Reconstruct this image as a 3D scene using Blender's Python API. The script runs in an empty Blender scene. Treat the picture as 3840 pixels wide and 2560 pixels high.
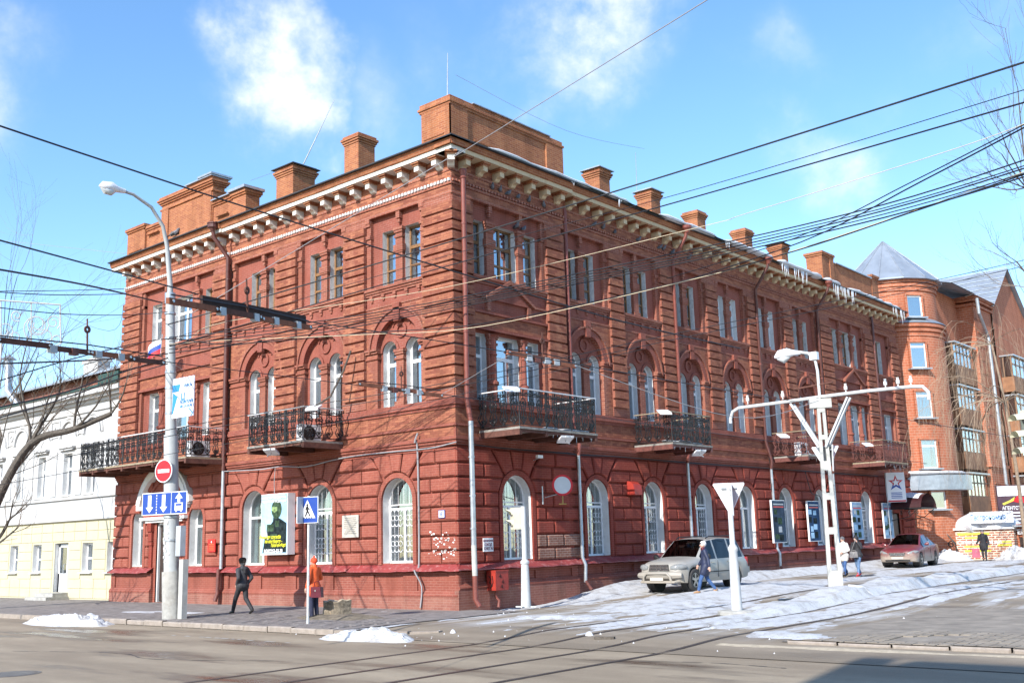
import bpy, bmesh, math, random
from mathutils import Vector, Matrix, noise
R = math.radians
PI = math.pi
random.seed(7)
S = bpy.context.scene
COL = S.collection

# ------------------------------------------------------------------ camera
cam = bpy.data.cameras.new('camera')
cam.sensor_width = 36.0
cam.lens = 36.667
cam.clip_end = 3000
camo = bpy.data.objects.new('camera', cam)
COL.objects.link(camo)
CAM = Vector((22.675, -23.5635, 1.9444))
def _cam_axes(yaw, pitch, roll):
    f = Vector((-math.sin(yaw)*math.cos(pitch), math.cos(yaw)*math.cos(pitch), math.sin(pitch)))
    r = f.cross(Vector((0, 0, 1))).normalized()
    u = r.cross(f)
    c, s = math.cos(roll), math.sin(roll)
    return c*r + s*u, -s*r + c*u, f
_r, _u, _f = _cam_axes(0.709654, 0.190784, -0.028843)
_m = Matrix((_r, _u, -_f)).transposed().to_4x4()
_m.translation = CAM
camo.matrix_world = _m
S.camera = camo

# ------------------------------------------------------------------ light
SUN_AZ, SUN_EL = R(9.5), R(34.0)
SUN = Vector((math.sin(SUN_AZ)*math.cos(SUN_EL), -math.cos(SUN_AZ)*math.cos(SUN_EL), math.sin(SUN_EL)))
sl = bpy.data.lights.new('sun', 'SUN')
sl.energy = 3.5
sl.angle = R(0.5)
sl.color = (1.0, 0.955, 0.89)
so = bpy.data.objects.new('sun', sl)
COL.objects.link(so)
so.rotation_euler = (-SUN).to_track_quat('-Z', 'Y').to_euler()
so.location = (0, -40, 60)

W = bpy.data.worlds.new('World')
S.world = W
W.use_nodes = True
nt = W.node_tree
for n in list(nt.nodes):
    nt.nodes.remove(n)
def wn(t, **k):
    n = nt.nodes.new(t)
    for a, b in k.items():
        setattr(n, a, b)
    return n
out = wn('ShaderNodeOutputWorld')
bg = wn('ShaderNodeBackground')
bg.inputs['Strength'].default_value = 0.15
sky = wn('ShaderNodeTexSky', sky_type='NISHITA', sun_disc=False)
sky.sun_elevation = SUN_EL
sky.sun_rotation = PI - SUN_AZ        # heading of the sun lamp
sky.altitude = 100
sky.air_density = 1.0
sky.dust_density = 0.4
sky.ozone_density = 2.5
hsv = wn('ShaderNodeHueSaturation')
hsv.inputs['Saturation'].default_value = 1.14
hsv.inputs['Hue'].default_value = 0.499
hsv.inputs['Value'].default_value = 1.0
nt.links.new(sky.outputs[0], hsv.inputs['Color'])
# clouds: soft fair-weather heaps fixed in world directions
tc = wn('ShaderNodeTexCoord')
def math_n(op, a, b=None, clamp=False):
    n = wn('ShaderNodeMath', operation=op, use_clamp=clamp)
    for i, v in enumerate((a, b)):
        if v is None:
            continue
        if isinstance(v, (int, float)):
            n.inputs[i].default_value = v
        else:
            nt.links.new(v, n.inputs[i])
    return n.outputs[0]
def wnoise(scale, detail, rough, dist=0.0, off=(0, 0, 0)):
    mp = wn('ShaderNodeMapping')
    mp.inputs['Location'].default_value = off
    nt.links.new(tc.outputs['Generated'], mp.inputs['Vector'])
    n = wn('ShaderNodeTexNoise')
    n.inputs['Scale'].default_value = scale
    n.inputs['Detail'].default_value = detail
    n.inputs['Roughness'].default_value = rough
    n.inputs['Distortion'].default_value = dist
    nt.links.new(mp.outputs[0], n.inputs['Vector'])
    return n.outputs[0]
n_edge = wnoise(7.0, 9, 0.62, 0.25)
n_fine = wnoise(20.0, 6, 0.6, 0.2, (3, 1, 5))
n_wide = wnoise(2.6, 6, 0.6, 0.0, (1.7, 4.2, 0.3))
def sky_dir(px, py):
    """world direction of a place in the sky (pixel of a 2352 wide frame)"""
    d = _r*(px*1.6327-1920) - _u*(py*1.6327-1280) + _f*3911.1
    return d.normalized()
CLOUDS = [((640, 190), 0.08, 0.9), ((600, 60), 0.055, 0.4), ((705, 250), 0.055, 0.7), ((545, 235), 0.05, 0.5), ((1330, 60), 0.11, 0.75), ((1270, 185), 0.07, 0.5),
          ((1480, 130), 0.07, 0.4), ((1110, 110), 0.09, 0.28), ((930, 260), 0.08, 0.25), ((1900, 400), 0.075, 0.5), ((1780, 120), 0.06, 0.28),
          ((1990, 190), 0.05, 0.26), ((2250, 10), 0.09, 0.3), ((2500, 300), 0.12, 0.5), ((-250, 200), 0.12, 0.6), ((1300, -350), 0.16, 0.8), ((300, -400), 0.14, 0.5)]
wnz = wn('ShaderNodeTexNoise')
wnz.inputs['Scale'].default_value = 5.5
wnz.inputs['Detail'].default_value = 6
wnz.inputs['Roughness'].default_value = 0.6
nt.links.new(tc.outputs['Generated'], wnz.inputs['Vector'])
wsub = wn('ShaderNodeVectorMath', operation='SUBTRACT')
nt.links.new(wnz.outputs['Color'], wsub.inputs[0])
wsub.inputs[1].default_value = (0.5, 0.5, 0.5)
wscl = wn('ShaderNodeVectorMath', operation='SCALE')
wscl.inputs['Scale'].default_value = 0.21
nt.links.new(wsub.outputs[0], wscl.inputs[0])
wadd = wn('ShaderNodeVectorMath', operation='ADD')
nt.links.new(tc.outputs['Generated'], wadd.inputs[0])
nt.links.new(wscl.outputs[0], wadd.inputs[1])
tot = None
for (px, py), rad, amp in CLOUDS:
    d = sky_dir(px, py)
    dp = wn('ShaderNodeVectorMath', operation='DISTANCE')
    nt.links.new(wadd.outputs[0], dp.inputs[0])
    dp.inputs[1].default_value = d
    t = math_n('DIVIDE', dp.outputs['Value'], rad*0.85)
    g = math_n('MULTIPLY', math_n('SUBTRACT', 1.35, t, True), amp)
    tot = g if tot is None else math_n('MAXIMUM', tot, g)
e = math_n('ADD', math_n('MULTIPLY', math_n('SUBTRACT', n_edge, 0.5), 2.0), math_n('MULTIPLY', math_n('SUBTRACT', n_fine, 0.5), 0.9))
msk = math_n('MULTIPLY', tot, math_n('ADD', 0.72, e))
msk = math_n('ADD', msk, math_n('MULTIPLY', math_n('SUBTRACT', n_wide, 0.56, True), 0.55))
ramp = wn('ShaderNodeMapRange', interpolation_type='SMOOTHERSTEP')
ramp.inputs['From Min'].default_value = 0.03
ramp.inputs['From Max'].default_value = 0.85
nt.links.new(msk, ramp.inputs['Value'])
mixc = wn('ShaderNodeMix', data_type='RGBA')
mixc.inputs['B'].default_value = (4.0, 4.15, 4.3, 1)
nt.links.new(ramp.outputs['Result'], mixc.inputs['Factor'])
nt.links.new(hsv.outputs[0], mixc.inputs['A'])
nt.links.new(mixc.outputs['Result'], bg.inputs['Color'])
nt.links.new(bg.outputs[0], out.inputs['Surface'])

S.view_settings.view_transform = 'Standard'
S.view_settings.look = 'None'
S.view_settings.exposure = 1.05
S.view_settings.gamma = 1.0
S.view_settings.use_curve_mapping = False
S.render.engine = 'CYCLES'
S.cycles.max_bounces = 6
S.cycles.transparent_max_bounces = 12
S.cycles.caustics_reflective = False
S.cycles.caustics_refractive = False

# ------------------------------------------------------------------ helpers
def tag(o, label=None, cat=None, group=None, kind=None):
    if label: o['label'] = label
    if cat: o['category'] = cat
    if group: o['group'] = group
    if kind: o['kind'] = kind
    return o
def empty(name, loc=(0, 0, 0), rz=0.0, label=None, cat=None, group=None):
    o = bpy.data.objects.new(name, None)
    COL.objects.link(o)
    o.location = loc
    o.rotation_euler = (0, 0, rz)
    o.empty_display_size = 0.2
    return tag(o, label, cat, group)
def inst(name, mesh, parent=None, loc=(0, 0, 0), rz=0.0, scale=None):
    o = bpy.data.objects.new(name, mesh)
    COL.objects.link(o)
    o.parent = parent
    o.location = loc
    o.rotation_euler = (0, 0, rz)
    if scale: o.scale = scale
    return o
def copy_tree(o, parent=None):
    c = o.copy()
    COL.objects.link(c)
    c.parent = parent
    for ch in list(o.children):
        copy_tree(ch, c)
    return c
class MB:
    def __init__(s):
        s.v, s.f = [], []
    def add(s, vs, fs):
        n = len(s.v)
        s.v.extend(tuple(v) for v in vs)
        s.f.extend(tuple(i+n for i in f) for f in fs)
        return s
    def box(s, x0, x1, y0, y1, z0, z1):
        return s.add([(x0,y0,z0),(x1,y0,z0),(x1,y1,z0),(x0,y1,z0),(x0,y0,z1),(x1,y0,z1),(x1,y1,z1),(x0,y1,z1)],
                     [(0,3,2,1),(4,5,6,7),(0,1,5,4),(1,2,6,5),(2,3,7,6),(3,0,4,7)])
    def fbox(s, u0, u1, d0, d1, z0, z1):      # facade box, d = how proud of the wall
        return s.box(u0, u1, -d1, -d0, z0, z1)
    def quad(s, a, b, c, d):
        return s.add([a, b, c, d], [(0,1,2,3)])
    def prism(s, poly, y0, y1):               # poly (x,z) counter-clockwise from the front, y0 front, y1 back
        n = len(poly)
        vs = [(x, y0, z) for x, z in poly] + [(x, y1, z) for x, z in poly]
        fs = [tuple(range(n)), tuple(range(2*n-1, n-1, -1))]
        fs += [(i, i+n, (i+1) % n+n, (i+1) % n) for i in range(n)]
        return s.add(vs, fs)
    def prismz(s, poly, z0, z1):
        n = len(poly)
        vs = [(x, y, z0) for x, y in poly] + [(x, y, z1) for x, y in poly]
        fs = [tuple(range(n-1, -1, -1)), tuple(range(n, 2*n))]
        fs += [(i, (i+1) % n, (i+1) % n+n, i+n) for i in range(n)]
        return s.add(vs, fs)
    def prismx(s, poly, x0, x1):              # poly in (y,z)
        n = len(poly)
        vs = [(x0, y, z) for y, z in poly] + [(x1, y, z) for y, z in poly]
        fs = [tuple(range(n-1, -1, -1)), tuple(range(n, 2*n))]
        fs += [(i, (i+1) % n, (i+1) % n+n, i+n) for i in range(n)]
        return s.add(vs, fs)
    def pillow(s, poly, yb, ym, yf, inset):   # bevelled block face
        n = len(poly)
        cx = sum(p[0] for p in poly)/n
        cz = sum(p[1] for p in poly)/n
        inn = []
        for i in range(n):
            a, b, c = poly[i-1], poly[i], poly[(i+1) % n]
            d1 = Vector((b[0]-a[0], b[1]-a[1])).normalized()
            d2 = Vector((c[0]-b[0], c[1]-b[1])).normalized()
            n1 = Vector((-d1.y, d1.x)); n2 = Vector((-d2.y, d2.x))
            m = n1+n2
            k = inset/max(0.35, m.length*0.5)
            m.normalize()
            inn.append((b[0]+m.x*k, b[1]+m.y*k))
        vs = [(x, yb, z) for x, z in poly]+[(x, ym, z) for x, z in poly]+[(x, yf, z) for x, z in inn]
        fs = [tuple(range(2*n, 3*n))]
        for i in range(n):
            j = (i+1) % n
            fs += [(i, j, j+n, i+n), (i+n, j+n, j+2*n, i+2*n)]
        return s.add(vs, fs)
    def tube(s, pts, r, n=6, cap=True, r2=None):
        pts = [Vector(p) for p in pts]
        m = len(pts)
        base = len(s.v)
        prev = None
        for i, p in enumerate(pts):
            t = (pts[min(i+1, m-1)]-pts[max(i-1, 0)])
            if t.length < 1e-9: t = Vector((0, 0, 1))
            t.normalize()
            if prev is None:
                a = t.orthogonal().normalized()
            else:
                a = prev - t*prev.dot(t)
                a = a.normalized() if a.length > 1e-6 else t.orthogonal().normalized()
            prev = a
            b = t.cross(a)
            rr = r[i] if isinstance(r, (list, tuple)) else (r if r2 is None else r+(r2-r)*i/(m-1))
            for k in range(n):
                an = 2*PI*k/n
                s.v.append(tuple(p + a*(math.cos(an)*rr) + b*(math.sin(an)*rr)))
        for i in range(m-1):
            for k in range(n):
                k2 = (k+1) % n
                s.f.append((base+i*n+k, base+i*n+k2, base+(i+1)*n+k2, base+(i+1)*n+k))
        if cap:
            s.f.append(tuple(base+k for k in range(n-1, -1, -1)))
            s.f.append(tuple(base+(m-1)*n+k for k in range(n)))
        return s
    def lathe(s, prof, c=(0, 0, 0), n=16, cap=True):   # prof (r,z)
        base = len(s.v)
        for r, z in prof:
            for k in range(n):
                a = 2*PI*k/n
                s.v.append((c[0]+r*math.cos(a), c[1]+r*math.sin(a), c[2]+z))
        for i in range(len(prof)-1):
            for k in range(n):
                k2 = (k+1) % n
                s.f.append((base+i*n+k, base+i*n+k2, base+(i+1)*n+k2, base+(i+1)*n+k))
        if cap:
            s.f.append(tuple(base+k for k in range(n-1, -1, -1)))
            s.f.append(tuple(base+(len(prof)-1)*n+k for k in range(n)))
        return s
    def disc(s, c, r, y0, y1, n=28, a0=0.0):           # disc facing -y
        return s.prism([(c[0]+r*math.cos(a0+2*PI*k/n), c[1]+r*math.sin(a0+2*PI*k/n)) for k in range(n)], y0, y1)
    def ring(s, c, r0, r1, y0, y1, a0=0.0, a1=2*PI, n=28):   # flat ring sector facing -y
        full = abs(a1-a0-2*PI) < 1e-6
        base = len(s.v)
        m = n if full else n+1
        for k in range(m):
            a = a0+(a1-a0)*k/n
            ca, sa = math.cos(a), math.sin(a)
            for r, y in ((r0, y0), (r1, y0), (r1, y1), (r0, y1)):
                s.v.append((c[0]+r*ca, y, c[1]+r*sa))
        for k in range(n):
            i = base+4*k
            j = base+4*((k+1) % m)
            for q in range(4):
                q2 = (q+1) % 4
                s.f.append((i+q, i+q2, j+q2, j+q))
        if not full:
            s.f.append((base, base+3, base+2, base+1))
            e = base+4*n
            s.f.append((e, e+1, e+2, e+3))
        return s
    def xf(s, M, start=0):
        for i in range(start, len(s.v)):
            s.v[i] = tuple(M @ Vector(s.v[i]))
        return s
    def mesh(s, name, mat=None, smooth=False):
        me = bpy.data.meshes.new(name)
        me.from_pydata(s.v, [], s.f)
        if mat is not None:
            me.materials.append(M[mat] if isinstance(mat, str) else mat)
        if smooth:
            me.polygons.foreach_set('use_smooth', [True]*len(me.polygons))
            try:
                me.set_sharp_from_angle(angle=R(40))
            except Exception:
                pass
        me.update()
        return me
    def build(s, name, mat=None, parent=None, loc=(0, 0, 0), rz=0.0, smooth=False):
        return inst(name, s.mesh(name, mat, smooth), parent, loc, rz)
WORK = bpy.data.scenes.new('workbench')      # scratch scene, removed at the end
def evaluate(o):
    WORK.collection.objects.link(o)
    with bpy.context.temp_override(scene=WORK, view_layer=WORK.view_layers[0]):
        dg = bpy.context.evaluated_depsgraph_get()
        dg.update()
        return bpy.data.meshes.new_from_object(o.evaluated_get(dg))
def text_mesh(name, body, size, mat, bold=0.0, align='CENTER', shear=0.0, extrude=0.002, sx=1.0):
    c = bpy.data.curves.new(name, 'FONT')
    c.body = body
    c.size = size
    c.align_x = align
    c.align_y = 'CENTER'
    c.extrude = extrude
    c.offset = bold
    c.shear = shear
    c.resolution_u = 3
    o = bpy.data.objects.new(name, c)
    me = evaluate(o)
    bpy.data.objects.remove(o)
    bpy.data.curves.remove(c)
    me.transform(Matrix.Rotation(R(90), 4, 'X') @ Matrix.Diagonal((sx, 1, 1, 1)))   # reads from -y
    me.materials.clear()
    me.materials.append(M[mat])
    return me
def P3(px, py, dist):
    """place along a sight line at a given distance (metres) from the camera"""
    return CAM + sky_dir(px, py)*dist
def onplane(px, py, ax, c):
    d = sky_dir(px, py)
    t = (c-CAM[ax])/d[ax]
    return CAM+d*t
def sstep(a, b, x):
    t = min(1, max(0, (x-a)/(b-a)))
    return t*t*(3-2*t)
def gz(x, y):
    return 0.2*sstep(1, 10, y)+0.08*sstep(12, 34, y)
# ------------------------------------------------------------------ materials
M = {}
def new_mat(name):
    m = bpy.data.materials.new(name)
    m.use_nodes = True
    M[name] = m
    t = m.node_tree
    b = t.nodes['Principled BSDF']
    return m, t, b
def N(t, typ, ins=None, **k):
    n = t.nodes.new(typ)
    for a, v in k.items():
        setattr(n, a, v)
    for a, v in (ins or {}).items():
        if isinstance(v, bpy.types.NodeSocket):
            t.links.new(v, n.inputs[a])
        else:
            n.inputs[a].default_value = v
    return n
def rgb(c): return (c[0], c[1], c[2], 1)
def mixcol(t, fac, a, b, blend='MIX'):
    n = t.nodes.new('ShaderNodeMix')
    n.data_type = 'RGBA'
    n.blend_type = blend
    for i, v in (('Factor', fac), ('A', a), ('B', b)):
        if isinstance(v, bpy.types.NodeSocket): t.links.new(v, n.inputs[i])
        elif i == 'Factor': n.inputs[i].default_value = v
        else: n.inputs[i].default_value = rgb(v)
    return n.outputs['Result']
def maprange(t, v, a, b, c=0.0, d=1.0):
    n = N(t, 'ShaderNodeMapRange', {'Value': v, 'From Min': a, 'From Max': b, 'To Min': c, 'To Max': d})
    return n.outputs['Result']
def pos(t):
    return N(t, 'ShaderNodeNewGeometry').outputs['Position']
def noise_t(t, scale, detail=4, rough=0.6, vec=None, dist=0.0):
    return N(t, 'ShaderNodeTexNoise', {'Vector': vec or pos(t), 'Scale': scale, 'Detail': detail, 'Roughness': rough, 'Distortion': dist}).outputs['Fac']
def plain(name, col, rough=0.6, var=0.12, scale=6.0, metal=0.0, spec=0.5, bump=0.0, bscale=40.0, dirt=None, dirt_amt=0.0, dscale=2.0):
    m, t, b = new_mat(name)
    f = noise_t(t, scale, 5)
    dark = tuple(c*(1-var*1.6) for c in col)
    lite = tuple(min(1, c*(1+var*1.2)) for c in col)
    c = mixcol(t, maprange(t, f, 0.3, 0.7), dark, lite)
    if dirt:
        df = noise_t(t, dscale, 7, 0.65)
        c = mixcol(t, maprange(t, df, 0.52, 0.72, 0, dirt_amt), c, dirt)
    t.links.new(c, b.inputs['Base Color'])
    b.inputs['Roughness'].default_value = rough
    b.inputs['Metallic'].default_value = metal
    b.inputs['Specular IOR Level'].default_value = spec
    if bump:
        h = noise_t(t, bscale, 5)
        bn = N(t, 'ShaderNodeBump', {'Height': h, 'Strength': bump, 'Distance': 0.02})
        t.links.new(bn.outputs[0], b.inputs['Normal'])
    return m
def wall_coords(t):
    sx = N(t, 'ShaderNodeSeparateXYZ', {0: pos(t)})
    s = N(t, 'ShaderNodeMath', {0: sx.outputs[0], 1: sx.outputs[1]}, operation='ADD').outputs[0]
    return N(t, 'ShaderNodeCombineXYZ', {0: s, 1: sx.outputs[2]}).outputs[0], sx
def brick_mat(name, c1, c2, mortar, msize=0.007, row=0.0775, bw=0.265, paint=None, paint_amt=0.0, worn=None, worn_amt=0.0, joint_soft=0.6, bump=0.5, per_piece=False, zpaint=None):
    m, t, b = new_mat(name)
    v, sx = wall_coords(t)
    if per_piece:
        rnd = N(t, 'ShaderNodeNewGeometry').outputs['Random Per Island']
        oi = N(t, 'ShaderNodeObjectInfo').outputs['Random']
        rs = N(t, 'ShaderNodeMath', {0: rnd, 1: oi}, operation='ADD').outputs[0]
        rs = N(t, 'ShaderNodeMath', {0: rs, 1: 1.0}, operation='FRACT').outputs[0]
        col = mixcol(t, rs, c1, c2)
        height = None
    else:
        bt = N(t, 'ShaderNodeTexBrick', {'Vector': v, 'Color1': rgb(c1), 'Color2': rgb(c2), 'Mortar': rgb(mortar), 'Scale': 1.0,
                                         'Mortar Size': msize, 'Mortar Smooth': 0.3, 'Bias': 0.0, 'Brick Width': bw, 'Row Height': row})
        col = bt.outputs['Color']
        height = bt.outputs['Fac']
    n1 = noise_t(t, 0.9, 6, 0.6)
    n2 = noise_t(t, 9.0, 6, 0.65)
    if paint:
        pf = maprange(t, n1, 0.32, 0.62, paint_amt*0.25, paint_amt)
        if zpaint:      # bare brick above the painted storeys
            zf = maprange(t, N(t, 'ShaderNodeMath', {0: sx.outputs[2], 1: N(t, 'ShaderNodeMath', {0: n1, 1: 2.0}, operation='MULTIPLY').outputs[0]}, operation='ADD').outputs[0], zpaint, zpaint+1.6, 1.0, 0.12)
            pf = N(t, 'ShaderNodeMath', {0: pf, 1: zf}, operation='MULTIPLY').outputs[0]
        col = mixcol(t, pf, col, paint)
    if worn:
        col = mixcol(t, maprange(t, n2, 0.56, 0.75, 0, worn_amt), col, worn)
    stv = N(t, 'ShaderNodeMapping', {'Vector': pos(t), 'Scale': (1.6, 1.6, 0.22)}).outputs[0]
    n4 = noise_t(t, 1.0, 6, 0.65, stv)      # rain runs and faded patches
    col = mixcol(t, maprange(t, n4, 0.50, 0.70, 0, 0.55), col, tuple(x*0.38 for x in c1))
    col = mixcol(t, maprange(t, n4, 0.46, 0.28, 0, 0.32), col, (min(1, c1[0]*1.35), c1[1]*1.75, c1[2]*1.9))
    n3 = noise_t(t, 30.0, 4, 0.6)
    col = mixcol(t, maprange(t, n3, 0.3, 0.75, 0.0, 0.35), col, tuple(x*0.5 for x in c1))
    t.links.new(col, b.inputs['Base Color'])
    b.inputs['Roughness'].default_value = 0.85
    b.inputs['Specular IOR Level'].default_value = 0.25
    if bump:
        hh = N(t, 'ShaderNodeMath', {0: n3, 1: 0.4}, operation='MULTIPLY').outputs[0]
        if height is not None:
            hh = N(t, 'ShaderNodeMath', {0: hh, 1: height}, operation='SUBTRACT').outputs[0]
        bn = N(t, 'ShaderNodeBump', {'Height': hh, 'Strength': bump, 'Distance': 0.008})
        t.links.new(bn.outputs[0], b.inputs['Normal'])
    return m
RED = (0.262, 0.078, 0.052)
DEEP = (0.255, 0.045, 0.031)
brick_mat('brick_wall', (0.36, 0.13, 0.078), (0.22, 0.066, 0.045), (0.52, 0.36, 0.29), paint=RED, paint_amt=0.75, worn=(0.40, 0.17, 0.10), worn_amt=0.35, zpaint=13.9)
brick_mat('brick_piece', (0.44, 0.175, 0.095), (0.19, 0.055, 0.038), (0, 0, 0), paint=RED, paint_amt=0.45, worn=(0.42, 0.17, 0.10), worn_amt=0.30, per_piece=True, zpaint=13.9)
brick_mat('brick_orange', (0.40, 0.15, 0.065), (0.28, 0.09, 0.045), (0.46, 0.27, 0.17), worn=(0.20, 0.085, 0.05), worn_amt=0.6)
brick_mat('brick_painted', (0.30, 0.085, 0.06), (0.23, 0.062, 0.044), (0.44, 0.26, 0.21), msize=0.007, paint=RED, paint_amt=0.85, worn=(0.40, 0.16, 0.10), worn_amt=0.22)
brick_mat('brick_rustic', (0.29, 0.055, 0.036), (0.22, 0.040, 0.028), (0.38, 0.15, 0.11), msize=0.007, paint=DEEP, paint_amt=0.7, worn=(0.42, 0.15, 0.09), worn_amt=0.55)
brick_mat('brick_rustic_pale', (0.33, 0.095, 0.062), (0.25, 0.068, 0.047), (0.42, 0.21, 0.16), msize=0.007, paint=(0.28, 0.072, 0.050), paint_amt=0.6, worn=(0.46, 0.21, 0.14), worn_amt=0.6)
brick_mat('brick_bare', (0.30, 0.13, 0.09), (0.20, 0.085, 0.06), (0.40, 0.30, 0.25), msize=0.009, worn=(0.40, 0.27, 0.21), worn_amt=0.6)
brick_mat('brick_plinth', (0.32, 0.14, 0.10), (0.25, 0.10, 0.075), (0.36, 0.22, 0.17), msize=0.008, worn=(0.42, 0.26, 0.19), worn_amt=0.6, paint=(0.27, 0.06, 0.05), paint_amt=0.35)
plain('red_paint', (0.27, 0.048, 0.034), 0.7, 0.10, 3.0, bump=0.25, bscale=25, dirt=(0.36, 0.13, 0.09), dirt_amt=0.5, dscale=5)
plain('red_ledge', (0.27, 0.045, 0.042), 0.5, 0.10, 3.0, dirt=(0.6, 0.35, 0.33), dirt_amt=0.5, dscale=7)
plain('plaster_white', (0.74, 0.74, 0.72), 0.75, 0.05, 4.0, bump=0.15, bscale=30, dirt=(0.5, 0.47, 0.43), dirt_amt=0.5, dscale=5)
plain('plaster_grey', (0.66, 0.66, 0.64), 0.8, 0.10, 6.0, bump=0.2, bscale=30, dirt=(0.3, 0.28, 0.26), dirt_amt=0.6, dscale=7)
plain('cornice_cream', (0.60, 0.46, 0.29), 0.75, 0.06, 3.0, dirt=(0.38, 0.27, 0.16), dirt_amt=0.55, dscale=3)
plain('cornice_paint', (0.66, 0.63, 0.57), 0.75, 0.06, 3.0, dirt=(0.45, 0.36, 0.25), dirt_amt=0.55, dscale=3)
plain('frame_white', (0.80, 0.80, 0.80), 0.4, 0.03, 4.0)
plain('frame_wood', (0.23, 0.115, 0.045), 0.55, 0.25, 18.0)
plain('curtain', (0.62, 0.63, 0.60), 0.9, 0.06, 4.0)
plain('curtain_blue', (0.42, 0.50, 0.55), 0.9, 0.10, 4.0)
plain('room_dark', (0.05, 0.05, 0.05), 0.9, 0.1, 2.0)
plain('iron_black', (0.012, 0.012, 0.013), 0.45, 0.2, 10.0)
plain('iron_red', (0.14, 0.045, 0.035), 0.6, 0.25, 10.0)
plain('steel_brown', (0.12, 0.05, 0.036), 0.95, 0.25, 6.0)
plain('rail_cap', (0.62, 0.62, 0.62), 0.5, 0.1, 5.0)
plain('wood_plank', (0.30, 0.24, 0.16), 0.8, 0.25, 14.0)
plain('slab_grey', (0.26, 0.24, 0.21), 0.9, 0.2, 5.0)
plain('zinc', (0.42, 0.45, 0.48), 0.35, 0.12, 4.0, metal=0.55)
plain('zinc_roof', (0.33, 0.37, 0.42), 0.45, 0.12, 1.2, metal=0.45)
plain('pipe_brown', (0.10, 0.032, 0.025), 0.5, 0.2, 6.0)
plain('pipe_red', (0.20, 0.055, 0.04), 0.55, 0.15, 6.0)
plain('roof_dark', (0.035, 0.036, 0.04), 0.6, 0.2, 3.0)
plain('roof_green', (0.02, 0.06, 0.045), 0.5, 0.15, 3.0)
plain('door_brown', (0.045, 0.028, 0.022), 0.45, 0.2, 5.0)
plain('cable_black', (0.015, 0.015, 0.018), 0.55, 0.2, 5.0)
plain('cable_cream', (0.60, 0.50, 0.34), 0.6, 0.1, 5.0)
plain('cable_grey', (0.30, 0.30, 0.31), 0.6, 0.1, 5.0)
plain('concrete', (0.38, 0.37, 0.34), 0.9, 0.14, 5.0, bump=0.3, bscale=40, dirt=(0.2, 0.17, 0.13), dirt_amt=0.5, dscale=3)
plain('concrete_pale', (0.44, 0.44, 0.41), 0.85, 0.10, 5.0, bump=0.2, bscale=40, dirt=(0.34, 0.31, 0.25), dirt_amt=0.45, dscale=3)
plain('lamp_white', (0.75, 0.76, 0.78), 0.35, 0.05, 4.0)
plain('lamp_lens', (0.55, 0.58, 0.58), 0.15, 0.05, 4.0)
plain('stone_pale', (0.46, 0.43, 0.37), 0.6, 0.06, 8.0)
plain('sign_white', (0.78, 0.78, 0.79), 0.4, 0.02, 3.0)
plain('sign_red', (0.55, 0.012, 0.02), 0.4, 0.04, 3.0)
plain('sign_blue', (0.012, 0.055, 0.30), 0.4, 0.05, 3.0)
plain('sign_black', (0.012, 0.012, 0.014), 0.5, 0.05, 3.0)
plain('sign_back', (0.56, 0.57, 0.57), 0.5, 0.06, 3.0)
plain('sign_grey', (0.40, 0.43, 0.46), 0.4, 0.1, 3.0)
plain('dust_white', (0.66, 0.63, 0.60), 0.9, 0.2, 30.0)
def glass_mat(name, tint, lo, refl=1.0):
    m, t, b = new_mat(name)
    t.nodes.remove(b)
    o = t.nodes['Material Output']
    gg = N(t, 'ShaderNodeNewGeometry')
    dt = N(t, 'ShaderNodeVectorMath', {0: gg.outputs['Normal'], 1: gg.outputs['Incoming']}, operation='DOT_PRODUCT').outputs['Value']
    ab = N(t, 'ShaderNodeMath', {0: dt}, operation='ABSOLUTE').outputs[0]
    om = N(t, 'ShaderNodeMath', {0: 1.0, 1: ab}, operation='SUBTRACT').outputs[0]
    p5 = N(t, 'ShaderNodeMath', {0: om, 1: 5.0}, operation='POWER').outputs[0]
    f = N(t, 'ShaderNodeMath', {0: N(t, 'ShaderNodeMath', {0: p5, 1: 0.9}, operation='MULTIPLY').outputs[0], 1: 0.10*refl}, operation='ADD').outputs[0]
    f = N(t, 'ShaderNodeMath', {0: f, 1: lo}, operation='ADD', use_clamp=True).outputs[0]
    wob = noise_t(t, 1.6, 2, 0.5)
    bn = N(t, 'ShaderNodeBump', {'Height': wob, 'Strength': 0.04, 'Distance': 0.05})
    g = N(t, 'ShaderNodeBsdfGlossy', {'Roughness': 0.02, 'Color': (0.93, 0.96, 1, 1), 'Normal': bn.outputs[0]})
    tr = N(t, 'ShaderNodeBsdfTransparent', {'Color': rgb(tint)})
    mx = N(t, 'ShaderNodeMixShader', {0: f, 1: tr.outputs[0], 2: g.outputs[0]})
    t.links.new(mx.outputs[0], o.inputs['Surface'])
    return m
glass_mat('glass', (0.72, 0.80, 0.80), 0.16)
glass_mat('glass_high', (0.62, 0.72, 0.76), 0.30)
plain('ice', (0.72, 0.78, 0.84), 0.12, 0.05, 4.0)
plain('paint_yellow', (0.62, 0.60, 0.08), 0.7, 0.1, 4.0)
plain('sign_lightblue', (0.10, 0.32, 0.62), 0.5, 0.05, 4.0)
plain('canopy_maroon', (0.05, 0.018, 0.02), 0.3, 0.15, 4.0)
plain('pole_grey', (0.40, 0.42, 0.42), 0.6, 0.08, 3.0, dirt=(0.25, 0.22, 0.19), dirt_amt=0.4, dscale=3)
plain('pole_pale', (0.55, 0.56, 0.55), 0.6, 0.08, 3.0, dirt=(0.35, 0.25, 0.18), dirt_amt=0.5, dscale=5)
plain('pole_white', (0.52, 0.53, 0.53), 0.6, 0.06, 3.0, dirt=(0.38, 0.34, 0.30), dirt_amt=0.45, dscale=5)
plain('banner_white', (0.70, 0.70, 0.80), 0.5, 0.03, 2.0)
plain('banner_blue', (0.03, 0.24, 0.60), 0.5, 0.05, 2.0)
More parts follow.
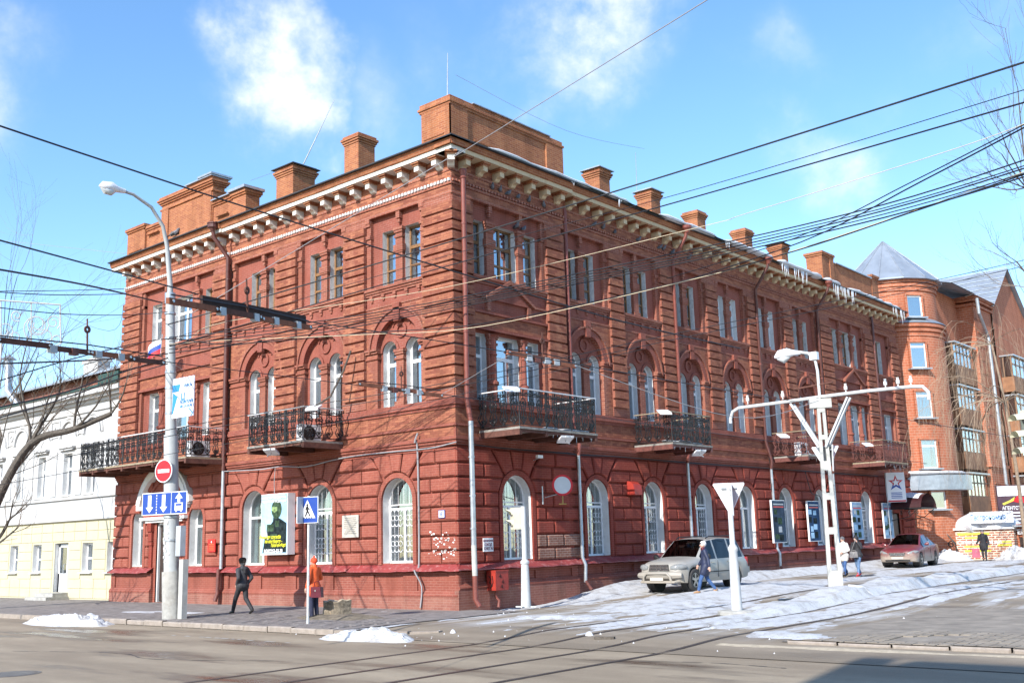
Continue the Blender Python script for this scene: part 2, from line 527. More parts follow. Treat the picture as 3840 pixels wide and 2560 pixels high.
plain('banner_text', (0.03, 0.20, 0.42), 0.5, 0.05, 2.0)
plain('signal_cream', (0.62, 0.60, 0.46), 0.5, 0.06, 4.0)
plain('lens_dark', (0.16, 0.16, 0.15), 0.2, 0.1, 4.0)
plain('sign_grey_pale', (0.55, 0.58, 0.60), 0.45, 0.04, 3.0)
plain('bracket_brass', (0.35, 0.24, 0.06), 0.5, 0.2, 6.0)
plain('insulator', (0.72, 0.72, 0.70), 0.25, 0.05, 4.0)
plain('poster_sky', (0.35, 0.55, 0.72), 0.85, 0.2, 1.2)
plain('poster_dark', (0.02, 0.03, 0.032), 0.85, 0.5, 7.0)
plain('poster_olive', (0.05, 0.085, 0.05), 0.85, 0.5, 7.0)
plain('poster_goggle', (0.25, 0.35, 0.15), 0.85, 0.5, 6.0)
plain('poster_slate', (0.05, 0.075, 0.11), 0.85, 0.3, 3.0)
plain('poster_blue', (0.035, 0.075, 0.15), 0.85, 0.3, 3.0)
plain('poster_pale', (0.22, 0.34, 0.48), 0.85, 0.2, 3.0)
plain('print_yellow', (0.75, 0.72, 0.03), 0.4, 0.05, 3.0)
plain('print_gold', (0.60, 0.22, 0.05), 0.4, 0.05, 3.0)
plain('stone_dark', (0.22, 0.20, 0.17), 0.7, 0.1, 8.0)
plain('plate_red', (0.62, 0.02, 0.015), 0.35, 0.04, 3.0)
plain('sign_maroon', (0.14, 0.01, 0.05), 0.5, 0.05, 3.0)
plain('sign_plum', (0.07, 0.035, 0.05), 0.5, 0.1, 3.0)
plain('cabinet_red', (0.36, 0.035, 0.022), 0.5, 0.1, 5.0)
plain('pigeon', (0.12, 0.12, 0.14), 0.6, 0.3, 30.0)
plain('pigeon_dark', (0.05, 0.05, 0.06), 0.6, 0.3, 30.0)
plain('bark', (0.22, 0.18, 0.13), 0.95, 0.35, 14.0, bump=0.9, bscale=18)
plain('bark_dark', (0.10, 0.085, 0.07), 0.95, 0.3, 10.0, bump=0.7, bscale=18)
plain('bark_twig', (0.20, 0.155, 0.12), 0.9, 0.25, 10.0)
plain('bark_pale', (0.27, 0.20, 0.14), 0.9, 0.2, 10.0)
plain('wood_cut', (0.45, 0.37, 0.26), 0.9, 0.2, 12.0)
plain('soil', (0.17, 0.14, 0.10), 0.95, 0.3, 6.0, bump=0.8, bscale=20)
plain('steel_rust', (0.25, 0.09, 0.05), 0.95, 0.25, 6.0)
plain('steel_dark', (0.055, 0.03, 0.024), 0.95, 0.2, 6.0)
plain('sand', (0.44, 0.37, 0.27), 0.95, 0.15, 8.0, bump=0.4, bscale=50)
plain('marking', (0.42, 0.40, 0.36), 0.8, 0.15, 9.0)
for n_ in ('poster_sky', 'poster_dark', 'poster_olive', 'poster_slate', 'poster_blue', 'poster_pale', 'poster_goggle'):
    M[n_].node_tree.nodes['Principled BSDF'].inputs['Specular IOR Level'].default_value = 0.1
# ================================================================== ground and streets
GX0, GX1, GY0, GY1 = -130.0, 160.0, -110.0, 240.0
def sheet(name, mat, xs, ys, zf):
    mb = MB()
    nx, ny = len(xs), len(ys)
    vs = [(x, y, zf(x, y)) for y in ys for x in xs]
    fs = [(j*nx+i, j*nx+i+1, (j+1)*nx+i+1, (j+1)*nx+i) for j in range(ny-1) for i in range(nx-1)]
    mb.add(vs, fs)
    return mb.build(name, mat, smooth=True)
def frange(a, b, s):
    n = max(1, int(round((b-a)/s)))
    return [a+(b-a)*i/n for i in range(n+1)]
def asphalt(name, c0, c1, wet, slush=False):
    m, t, b = new_mat(name)
    p = pos(t)
    mp = N(t, 'ShaderNodeMapping', {'Vector': p, 'Scale': (0.16, 0.75, 1.0), 'Rotation': (0, 0, R(4))}).outputs[0]
    big = noise_t(t, 1.0, 5, 0.55, mp)
    med = noise_t(t, 2.3, 6, 0.65)
    fine = noise_t(t, 60, 4, 0.7)
    col = mixcol(t, maprange(t, big, 0.38, 0.62), tuple(x*0.8 for x in c0), c1)
    col = mixcol(t, maprange(t, med, 0.35, 0.75, 0, 0.55), col, tuple(x*0.72 for x in c0))
    col = mixcol(t, maprange(t, fine, 0.3, 0.7, 0, 0.45), col, tuple(min(1, x*1.35) for x in c1))
    wetf = maprange(t, noise_t(t, 0.9, 5, 0.6, mp), 0.52, 0.64, 0, wet)
    col = mixcol(t, wetf, col, tuple(x*0.42 for x in c0))
    if slush:      # trodden snow and ice frozen to the street, in streaks along the tracks
        mp2 = N(t, 'ShaderNodeMapping', {'Vector': p, 'Scale': (1.5, 0.20, 1.0)}).outputs[0]
        s1 = noise_t(t, 1.0, 7, 0.68, mp2)
        s2 = noise_t(t, 0.35, 3, 0.5)
        ss = N(t, 'ShaderNodeMath', {0: s1, 1: N(t, 'ShaderNodeMath', {0: s2, 1: 0.5}, operation='MULTIPLY').outputs[0]}, operation='ADD').outputs[0]
        sf = N(t, 'ShaderNodeMath', {0: maprange(t, ss, 0.70, 0.90, 0, 0.85), 1: maprange(t, N(t, 'ShaderNodeSeparateXYZ', {0: p}).outputs[1], -5.2, -2.5)}, operation='MULTIPLY').outputs[0]
        col = mixcol(t, sf, col, (0.48, 0.475, 0.47))
    t.links.new(col, b.inputs['Base Color'])
    ro = N(t, 'ShaderNodeMath', {0: 0.82, 1: N(t, 'ShaderNodeMath', {0: wetf, 1: 0.66}, operation='MULTIPLY').outputs[0]}, operation='SUBTRACT').outputs[0]
    t.links.new(ro, b.inputs['Roughness'])
    bn = N(t, 'ShaderNodeBump', {'Height': fine, 'Strength': 0.35, 'Distance': 0.006})
    t.links.new(bn.outputs[0], b.inputs['Normal'])
    return m
asphalt('asphalt', (0.215, 0.165, 0.112), (0.31, 0.25, 0.175), 0.9)
asphalt('asphalt_tram', (0.185, 0.145, 0.10), (0.275, 0.225, 0.165), 0.5, True)
plain('earth', (0.10, 0.09, 0.08), 0.95, 0.2, 0.3)
plain('kerb', (0.30, 0.255, 0.215), 0.9, 0.12, 6.0, bump=0.3, bscale=30, dirt=(0.2, 0.16, 0.13), dirt_amt=0.6, dscale=4)
plain('paver', (0.20, 0.175, 0.16), 0.9, 0.25, 3.0, bump=0.3, bscale=40, dirt=(0.34, 0.32, 0.30), dirt_amt=0.6, dscale=2)
plain('paver_pale', (0.25, 0.215, 0.175), 0.9, 0.2, 2.0, bump=0.3, bscale=40, dirt=(0.13, 0.11, 0.09), dirt_amt=0.7, dscale=0.9)
plain('rail_steel', (0.15, 0.125, 0.105), 0.4, 0.2, 8.0, metal=0.5)
def snow_mat(name, c, dirt, amt):
    m, t, b = new_mat(name)
    f = noise_t(t, 2.2, 7, 0.65)
    col = mixcol(t, maprange(t, f, 0.48, 0.74, 0, amt), c, dirt)
    f2 = noise_t(t, 26, 5, 0.7)
    col = mixcol(t, maprange(t, f2, 0.55, 0.70, 0, amt*0.8), col, tuple(x*0.8 for x in dirt))
    t.links.new(col, b.inputs['Base Color'])
    b.inputs['Roughness'].default_value = 0.75
    bn = N(t, 'ShaderNodeBump', {'Height': noise_t(t, 22, 7, 0.7), 'Strength': 0.7, 'Distance': 0.03})
    t.links.new(bn.outputs[0], b.inputs['Normal'])
    return m
snow_mat('snow', (0.52, 0.53, 0.545), (0.20, 0.175, 0.15), 0.9)
snow_mat('snow_dirty', (0.70, 0.70, 0.70), (0.30, 0.26, 0.22), 0.8)
snow_mat('snow_clean', (0.62, 0.63, 0.66), (0.40, 0.40, 0.40), 0.5)

g = sheet('ground', 'earth', [GX0, -40, 0, 40, GX1], [GY0, -60, -20, 0, 1, 3, 5, 7, 9, 10, 60, GY1], lambda x, y: gz(x, y)-0.16)
tag(g, kind='structure')
# carriageway of the wide street in front (runs along x) and the tram street (runs along y)
KY = -6.75                                            # kerb of the near pavement
g = sheet('road', 'asphalt', frange(GX0, GX1, 10), [GY0, -60, -30, -20, -10, KY], lambda x, y: -0.13)
tag(g, kind='structure')
g = sheet('tram_street', 'asphalt_tram', [1.6, 3, 5, 8, 12, 16, 40], [KY-0.01]+frange(-6, 12, 0.5)+[40, 120, GY1], lambda x, y: gz(x, y)-0.12+0.09*sstep(KY, -4, y))
tag(g, kind='structure')
# pavement under the sunny facade
pav = sheet('pavement', 'paver', frange(-60, 2.2, 1.0), [KY+0.15, -5, -3, -1, 0.4], lambda x, y: -0.01)
tag(pav, kind='structure')
mb = MB()
cnt = 0
prot = {}
for j in range(16):
    y0 = -6.55+j*0.21
    for i in range(60):
        x0 = -8.0+i*0.165+(0.08 if j % 2 else 0)
        if x0 > 1.6-0.25*max(0, y0+4.5): continue
        dz = random.uniform(-0.003, 0.004)
        mb.box(x0+0.006, x0+0.159, y0+0.006, y0+0.204, -0.012, 0.004+dz)
o = mb.build('paving_setts', 'paver', pav); tag(o, kind='stuff')
# kerbstones, each a stone
kroot = tag(MB().box(-60, -9.4, KY-0.0, KY+0.17, -0.14, 0.015).build('kerb', 'kerb'), kind='structure')
for i in range(11):
    x0 = -9.4+i*1.0
    dz = random.uniform(-0.012, 0.012); dy = random.uniform(-0.015, 0.015)
    m = MB().pillow([(x0+0.012, -0.14), (x0+0.988, -0.14), (x0+0.988, 0.02+dz), (x0+0.012, 0.02+dz)], KY+0.17, KY+0.03+dy, KY+dy, 0.03)
    m.box(x0+0.012, x0+0.988, KY+0.03+dy, KY+0.17, -0.14, 0.019+dz)
    m.build('kerbstone', 'kerb', kroot)
# short kerb curving back to the corner
for i in range(5):
    a0, a1 = 1.6+i*0.62, 1.6+(i+1)*0.6
    y0, y1 = KY+0.02+0.05*i*i, KY+0.02+0.05*(i+1)**2
    m = MB().prismz([(a0, y0), (a1, y1), (a1-0.04, y1+0.17), (a0-0.04, y0+0.17)], -0.14, 0.012+random.uniform(-.01, .01)-0.012*i)
    m.build('kerbstone', 'kerb', kroot)
# paved traffic island on the right with its own kerb
isl = sheet('traffic_island', 'paver_pale', [13.0, 14, 16, 18, 22, 40], [-4.72, -3, -1, 1.0, 4], lambda x, y: -0.03+gz(x, y)+0.02*sstep(-4.7, -3, y))
tag(isl, kind='structure')
mb = MB()
for j in range(22):
    for i in range(34):
        x0 = 13.1+i*0.21
        y0 = -4.5+j*0.115+(0.0575 if i % 2 else 0)
        if x0 < 13.2+0.35*j*0.2 or noise.noise((x0*0.5, y0*0.5, 3)) > 0.28: continue
        mb.box(x0+0.008, x0+0.202, y0+0.006, y0+0.109, -0.06, -0.012+random.uniform(-.004, .004)+0.02*sstep(-4.7, -3, y0)+gz(x0, y0))
o = mb.build('paving_setts', 'paver_pale', isl); tag(o, kind='stuff')
for i in range(9):
    x0 = 12.2+i*1.0
    z1 = 0.015+random.uniform(-.015, .012)-(0.06 if i == 0 else 0)
    m = MB().pillow([(x0+0.015, -0.14), (x0+0.985, -0.14), (x0+0.985, z1), (x0+0.015, z1)], -4.72, -4.86, -4.89, 0.03)
    m.box(x0+0.015, x0+0.985, -4.86, -4.72, -0.14, z1)
    m.build('kerbstone', 'kerb', isl)
# tram rails: flush grooved rails in the street
def gsurf(x, y):
    if y < KY: return -0.13
    return gz(x, y)-0.12+0.09*sstep(KY, -4, y)
tr = empty('tram_track', (0, 0, 0)); tag(tr, kind='structure')
for x in (7.05, 8.55, 10.1, 11.6):
    for s, w in ((-0.05, 0.055), (0.045, 0.02)):
        mb = MB()
        ys = frange(-26, 12, 0.5)+[40, 100]
        for a, b in zip(ys[:-1], ys[1:]):
            za, zb = gsurf(x, a)+0.006, gsurf(x, b)+0.006
            mb.quad((x+s, a, za), (x+s+w, a, za), (x+s+w, b, zb), (x+s, b, zb))
        mb.build('rail' if s < 0 else 'guard_lip', 'rail_steel', tr)
    mb = MB()
    for a, b in zip(ys[:-1], ys[1:]):
        za, zb = gsurf(x, a)+0.003, gsurf(x, b)+0.003
        mb.quad((x+0.005, a, za), (x+0.045, a, za), (x+0.045, b, zb), (x+0.005, b, zb))
        mb.quad((x-0.09, a, za), (x-0.05, a, za), (x-0.05, b, zb), (x-0.09, b, zb))
    mb.build('groove', 'roof_dark', tr)

# ================================================================== the red brick corner building
BL = empty('brick_building', (0, 0, 0), 0, 'three storey red brick corner building with arched windows, white cornice and iron balconies', 'building')
LEFT, RIGHT = 0.0, PI/2
XL = -20.45
UR = 38.15
# facade plan: (u0, u1, offset of wall plane)
SEC = {LEFT: [(XL, -12.3, 0.08), (-12.3, 0.0, 0.0)], RIGHT: [(0.0, 5.9, 0.0), (5.9, 27.3, -0.10), (27.3, UR, 0.0)]}
def off(fac, u):
    for a, b, o in SEC[fac]:
        if a <= u <= b: return o
    return 0.0
# windows: floor 3 rect, floor 2 rect or arched, floor 1 arched: (centre, width, z0, spring or top, arched, style)
Z3 = (10.70, 12.70)
Z2 = (6.50, 8.42)
WIN = {LEFT: [], RIGHT: []}
def addwin(fac, u0, u1, z0, z1, arch, style, depth=0.24):
    WIN[fac].append(dict(c=(u0+u1)/2, w=u1-u0, z0=z0, z1=z1, arch=arch, style=style, depth=depth))
PAIR3 = {LEFT: [-2.57, -6.56, -10.23], RIGHT: [7.09, 10.72, 14.43, 18.16, 21.83, 25.52]}
PAIR2 = {LEFT: [-2.57, -6.53, -10.2], RIGHT: [7.19, 10.85, 14.55, 18.3, 21.95, 25.65]}
for fac in (LEFT, RIGHT):
    for i, c in enumerate(PAIR3[fac]):
        st = 'white' if (fac == RIGHT and i in (3, 4)) else 'wood'
        for s in (-1, 1):
            a, b = sorted((c+s*0.20, c+s*0.94))
            addwin(fac, a, b, Z3[0], Z3[1], False, st)
    for i, c in enumerate(PAIR2[fac]):
        for s in (-1, 1):
            a, b = sorted((c+s*0.21, c+s*0.93))
            addwin(fac, a, b, Z2[0], Z2[1], True, 'white2')
for a, b in ((-18.36, -17.6), (-16.6, -15.25), (-14.25, -13.5)):
    addwin(LEFT, a, b, 10.65, 12.62, False, 'white' if a < -15 else 'wood')
    addwin(LEFT, a, b, 5.75 if a == -16.6 else 6.5, 8.7, False, 'white2')
for a, b in ((0.88, 1.68), (2.08, 3.32), (3.62, 4.4)):
    addwin(RIGHT, a, b, Z3[0], 12.66, False, 'wood' if b-a < 1 else 'wood_wide')
    addwin(RIGHT, a, b, 5.75 if a == 2.08 else 6.5, 8.78, False, 'white2')
for a, b in ((29.1, 29.9), (30.3, 31.5), (31.8, 32.5)):
    addwin(RIGHT, a, b, 10.8, 12.8, False, 'wood' if b-a < 1 else 'wood_wide')
    addwin(RIGHT, a+.3, b+.3, 5.75 if a == 30.3 else 6.5, 8.75, False, 'white2')
addwin(RIGHT, 35.25, 36.05, 10.85, 12.85, False, 'wood')
addwin(RIGHT, 35.6, 36.5, 6.6, 8.6, False, 'white2')
GW = {LEFT: [(-2.69, 1.48), (-6.65, 1.42), (-10.52, 1.46), (-18.61, 0.9), (-14.25, 1.02)],
      RIGHT: [(2.85, 1.5), (7.46, 1.42), (11.12, 1.42), (14.9, 1.45), (18.6, 1.42), (22.38, 1.46), (26.1, 1.42), (31.5, 1.5)]}
for fac in (LEFT, RIGHT):
    for i, (c, w) in enumerate(GW[fac]):
        top = 4.15 if w > 1.2 else 3.74
        addwin(fac, c-w/2, c+w/2, 1.42, top-w/2, True, ('grille' if not (fac == LEFT and i >= 2 or fac == RIGHT and i in (4, 5, 6)) else 'plain1'), 0.33)
DOORS = {LEFT: [(-17.2, -15.8, 0.0, 3.2)], RIGHT: [(34.9, 36.1, 0.25, 3.0)]}
NA = 14
def arc_pts(c, zs, r, n=NA):
    return [(c+r*math.cos(PI-PI*k/n), zs+r*math.sin(PI-PI*k/n)) for k in range(n+1)]
def wall_sheet(mb, u0, u1, z0, z1, d, ops):
    """front sheet with openings; ops: (a,b,zb,zt,arched) arch spring at zt"""
    y = -d
    def q(a, b, c, e):
        if b-a > 1e-5 and e-c > 1e-5: mb.quad((a, y, c), (b, y, c), (b, y, e), (a, y, e))
    ops = sorted(ops)
    cur = u0
    for a, b, zb, zt, ar in ops:
        q(cur, a, z0, z1)
        q(a, b, z0, zb)
        if ar:
            pts = arc_pts((a+b)/2, zt, (b-a)/2)
            for (x0, p0), (x1, p1) in zip(pts[:-1], pts[1:]):
                mb.quad((x0, y, p0), (x1, y, p1), (x1, y, z1), (x0, y, z1))
        else:
            q(a, b, zt, z1)
        cur = b
    q(cur, u1, z0, z1)
REC = 0.15          # upper wall core lies this far behind the wall plane
for fac in (LEFT, RIGHT):
    for (u0, u1, o) in SEC[fac]:
        for z0, z1, d, mat in ((-0.3, 5.02, o-0.03, 'brick_rustic_pale' if fac == LEFT else 'brick_rustic'), (5.02, 9.6, o-REC, 'brick_painted'), (9.6, 14.95, o-REC, 'brick_painted')):
            mb = MB()
            ops = []
            for w in WIN[fac]:
                if u0 < w['c'] < u1 and z0 <= w['z0'] < z1:
                    ops.append((w['c']-w['w']/2, w['c']+w['w']/2, w['z0'], w['z1'], w['arch']))
            if z0 < 0:
                for a, b, zb, zt in DOORS[fac]:
                    if u0 < a < u1: ops.append((a, b, zb, zt, False))
            wall_sheet(mb, u0, u1, z0, z1, d, ops)
            mb.build('wall', mat, BL, rz=fac)
# closing walls, floor slabs behind and inner back so that rooms are dark
mb = MB()
mb.quad((XL, -0.1, -0.3), (XL, 12, -0.3), (XL, 12, 15), (XL, -0.1, 15))
mb.quad((XL, 12, -0.3), (-12, 12, -0.3), (-12, 12, 15), (XL, 12, 15))
mb.quad((-12, 12, -0.3), (-12, UR, -0.3), (-12, UR, 15), (-12, 12, 15))
mb.quad((-12, UR, -0.3), (0.0, UR, -0.3), (0.0, UR, 15), (-12, UR, 15))
mb.build('back_wall', 'brick_orange', BL)
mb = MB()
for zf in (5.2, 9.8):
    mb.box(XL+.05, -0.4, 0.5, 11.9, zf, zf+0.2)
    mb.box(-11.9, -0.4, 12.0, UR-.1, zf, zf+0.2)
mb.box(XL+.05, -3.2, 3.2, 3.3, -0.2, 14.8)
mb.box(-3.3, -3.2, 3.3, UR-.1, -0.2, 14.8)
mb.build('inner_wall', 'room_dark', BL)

# ---------------------------------------------------------------- windows
def contour(w, z1, arch, n=NA):
    """opening outline from bottom left over the top to bottom right, sill at z=0"""
    if arch:
        return [(-w/2, 0.0)] + arc_pts(0, z1, w/2, n) + [(w/2, 0.0)]
    return [(-w/2, 0.0), (-w/2, z1), (w/2, z1), (w/2, 0.0)]
def shrink(pts, e, w, z1, arch):
    return [(p[0]*(1-2*e/w), (e if i in (0, len(pts)-1) else (z1+(p[1]-z1)*(1-2*e/w) if arch else p[1]-e))) for i, p in enumerate(pts)]
_wc = {}
def window_meshes(w, h, arch, style, depth):
    key = (round(w, 2), round(h, 2), arch, style, depth)
    if key in _wc: return _wc[key]
    res = {}
    pts = contour(w, h, arch)
    mb = MB()
    for a, b in zip(pts[:-1], pts[1:]):
        mb.quad((a[0], 0.0, a[1]), (a[0], depth+.05, a[1]), (b[0], depth+.05, b[1]), (b[0], 0.0, b[1]))
    mb.quad((-w/2, 0, 0), (w/2, 0, 0), (w/2, depth+.05, 0.0), (-w/2, depth+.05, 0.0))
    res['reveal'] = mb.mesh('reveal', 'plaster_grey' if style.startswith('wood') else 'plaster_white')
    # frame
    fm = 'frame_wood' if style.startswith('wood') else 'frame_white'
    mb = MB()
    e = 0.065
    inn = shrink(pts, e, w, h, arch)
    y0, y1 = depth-0.03, depth+0.03
    n = len(pts)
    for i in range(n-1):
        a, b, c, d = pts[i], pts[i+1], inn[i+1], inn[i]
        mb.quad((a[0], y0, a[1]), (b[0], y0, b[1]), (c[0], y0, c[1]), (d[0], y0, d[1]))
        mb.quad((d[0], y0, d[1]), (c[0], y0, c[1]), (c[0], y1, c[1]), (d[0], y1, d[1]))
    mb.box(-w/2, w/2, y0, y1, 0, e)
    iw = w/2-e
    top = h+(w/2 if arch else 0)
    if style == 'grille' or style == 'plain1':
        mb.box(-iw, iw, y0-.02, y1, h-0.30, h-0.22)
        if style == 'grille' : mb.box(-iw, iw, y0, y1, h-0.14, h-0.10)
        mb.box(-0.05 if style == 'grille' else 0.10, 0.03 if style == 'grille' else 0.18, y0-.004, y1, e, h-0.30)
    elif style == 'white2':
        zt = h-0.42 if arch else h-0.72
        mb.box(-iw, iw, y0-.01, y1, zt-.06, zt+.06)
        if w > 1.0: mb.box(iw-0.42, iw-0.34, y0-.004, y1, e, zt-.06)
    else:
        zs = (0.62, 1.27) if style != 'white' else (1.3,)
        for zt in zs:
            k = 0.055 if zt > 1 else 0.035
            mb.box(-iw, iw, y0-.006, y1, zt-k, zt+k)
        if w > 1.0: mb.box(-0.05, 0.05, y0-.004, y1, e, h-e)
    res['frame'] = mb.mesh('frame', fm)
    mb = MB()
    ip = shrink(pts, e*0.6, w, h, arch)
    mb.prism([(x, z) for x, z in reversed(ip)], depth+0.002, depth+0.012)
    res['pane'] = mb.mesh('pane', 'glass' if style in ('grille', 'plain1') else 'glass_high')
    # curtain: pleated sheet
    mb = MB()
    half = w/2+.1
    m = 22
    cols = [(-half, -0.02), (0.10, half)] if style == 'grille' else [(-half, half)]
    for (a, b) in cols:
        vs, fs = [], []
        for i in range(m+1):
            x = a+(b-a)*i/m
            y = depth+0.16+0.03*math.sin(i*1.9)+0.012*math.sin(i*4.1)
            vs += [(x, y, -0.1), (x, y+0.01, top+.1)]
        fs = [(2*i, 2*i+2, 2*i+3, 2*i+1) for i in range(m)]
        mb.add(vs, fs)
    res['curtain'] = mb.mesh('curtain', 'curtain' if style in ('grille', 'plain1', 'white2') else 'curtain_blue', True)
    if style == 'grille':
        mb = MB()
        yg = depth-0.07
        for k in range(5):
            x = -iw+2*iw*(k+.5)/5
            mb.tube([(x, yg, h-0.12), (x, yg, h+math.sqrt(max(0, (w/2-e)**2-x*x)))], 0.007, 4)
        for sx in (-1, 1):
            c0 = sx*(iw*0.5+0.02)
            for k in (-1, 1):
                x = c0+k*0.09
                mb.tube([(x, yg, 0.03), (x, yg, h-0.36)], 0.0065, 4)
            for zc in (0.62, 1.45):
                for k in (-1, 0, 1):
                    mb.ring((c0+k*0.18, zc), 0.078, 0.090, yg-0.005, yg+0.005, n=14)
                    for dz in (-0.19, 0.19):
                        mb.ring((c0+k*0.18, zc+dz), 0.075, 0.092, yg-0.008, yg+0.008, 0 if dz > 0 else PI, PI if dz > 0 else 2*PI, n=8)
        res['grille'] = mb.mesh('grille', 'frame_white')
    _wc[key] = res
    return res
wrnd = random.Random(12)
for fac in (LEFT, RIGHT):
    for w in WIN[fac]:
        o = off(fac, w['c'])
        d = o-(0.03 if w['z0'] < 5 else REC)
        ms = window_meshes(w['w'], w['z1']-w['z0'], w['arch'], w['style'], w['depth'])
        loc = Matrix.Rotation(fac, 3, 'Z') @ Vector((w['c'], -d, w['z0']))
        win = inst('window', ms['frame'], BL, loc, fac)
        for k in ('reveal', 'pane', 'grille'):
            if k in ms: inst(k, ms[k], win)
        r_ = wrnd.random()          # rooms differ: drawn, half drawn or no curtain
        hw_ = w['w']/2
        if r_ < 0.45: inst('curtain', ms['curtain'], win)
        elif r_ < 0.75:
            for sx in (-1, 1): inst('curtain', ms['curtain'], win, (sx*hw_*0.68, 0, 0), 0, (wrnd.uniform(.25, .4), 1, 1))
        elif r_ < 0.88: inst('curtain', ms['curtain'], win, (wrnd.choice((-1, 1))*hw_*0.5, 0, 0), 0, (.5, 1, 1))

# ---------------------------------------------------------------- brick pieces: faces of the upper walls laid in courses
COURSE, BLEN = 0.0775, 0.265
BR = []      # (fac, u0, u1, z0, z1, d0)
def brick_rect(fac, u0, u1, z0, z1, d, excl=()):
    """lay bricks over a rectangle; excl: list of (kind,...) to keep clear"""
    k0, k1 = math.floor(z0/COURSE), math.ceil(z1/COURSE)
    for k in range(k0, k1):
        a, b = max(z0, k*COURSE), min(z1, (k+1)*COURSE)
        if b-a < 0.03: continue
        sh = 0.5*BLEN if k % 2 else 0.0
        i0, i1 = math.floor((u0-sh)/BLEN), math.ceil((u1-sh)/BLEN)
        for i in range(i0, i1):
            p, q = max(u0, i*BLEN+sh), min(u1, (i+1)*BLEN+sh)
            if q-p < 0.035: continue
            bad = False
            for ex in excl:
                if ex[0] == 'c':
                    _, cx, cz, rr = ex
                    nx = min(max(cx, p), q); nz = min(max(cz, a), b)
                    if (nx-cx)**2+(nz-cz)**2 < rr*rr: bad = True; break
                else:
                    _, a0, b0, c0, e0 = ex
                    if p < b0 and q > a0 and a < e0 and b > c0: bad = True; break
            if not bad:
                BR.append((fac, p+0.004, q-0.004, a+0.004, b-0.004, d))
def fpart(name, mat, fac, mb):
    return mb.build(name, mat, BL, rz=fac)
# ---------------------------------------------------------------- pilasters with banded blocks
PIL = {LEFT: [(XL, -19.0), (-13.38, -12.36), (-9.27, -8.06), (-5.27, -4.2), (-1.28, 0.0)],
       RIGHT: [(0.0, 0.86), (4.76, 5.72), (8.72, 9.6), (12.36, 13.24), (16.02, 17.0), (19.78, 20.7), (23.45, 24.35), (27.4, 28.7), (33.2, 34.3), (37.0, UR)]}
BLK_Z = [12.98-0.342*k for k in range(19)]      # top edges of the bands
for fac in (LEFT, RIGHT):
    for (a, b) in PIL[fac]:
        o = off(fac, (a+b)/2)
        corner = (fac == LEFT and b == 0.0) or (fac == RIGHT and a == 0.0)
        mb = MB().fbox(a, b, o-REC, o+0.035, 6.55, 13.3)
        pl = fpart('pilaster', 'brick_wall', fac, mb)
        for zt in BLK_Z:
            if zt < 6.9: continue
            e = 0.015
            aa, bb = a-e, b+e
            if corner:
                if fac == LEFT: bb = 0.123
                else: aa = -0.122
            m = MB().fbox(aa, bb, o+0.03, o+0.125, zt-0.27, zt)
            m.build('quoin_block', 'brick_wall', pl)
            brick_rect(fac, aa, bb, zt-0.267, zt-0.003, o+0.125)

# ---------------------------------------------------------------- horizontal bands
BAND = [(5.03, 5.10, 0.07), (5.10, 5.19, 0.12), (5.19, 5.30, 0.17), (5.30, 5.62, 0.07), (5.62, 5.70, 0.13), (5.70, 6.20, 0.0), (6.20, 6.30, 0.05), (6.30, 6.42, 0.11), (6.42, 6.52, 0.07),
        (13.26, 13.36, 0.05), (13.36, 13.58, 0.02), (13.58, 13.66, 0.07), (13.78, 14.04, 0.03), (14.04, 14.12, 0.06), (14.12, 14.95, 0.03)]
def ends(fac, u0, u1, d):
    a, b = u0, u1
    if fac == LEFT and u1 == 0.0: b = d
    if fac == RIGHT and u0 == 0.0: a = -d+0.0015      # the sunny side carries the corner
    return a, b
for fac in (LEFT, RIGHT):
    for (u0, u1, o) in SEC[fac]:
        for i, (z0, z1, e) in enumerate(BAND):
            d = o+e+(0.0 if fac == LEFT else -0.0012)
            a, b = ends(fac, u0, u1, d)
            m = MB().fbox(a, b, o-REC-0.02, d, z0, z1)
            fpart('frieze' if z1-z0 > 0.25 else 'string_course', 'brick_wall' if z0 > 9 else 'brick_painted', fac, m)
            if z1-z0 > 0.2:
                brick_rect(fac, u0, u1, z0+0.004, min(z1, 14.5)-0.004, d)
        # dentil row and its weathered capping
        d = o+0.06
        a, b = ends(fac, u0, u1, d)
        m = MB().fbox(a, b, o-REC, o+0.05, 13.66, 13.78)
        fpart('string_course', 'brick_wall', fac, m)
        m = MB()
        n = int((b-a)/0.155)
        for k in range(n):
            x = a+(k+0.5)*(b-a)/n
            m.fbox(x-0.045, x+0.045, o+0.05, o+0.12, 13.67+random.uniform(-.008, .008), 13.765)
        dd = fpart('dentil_course', 'plaster_grey' if fac == LEFT else 'brick_wall', fac, m); tag(dd, kind='stuff')

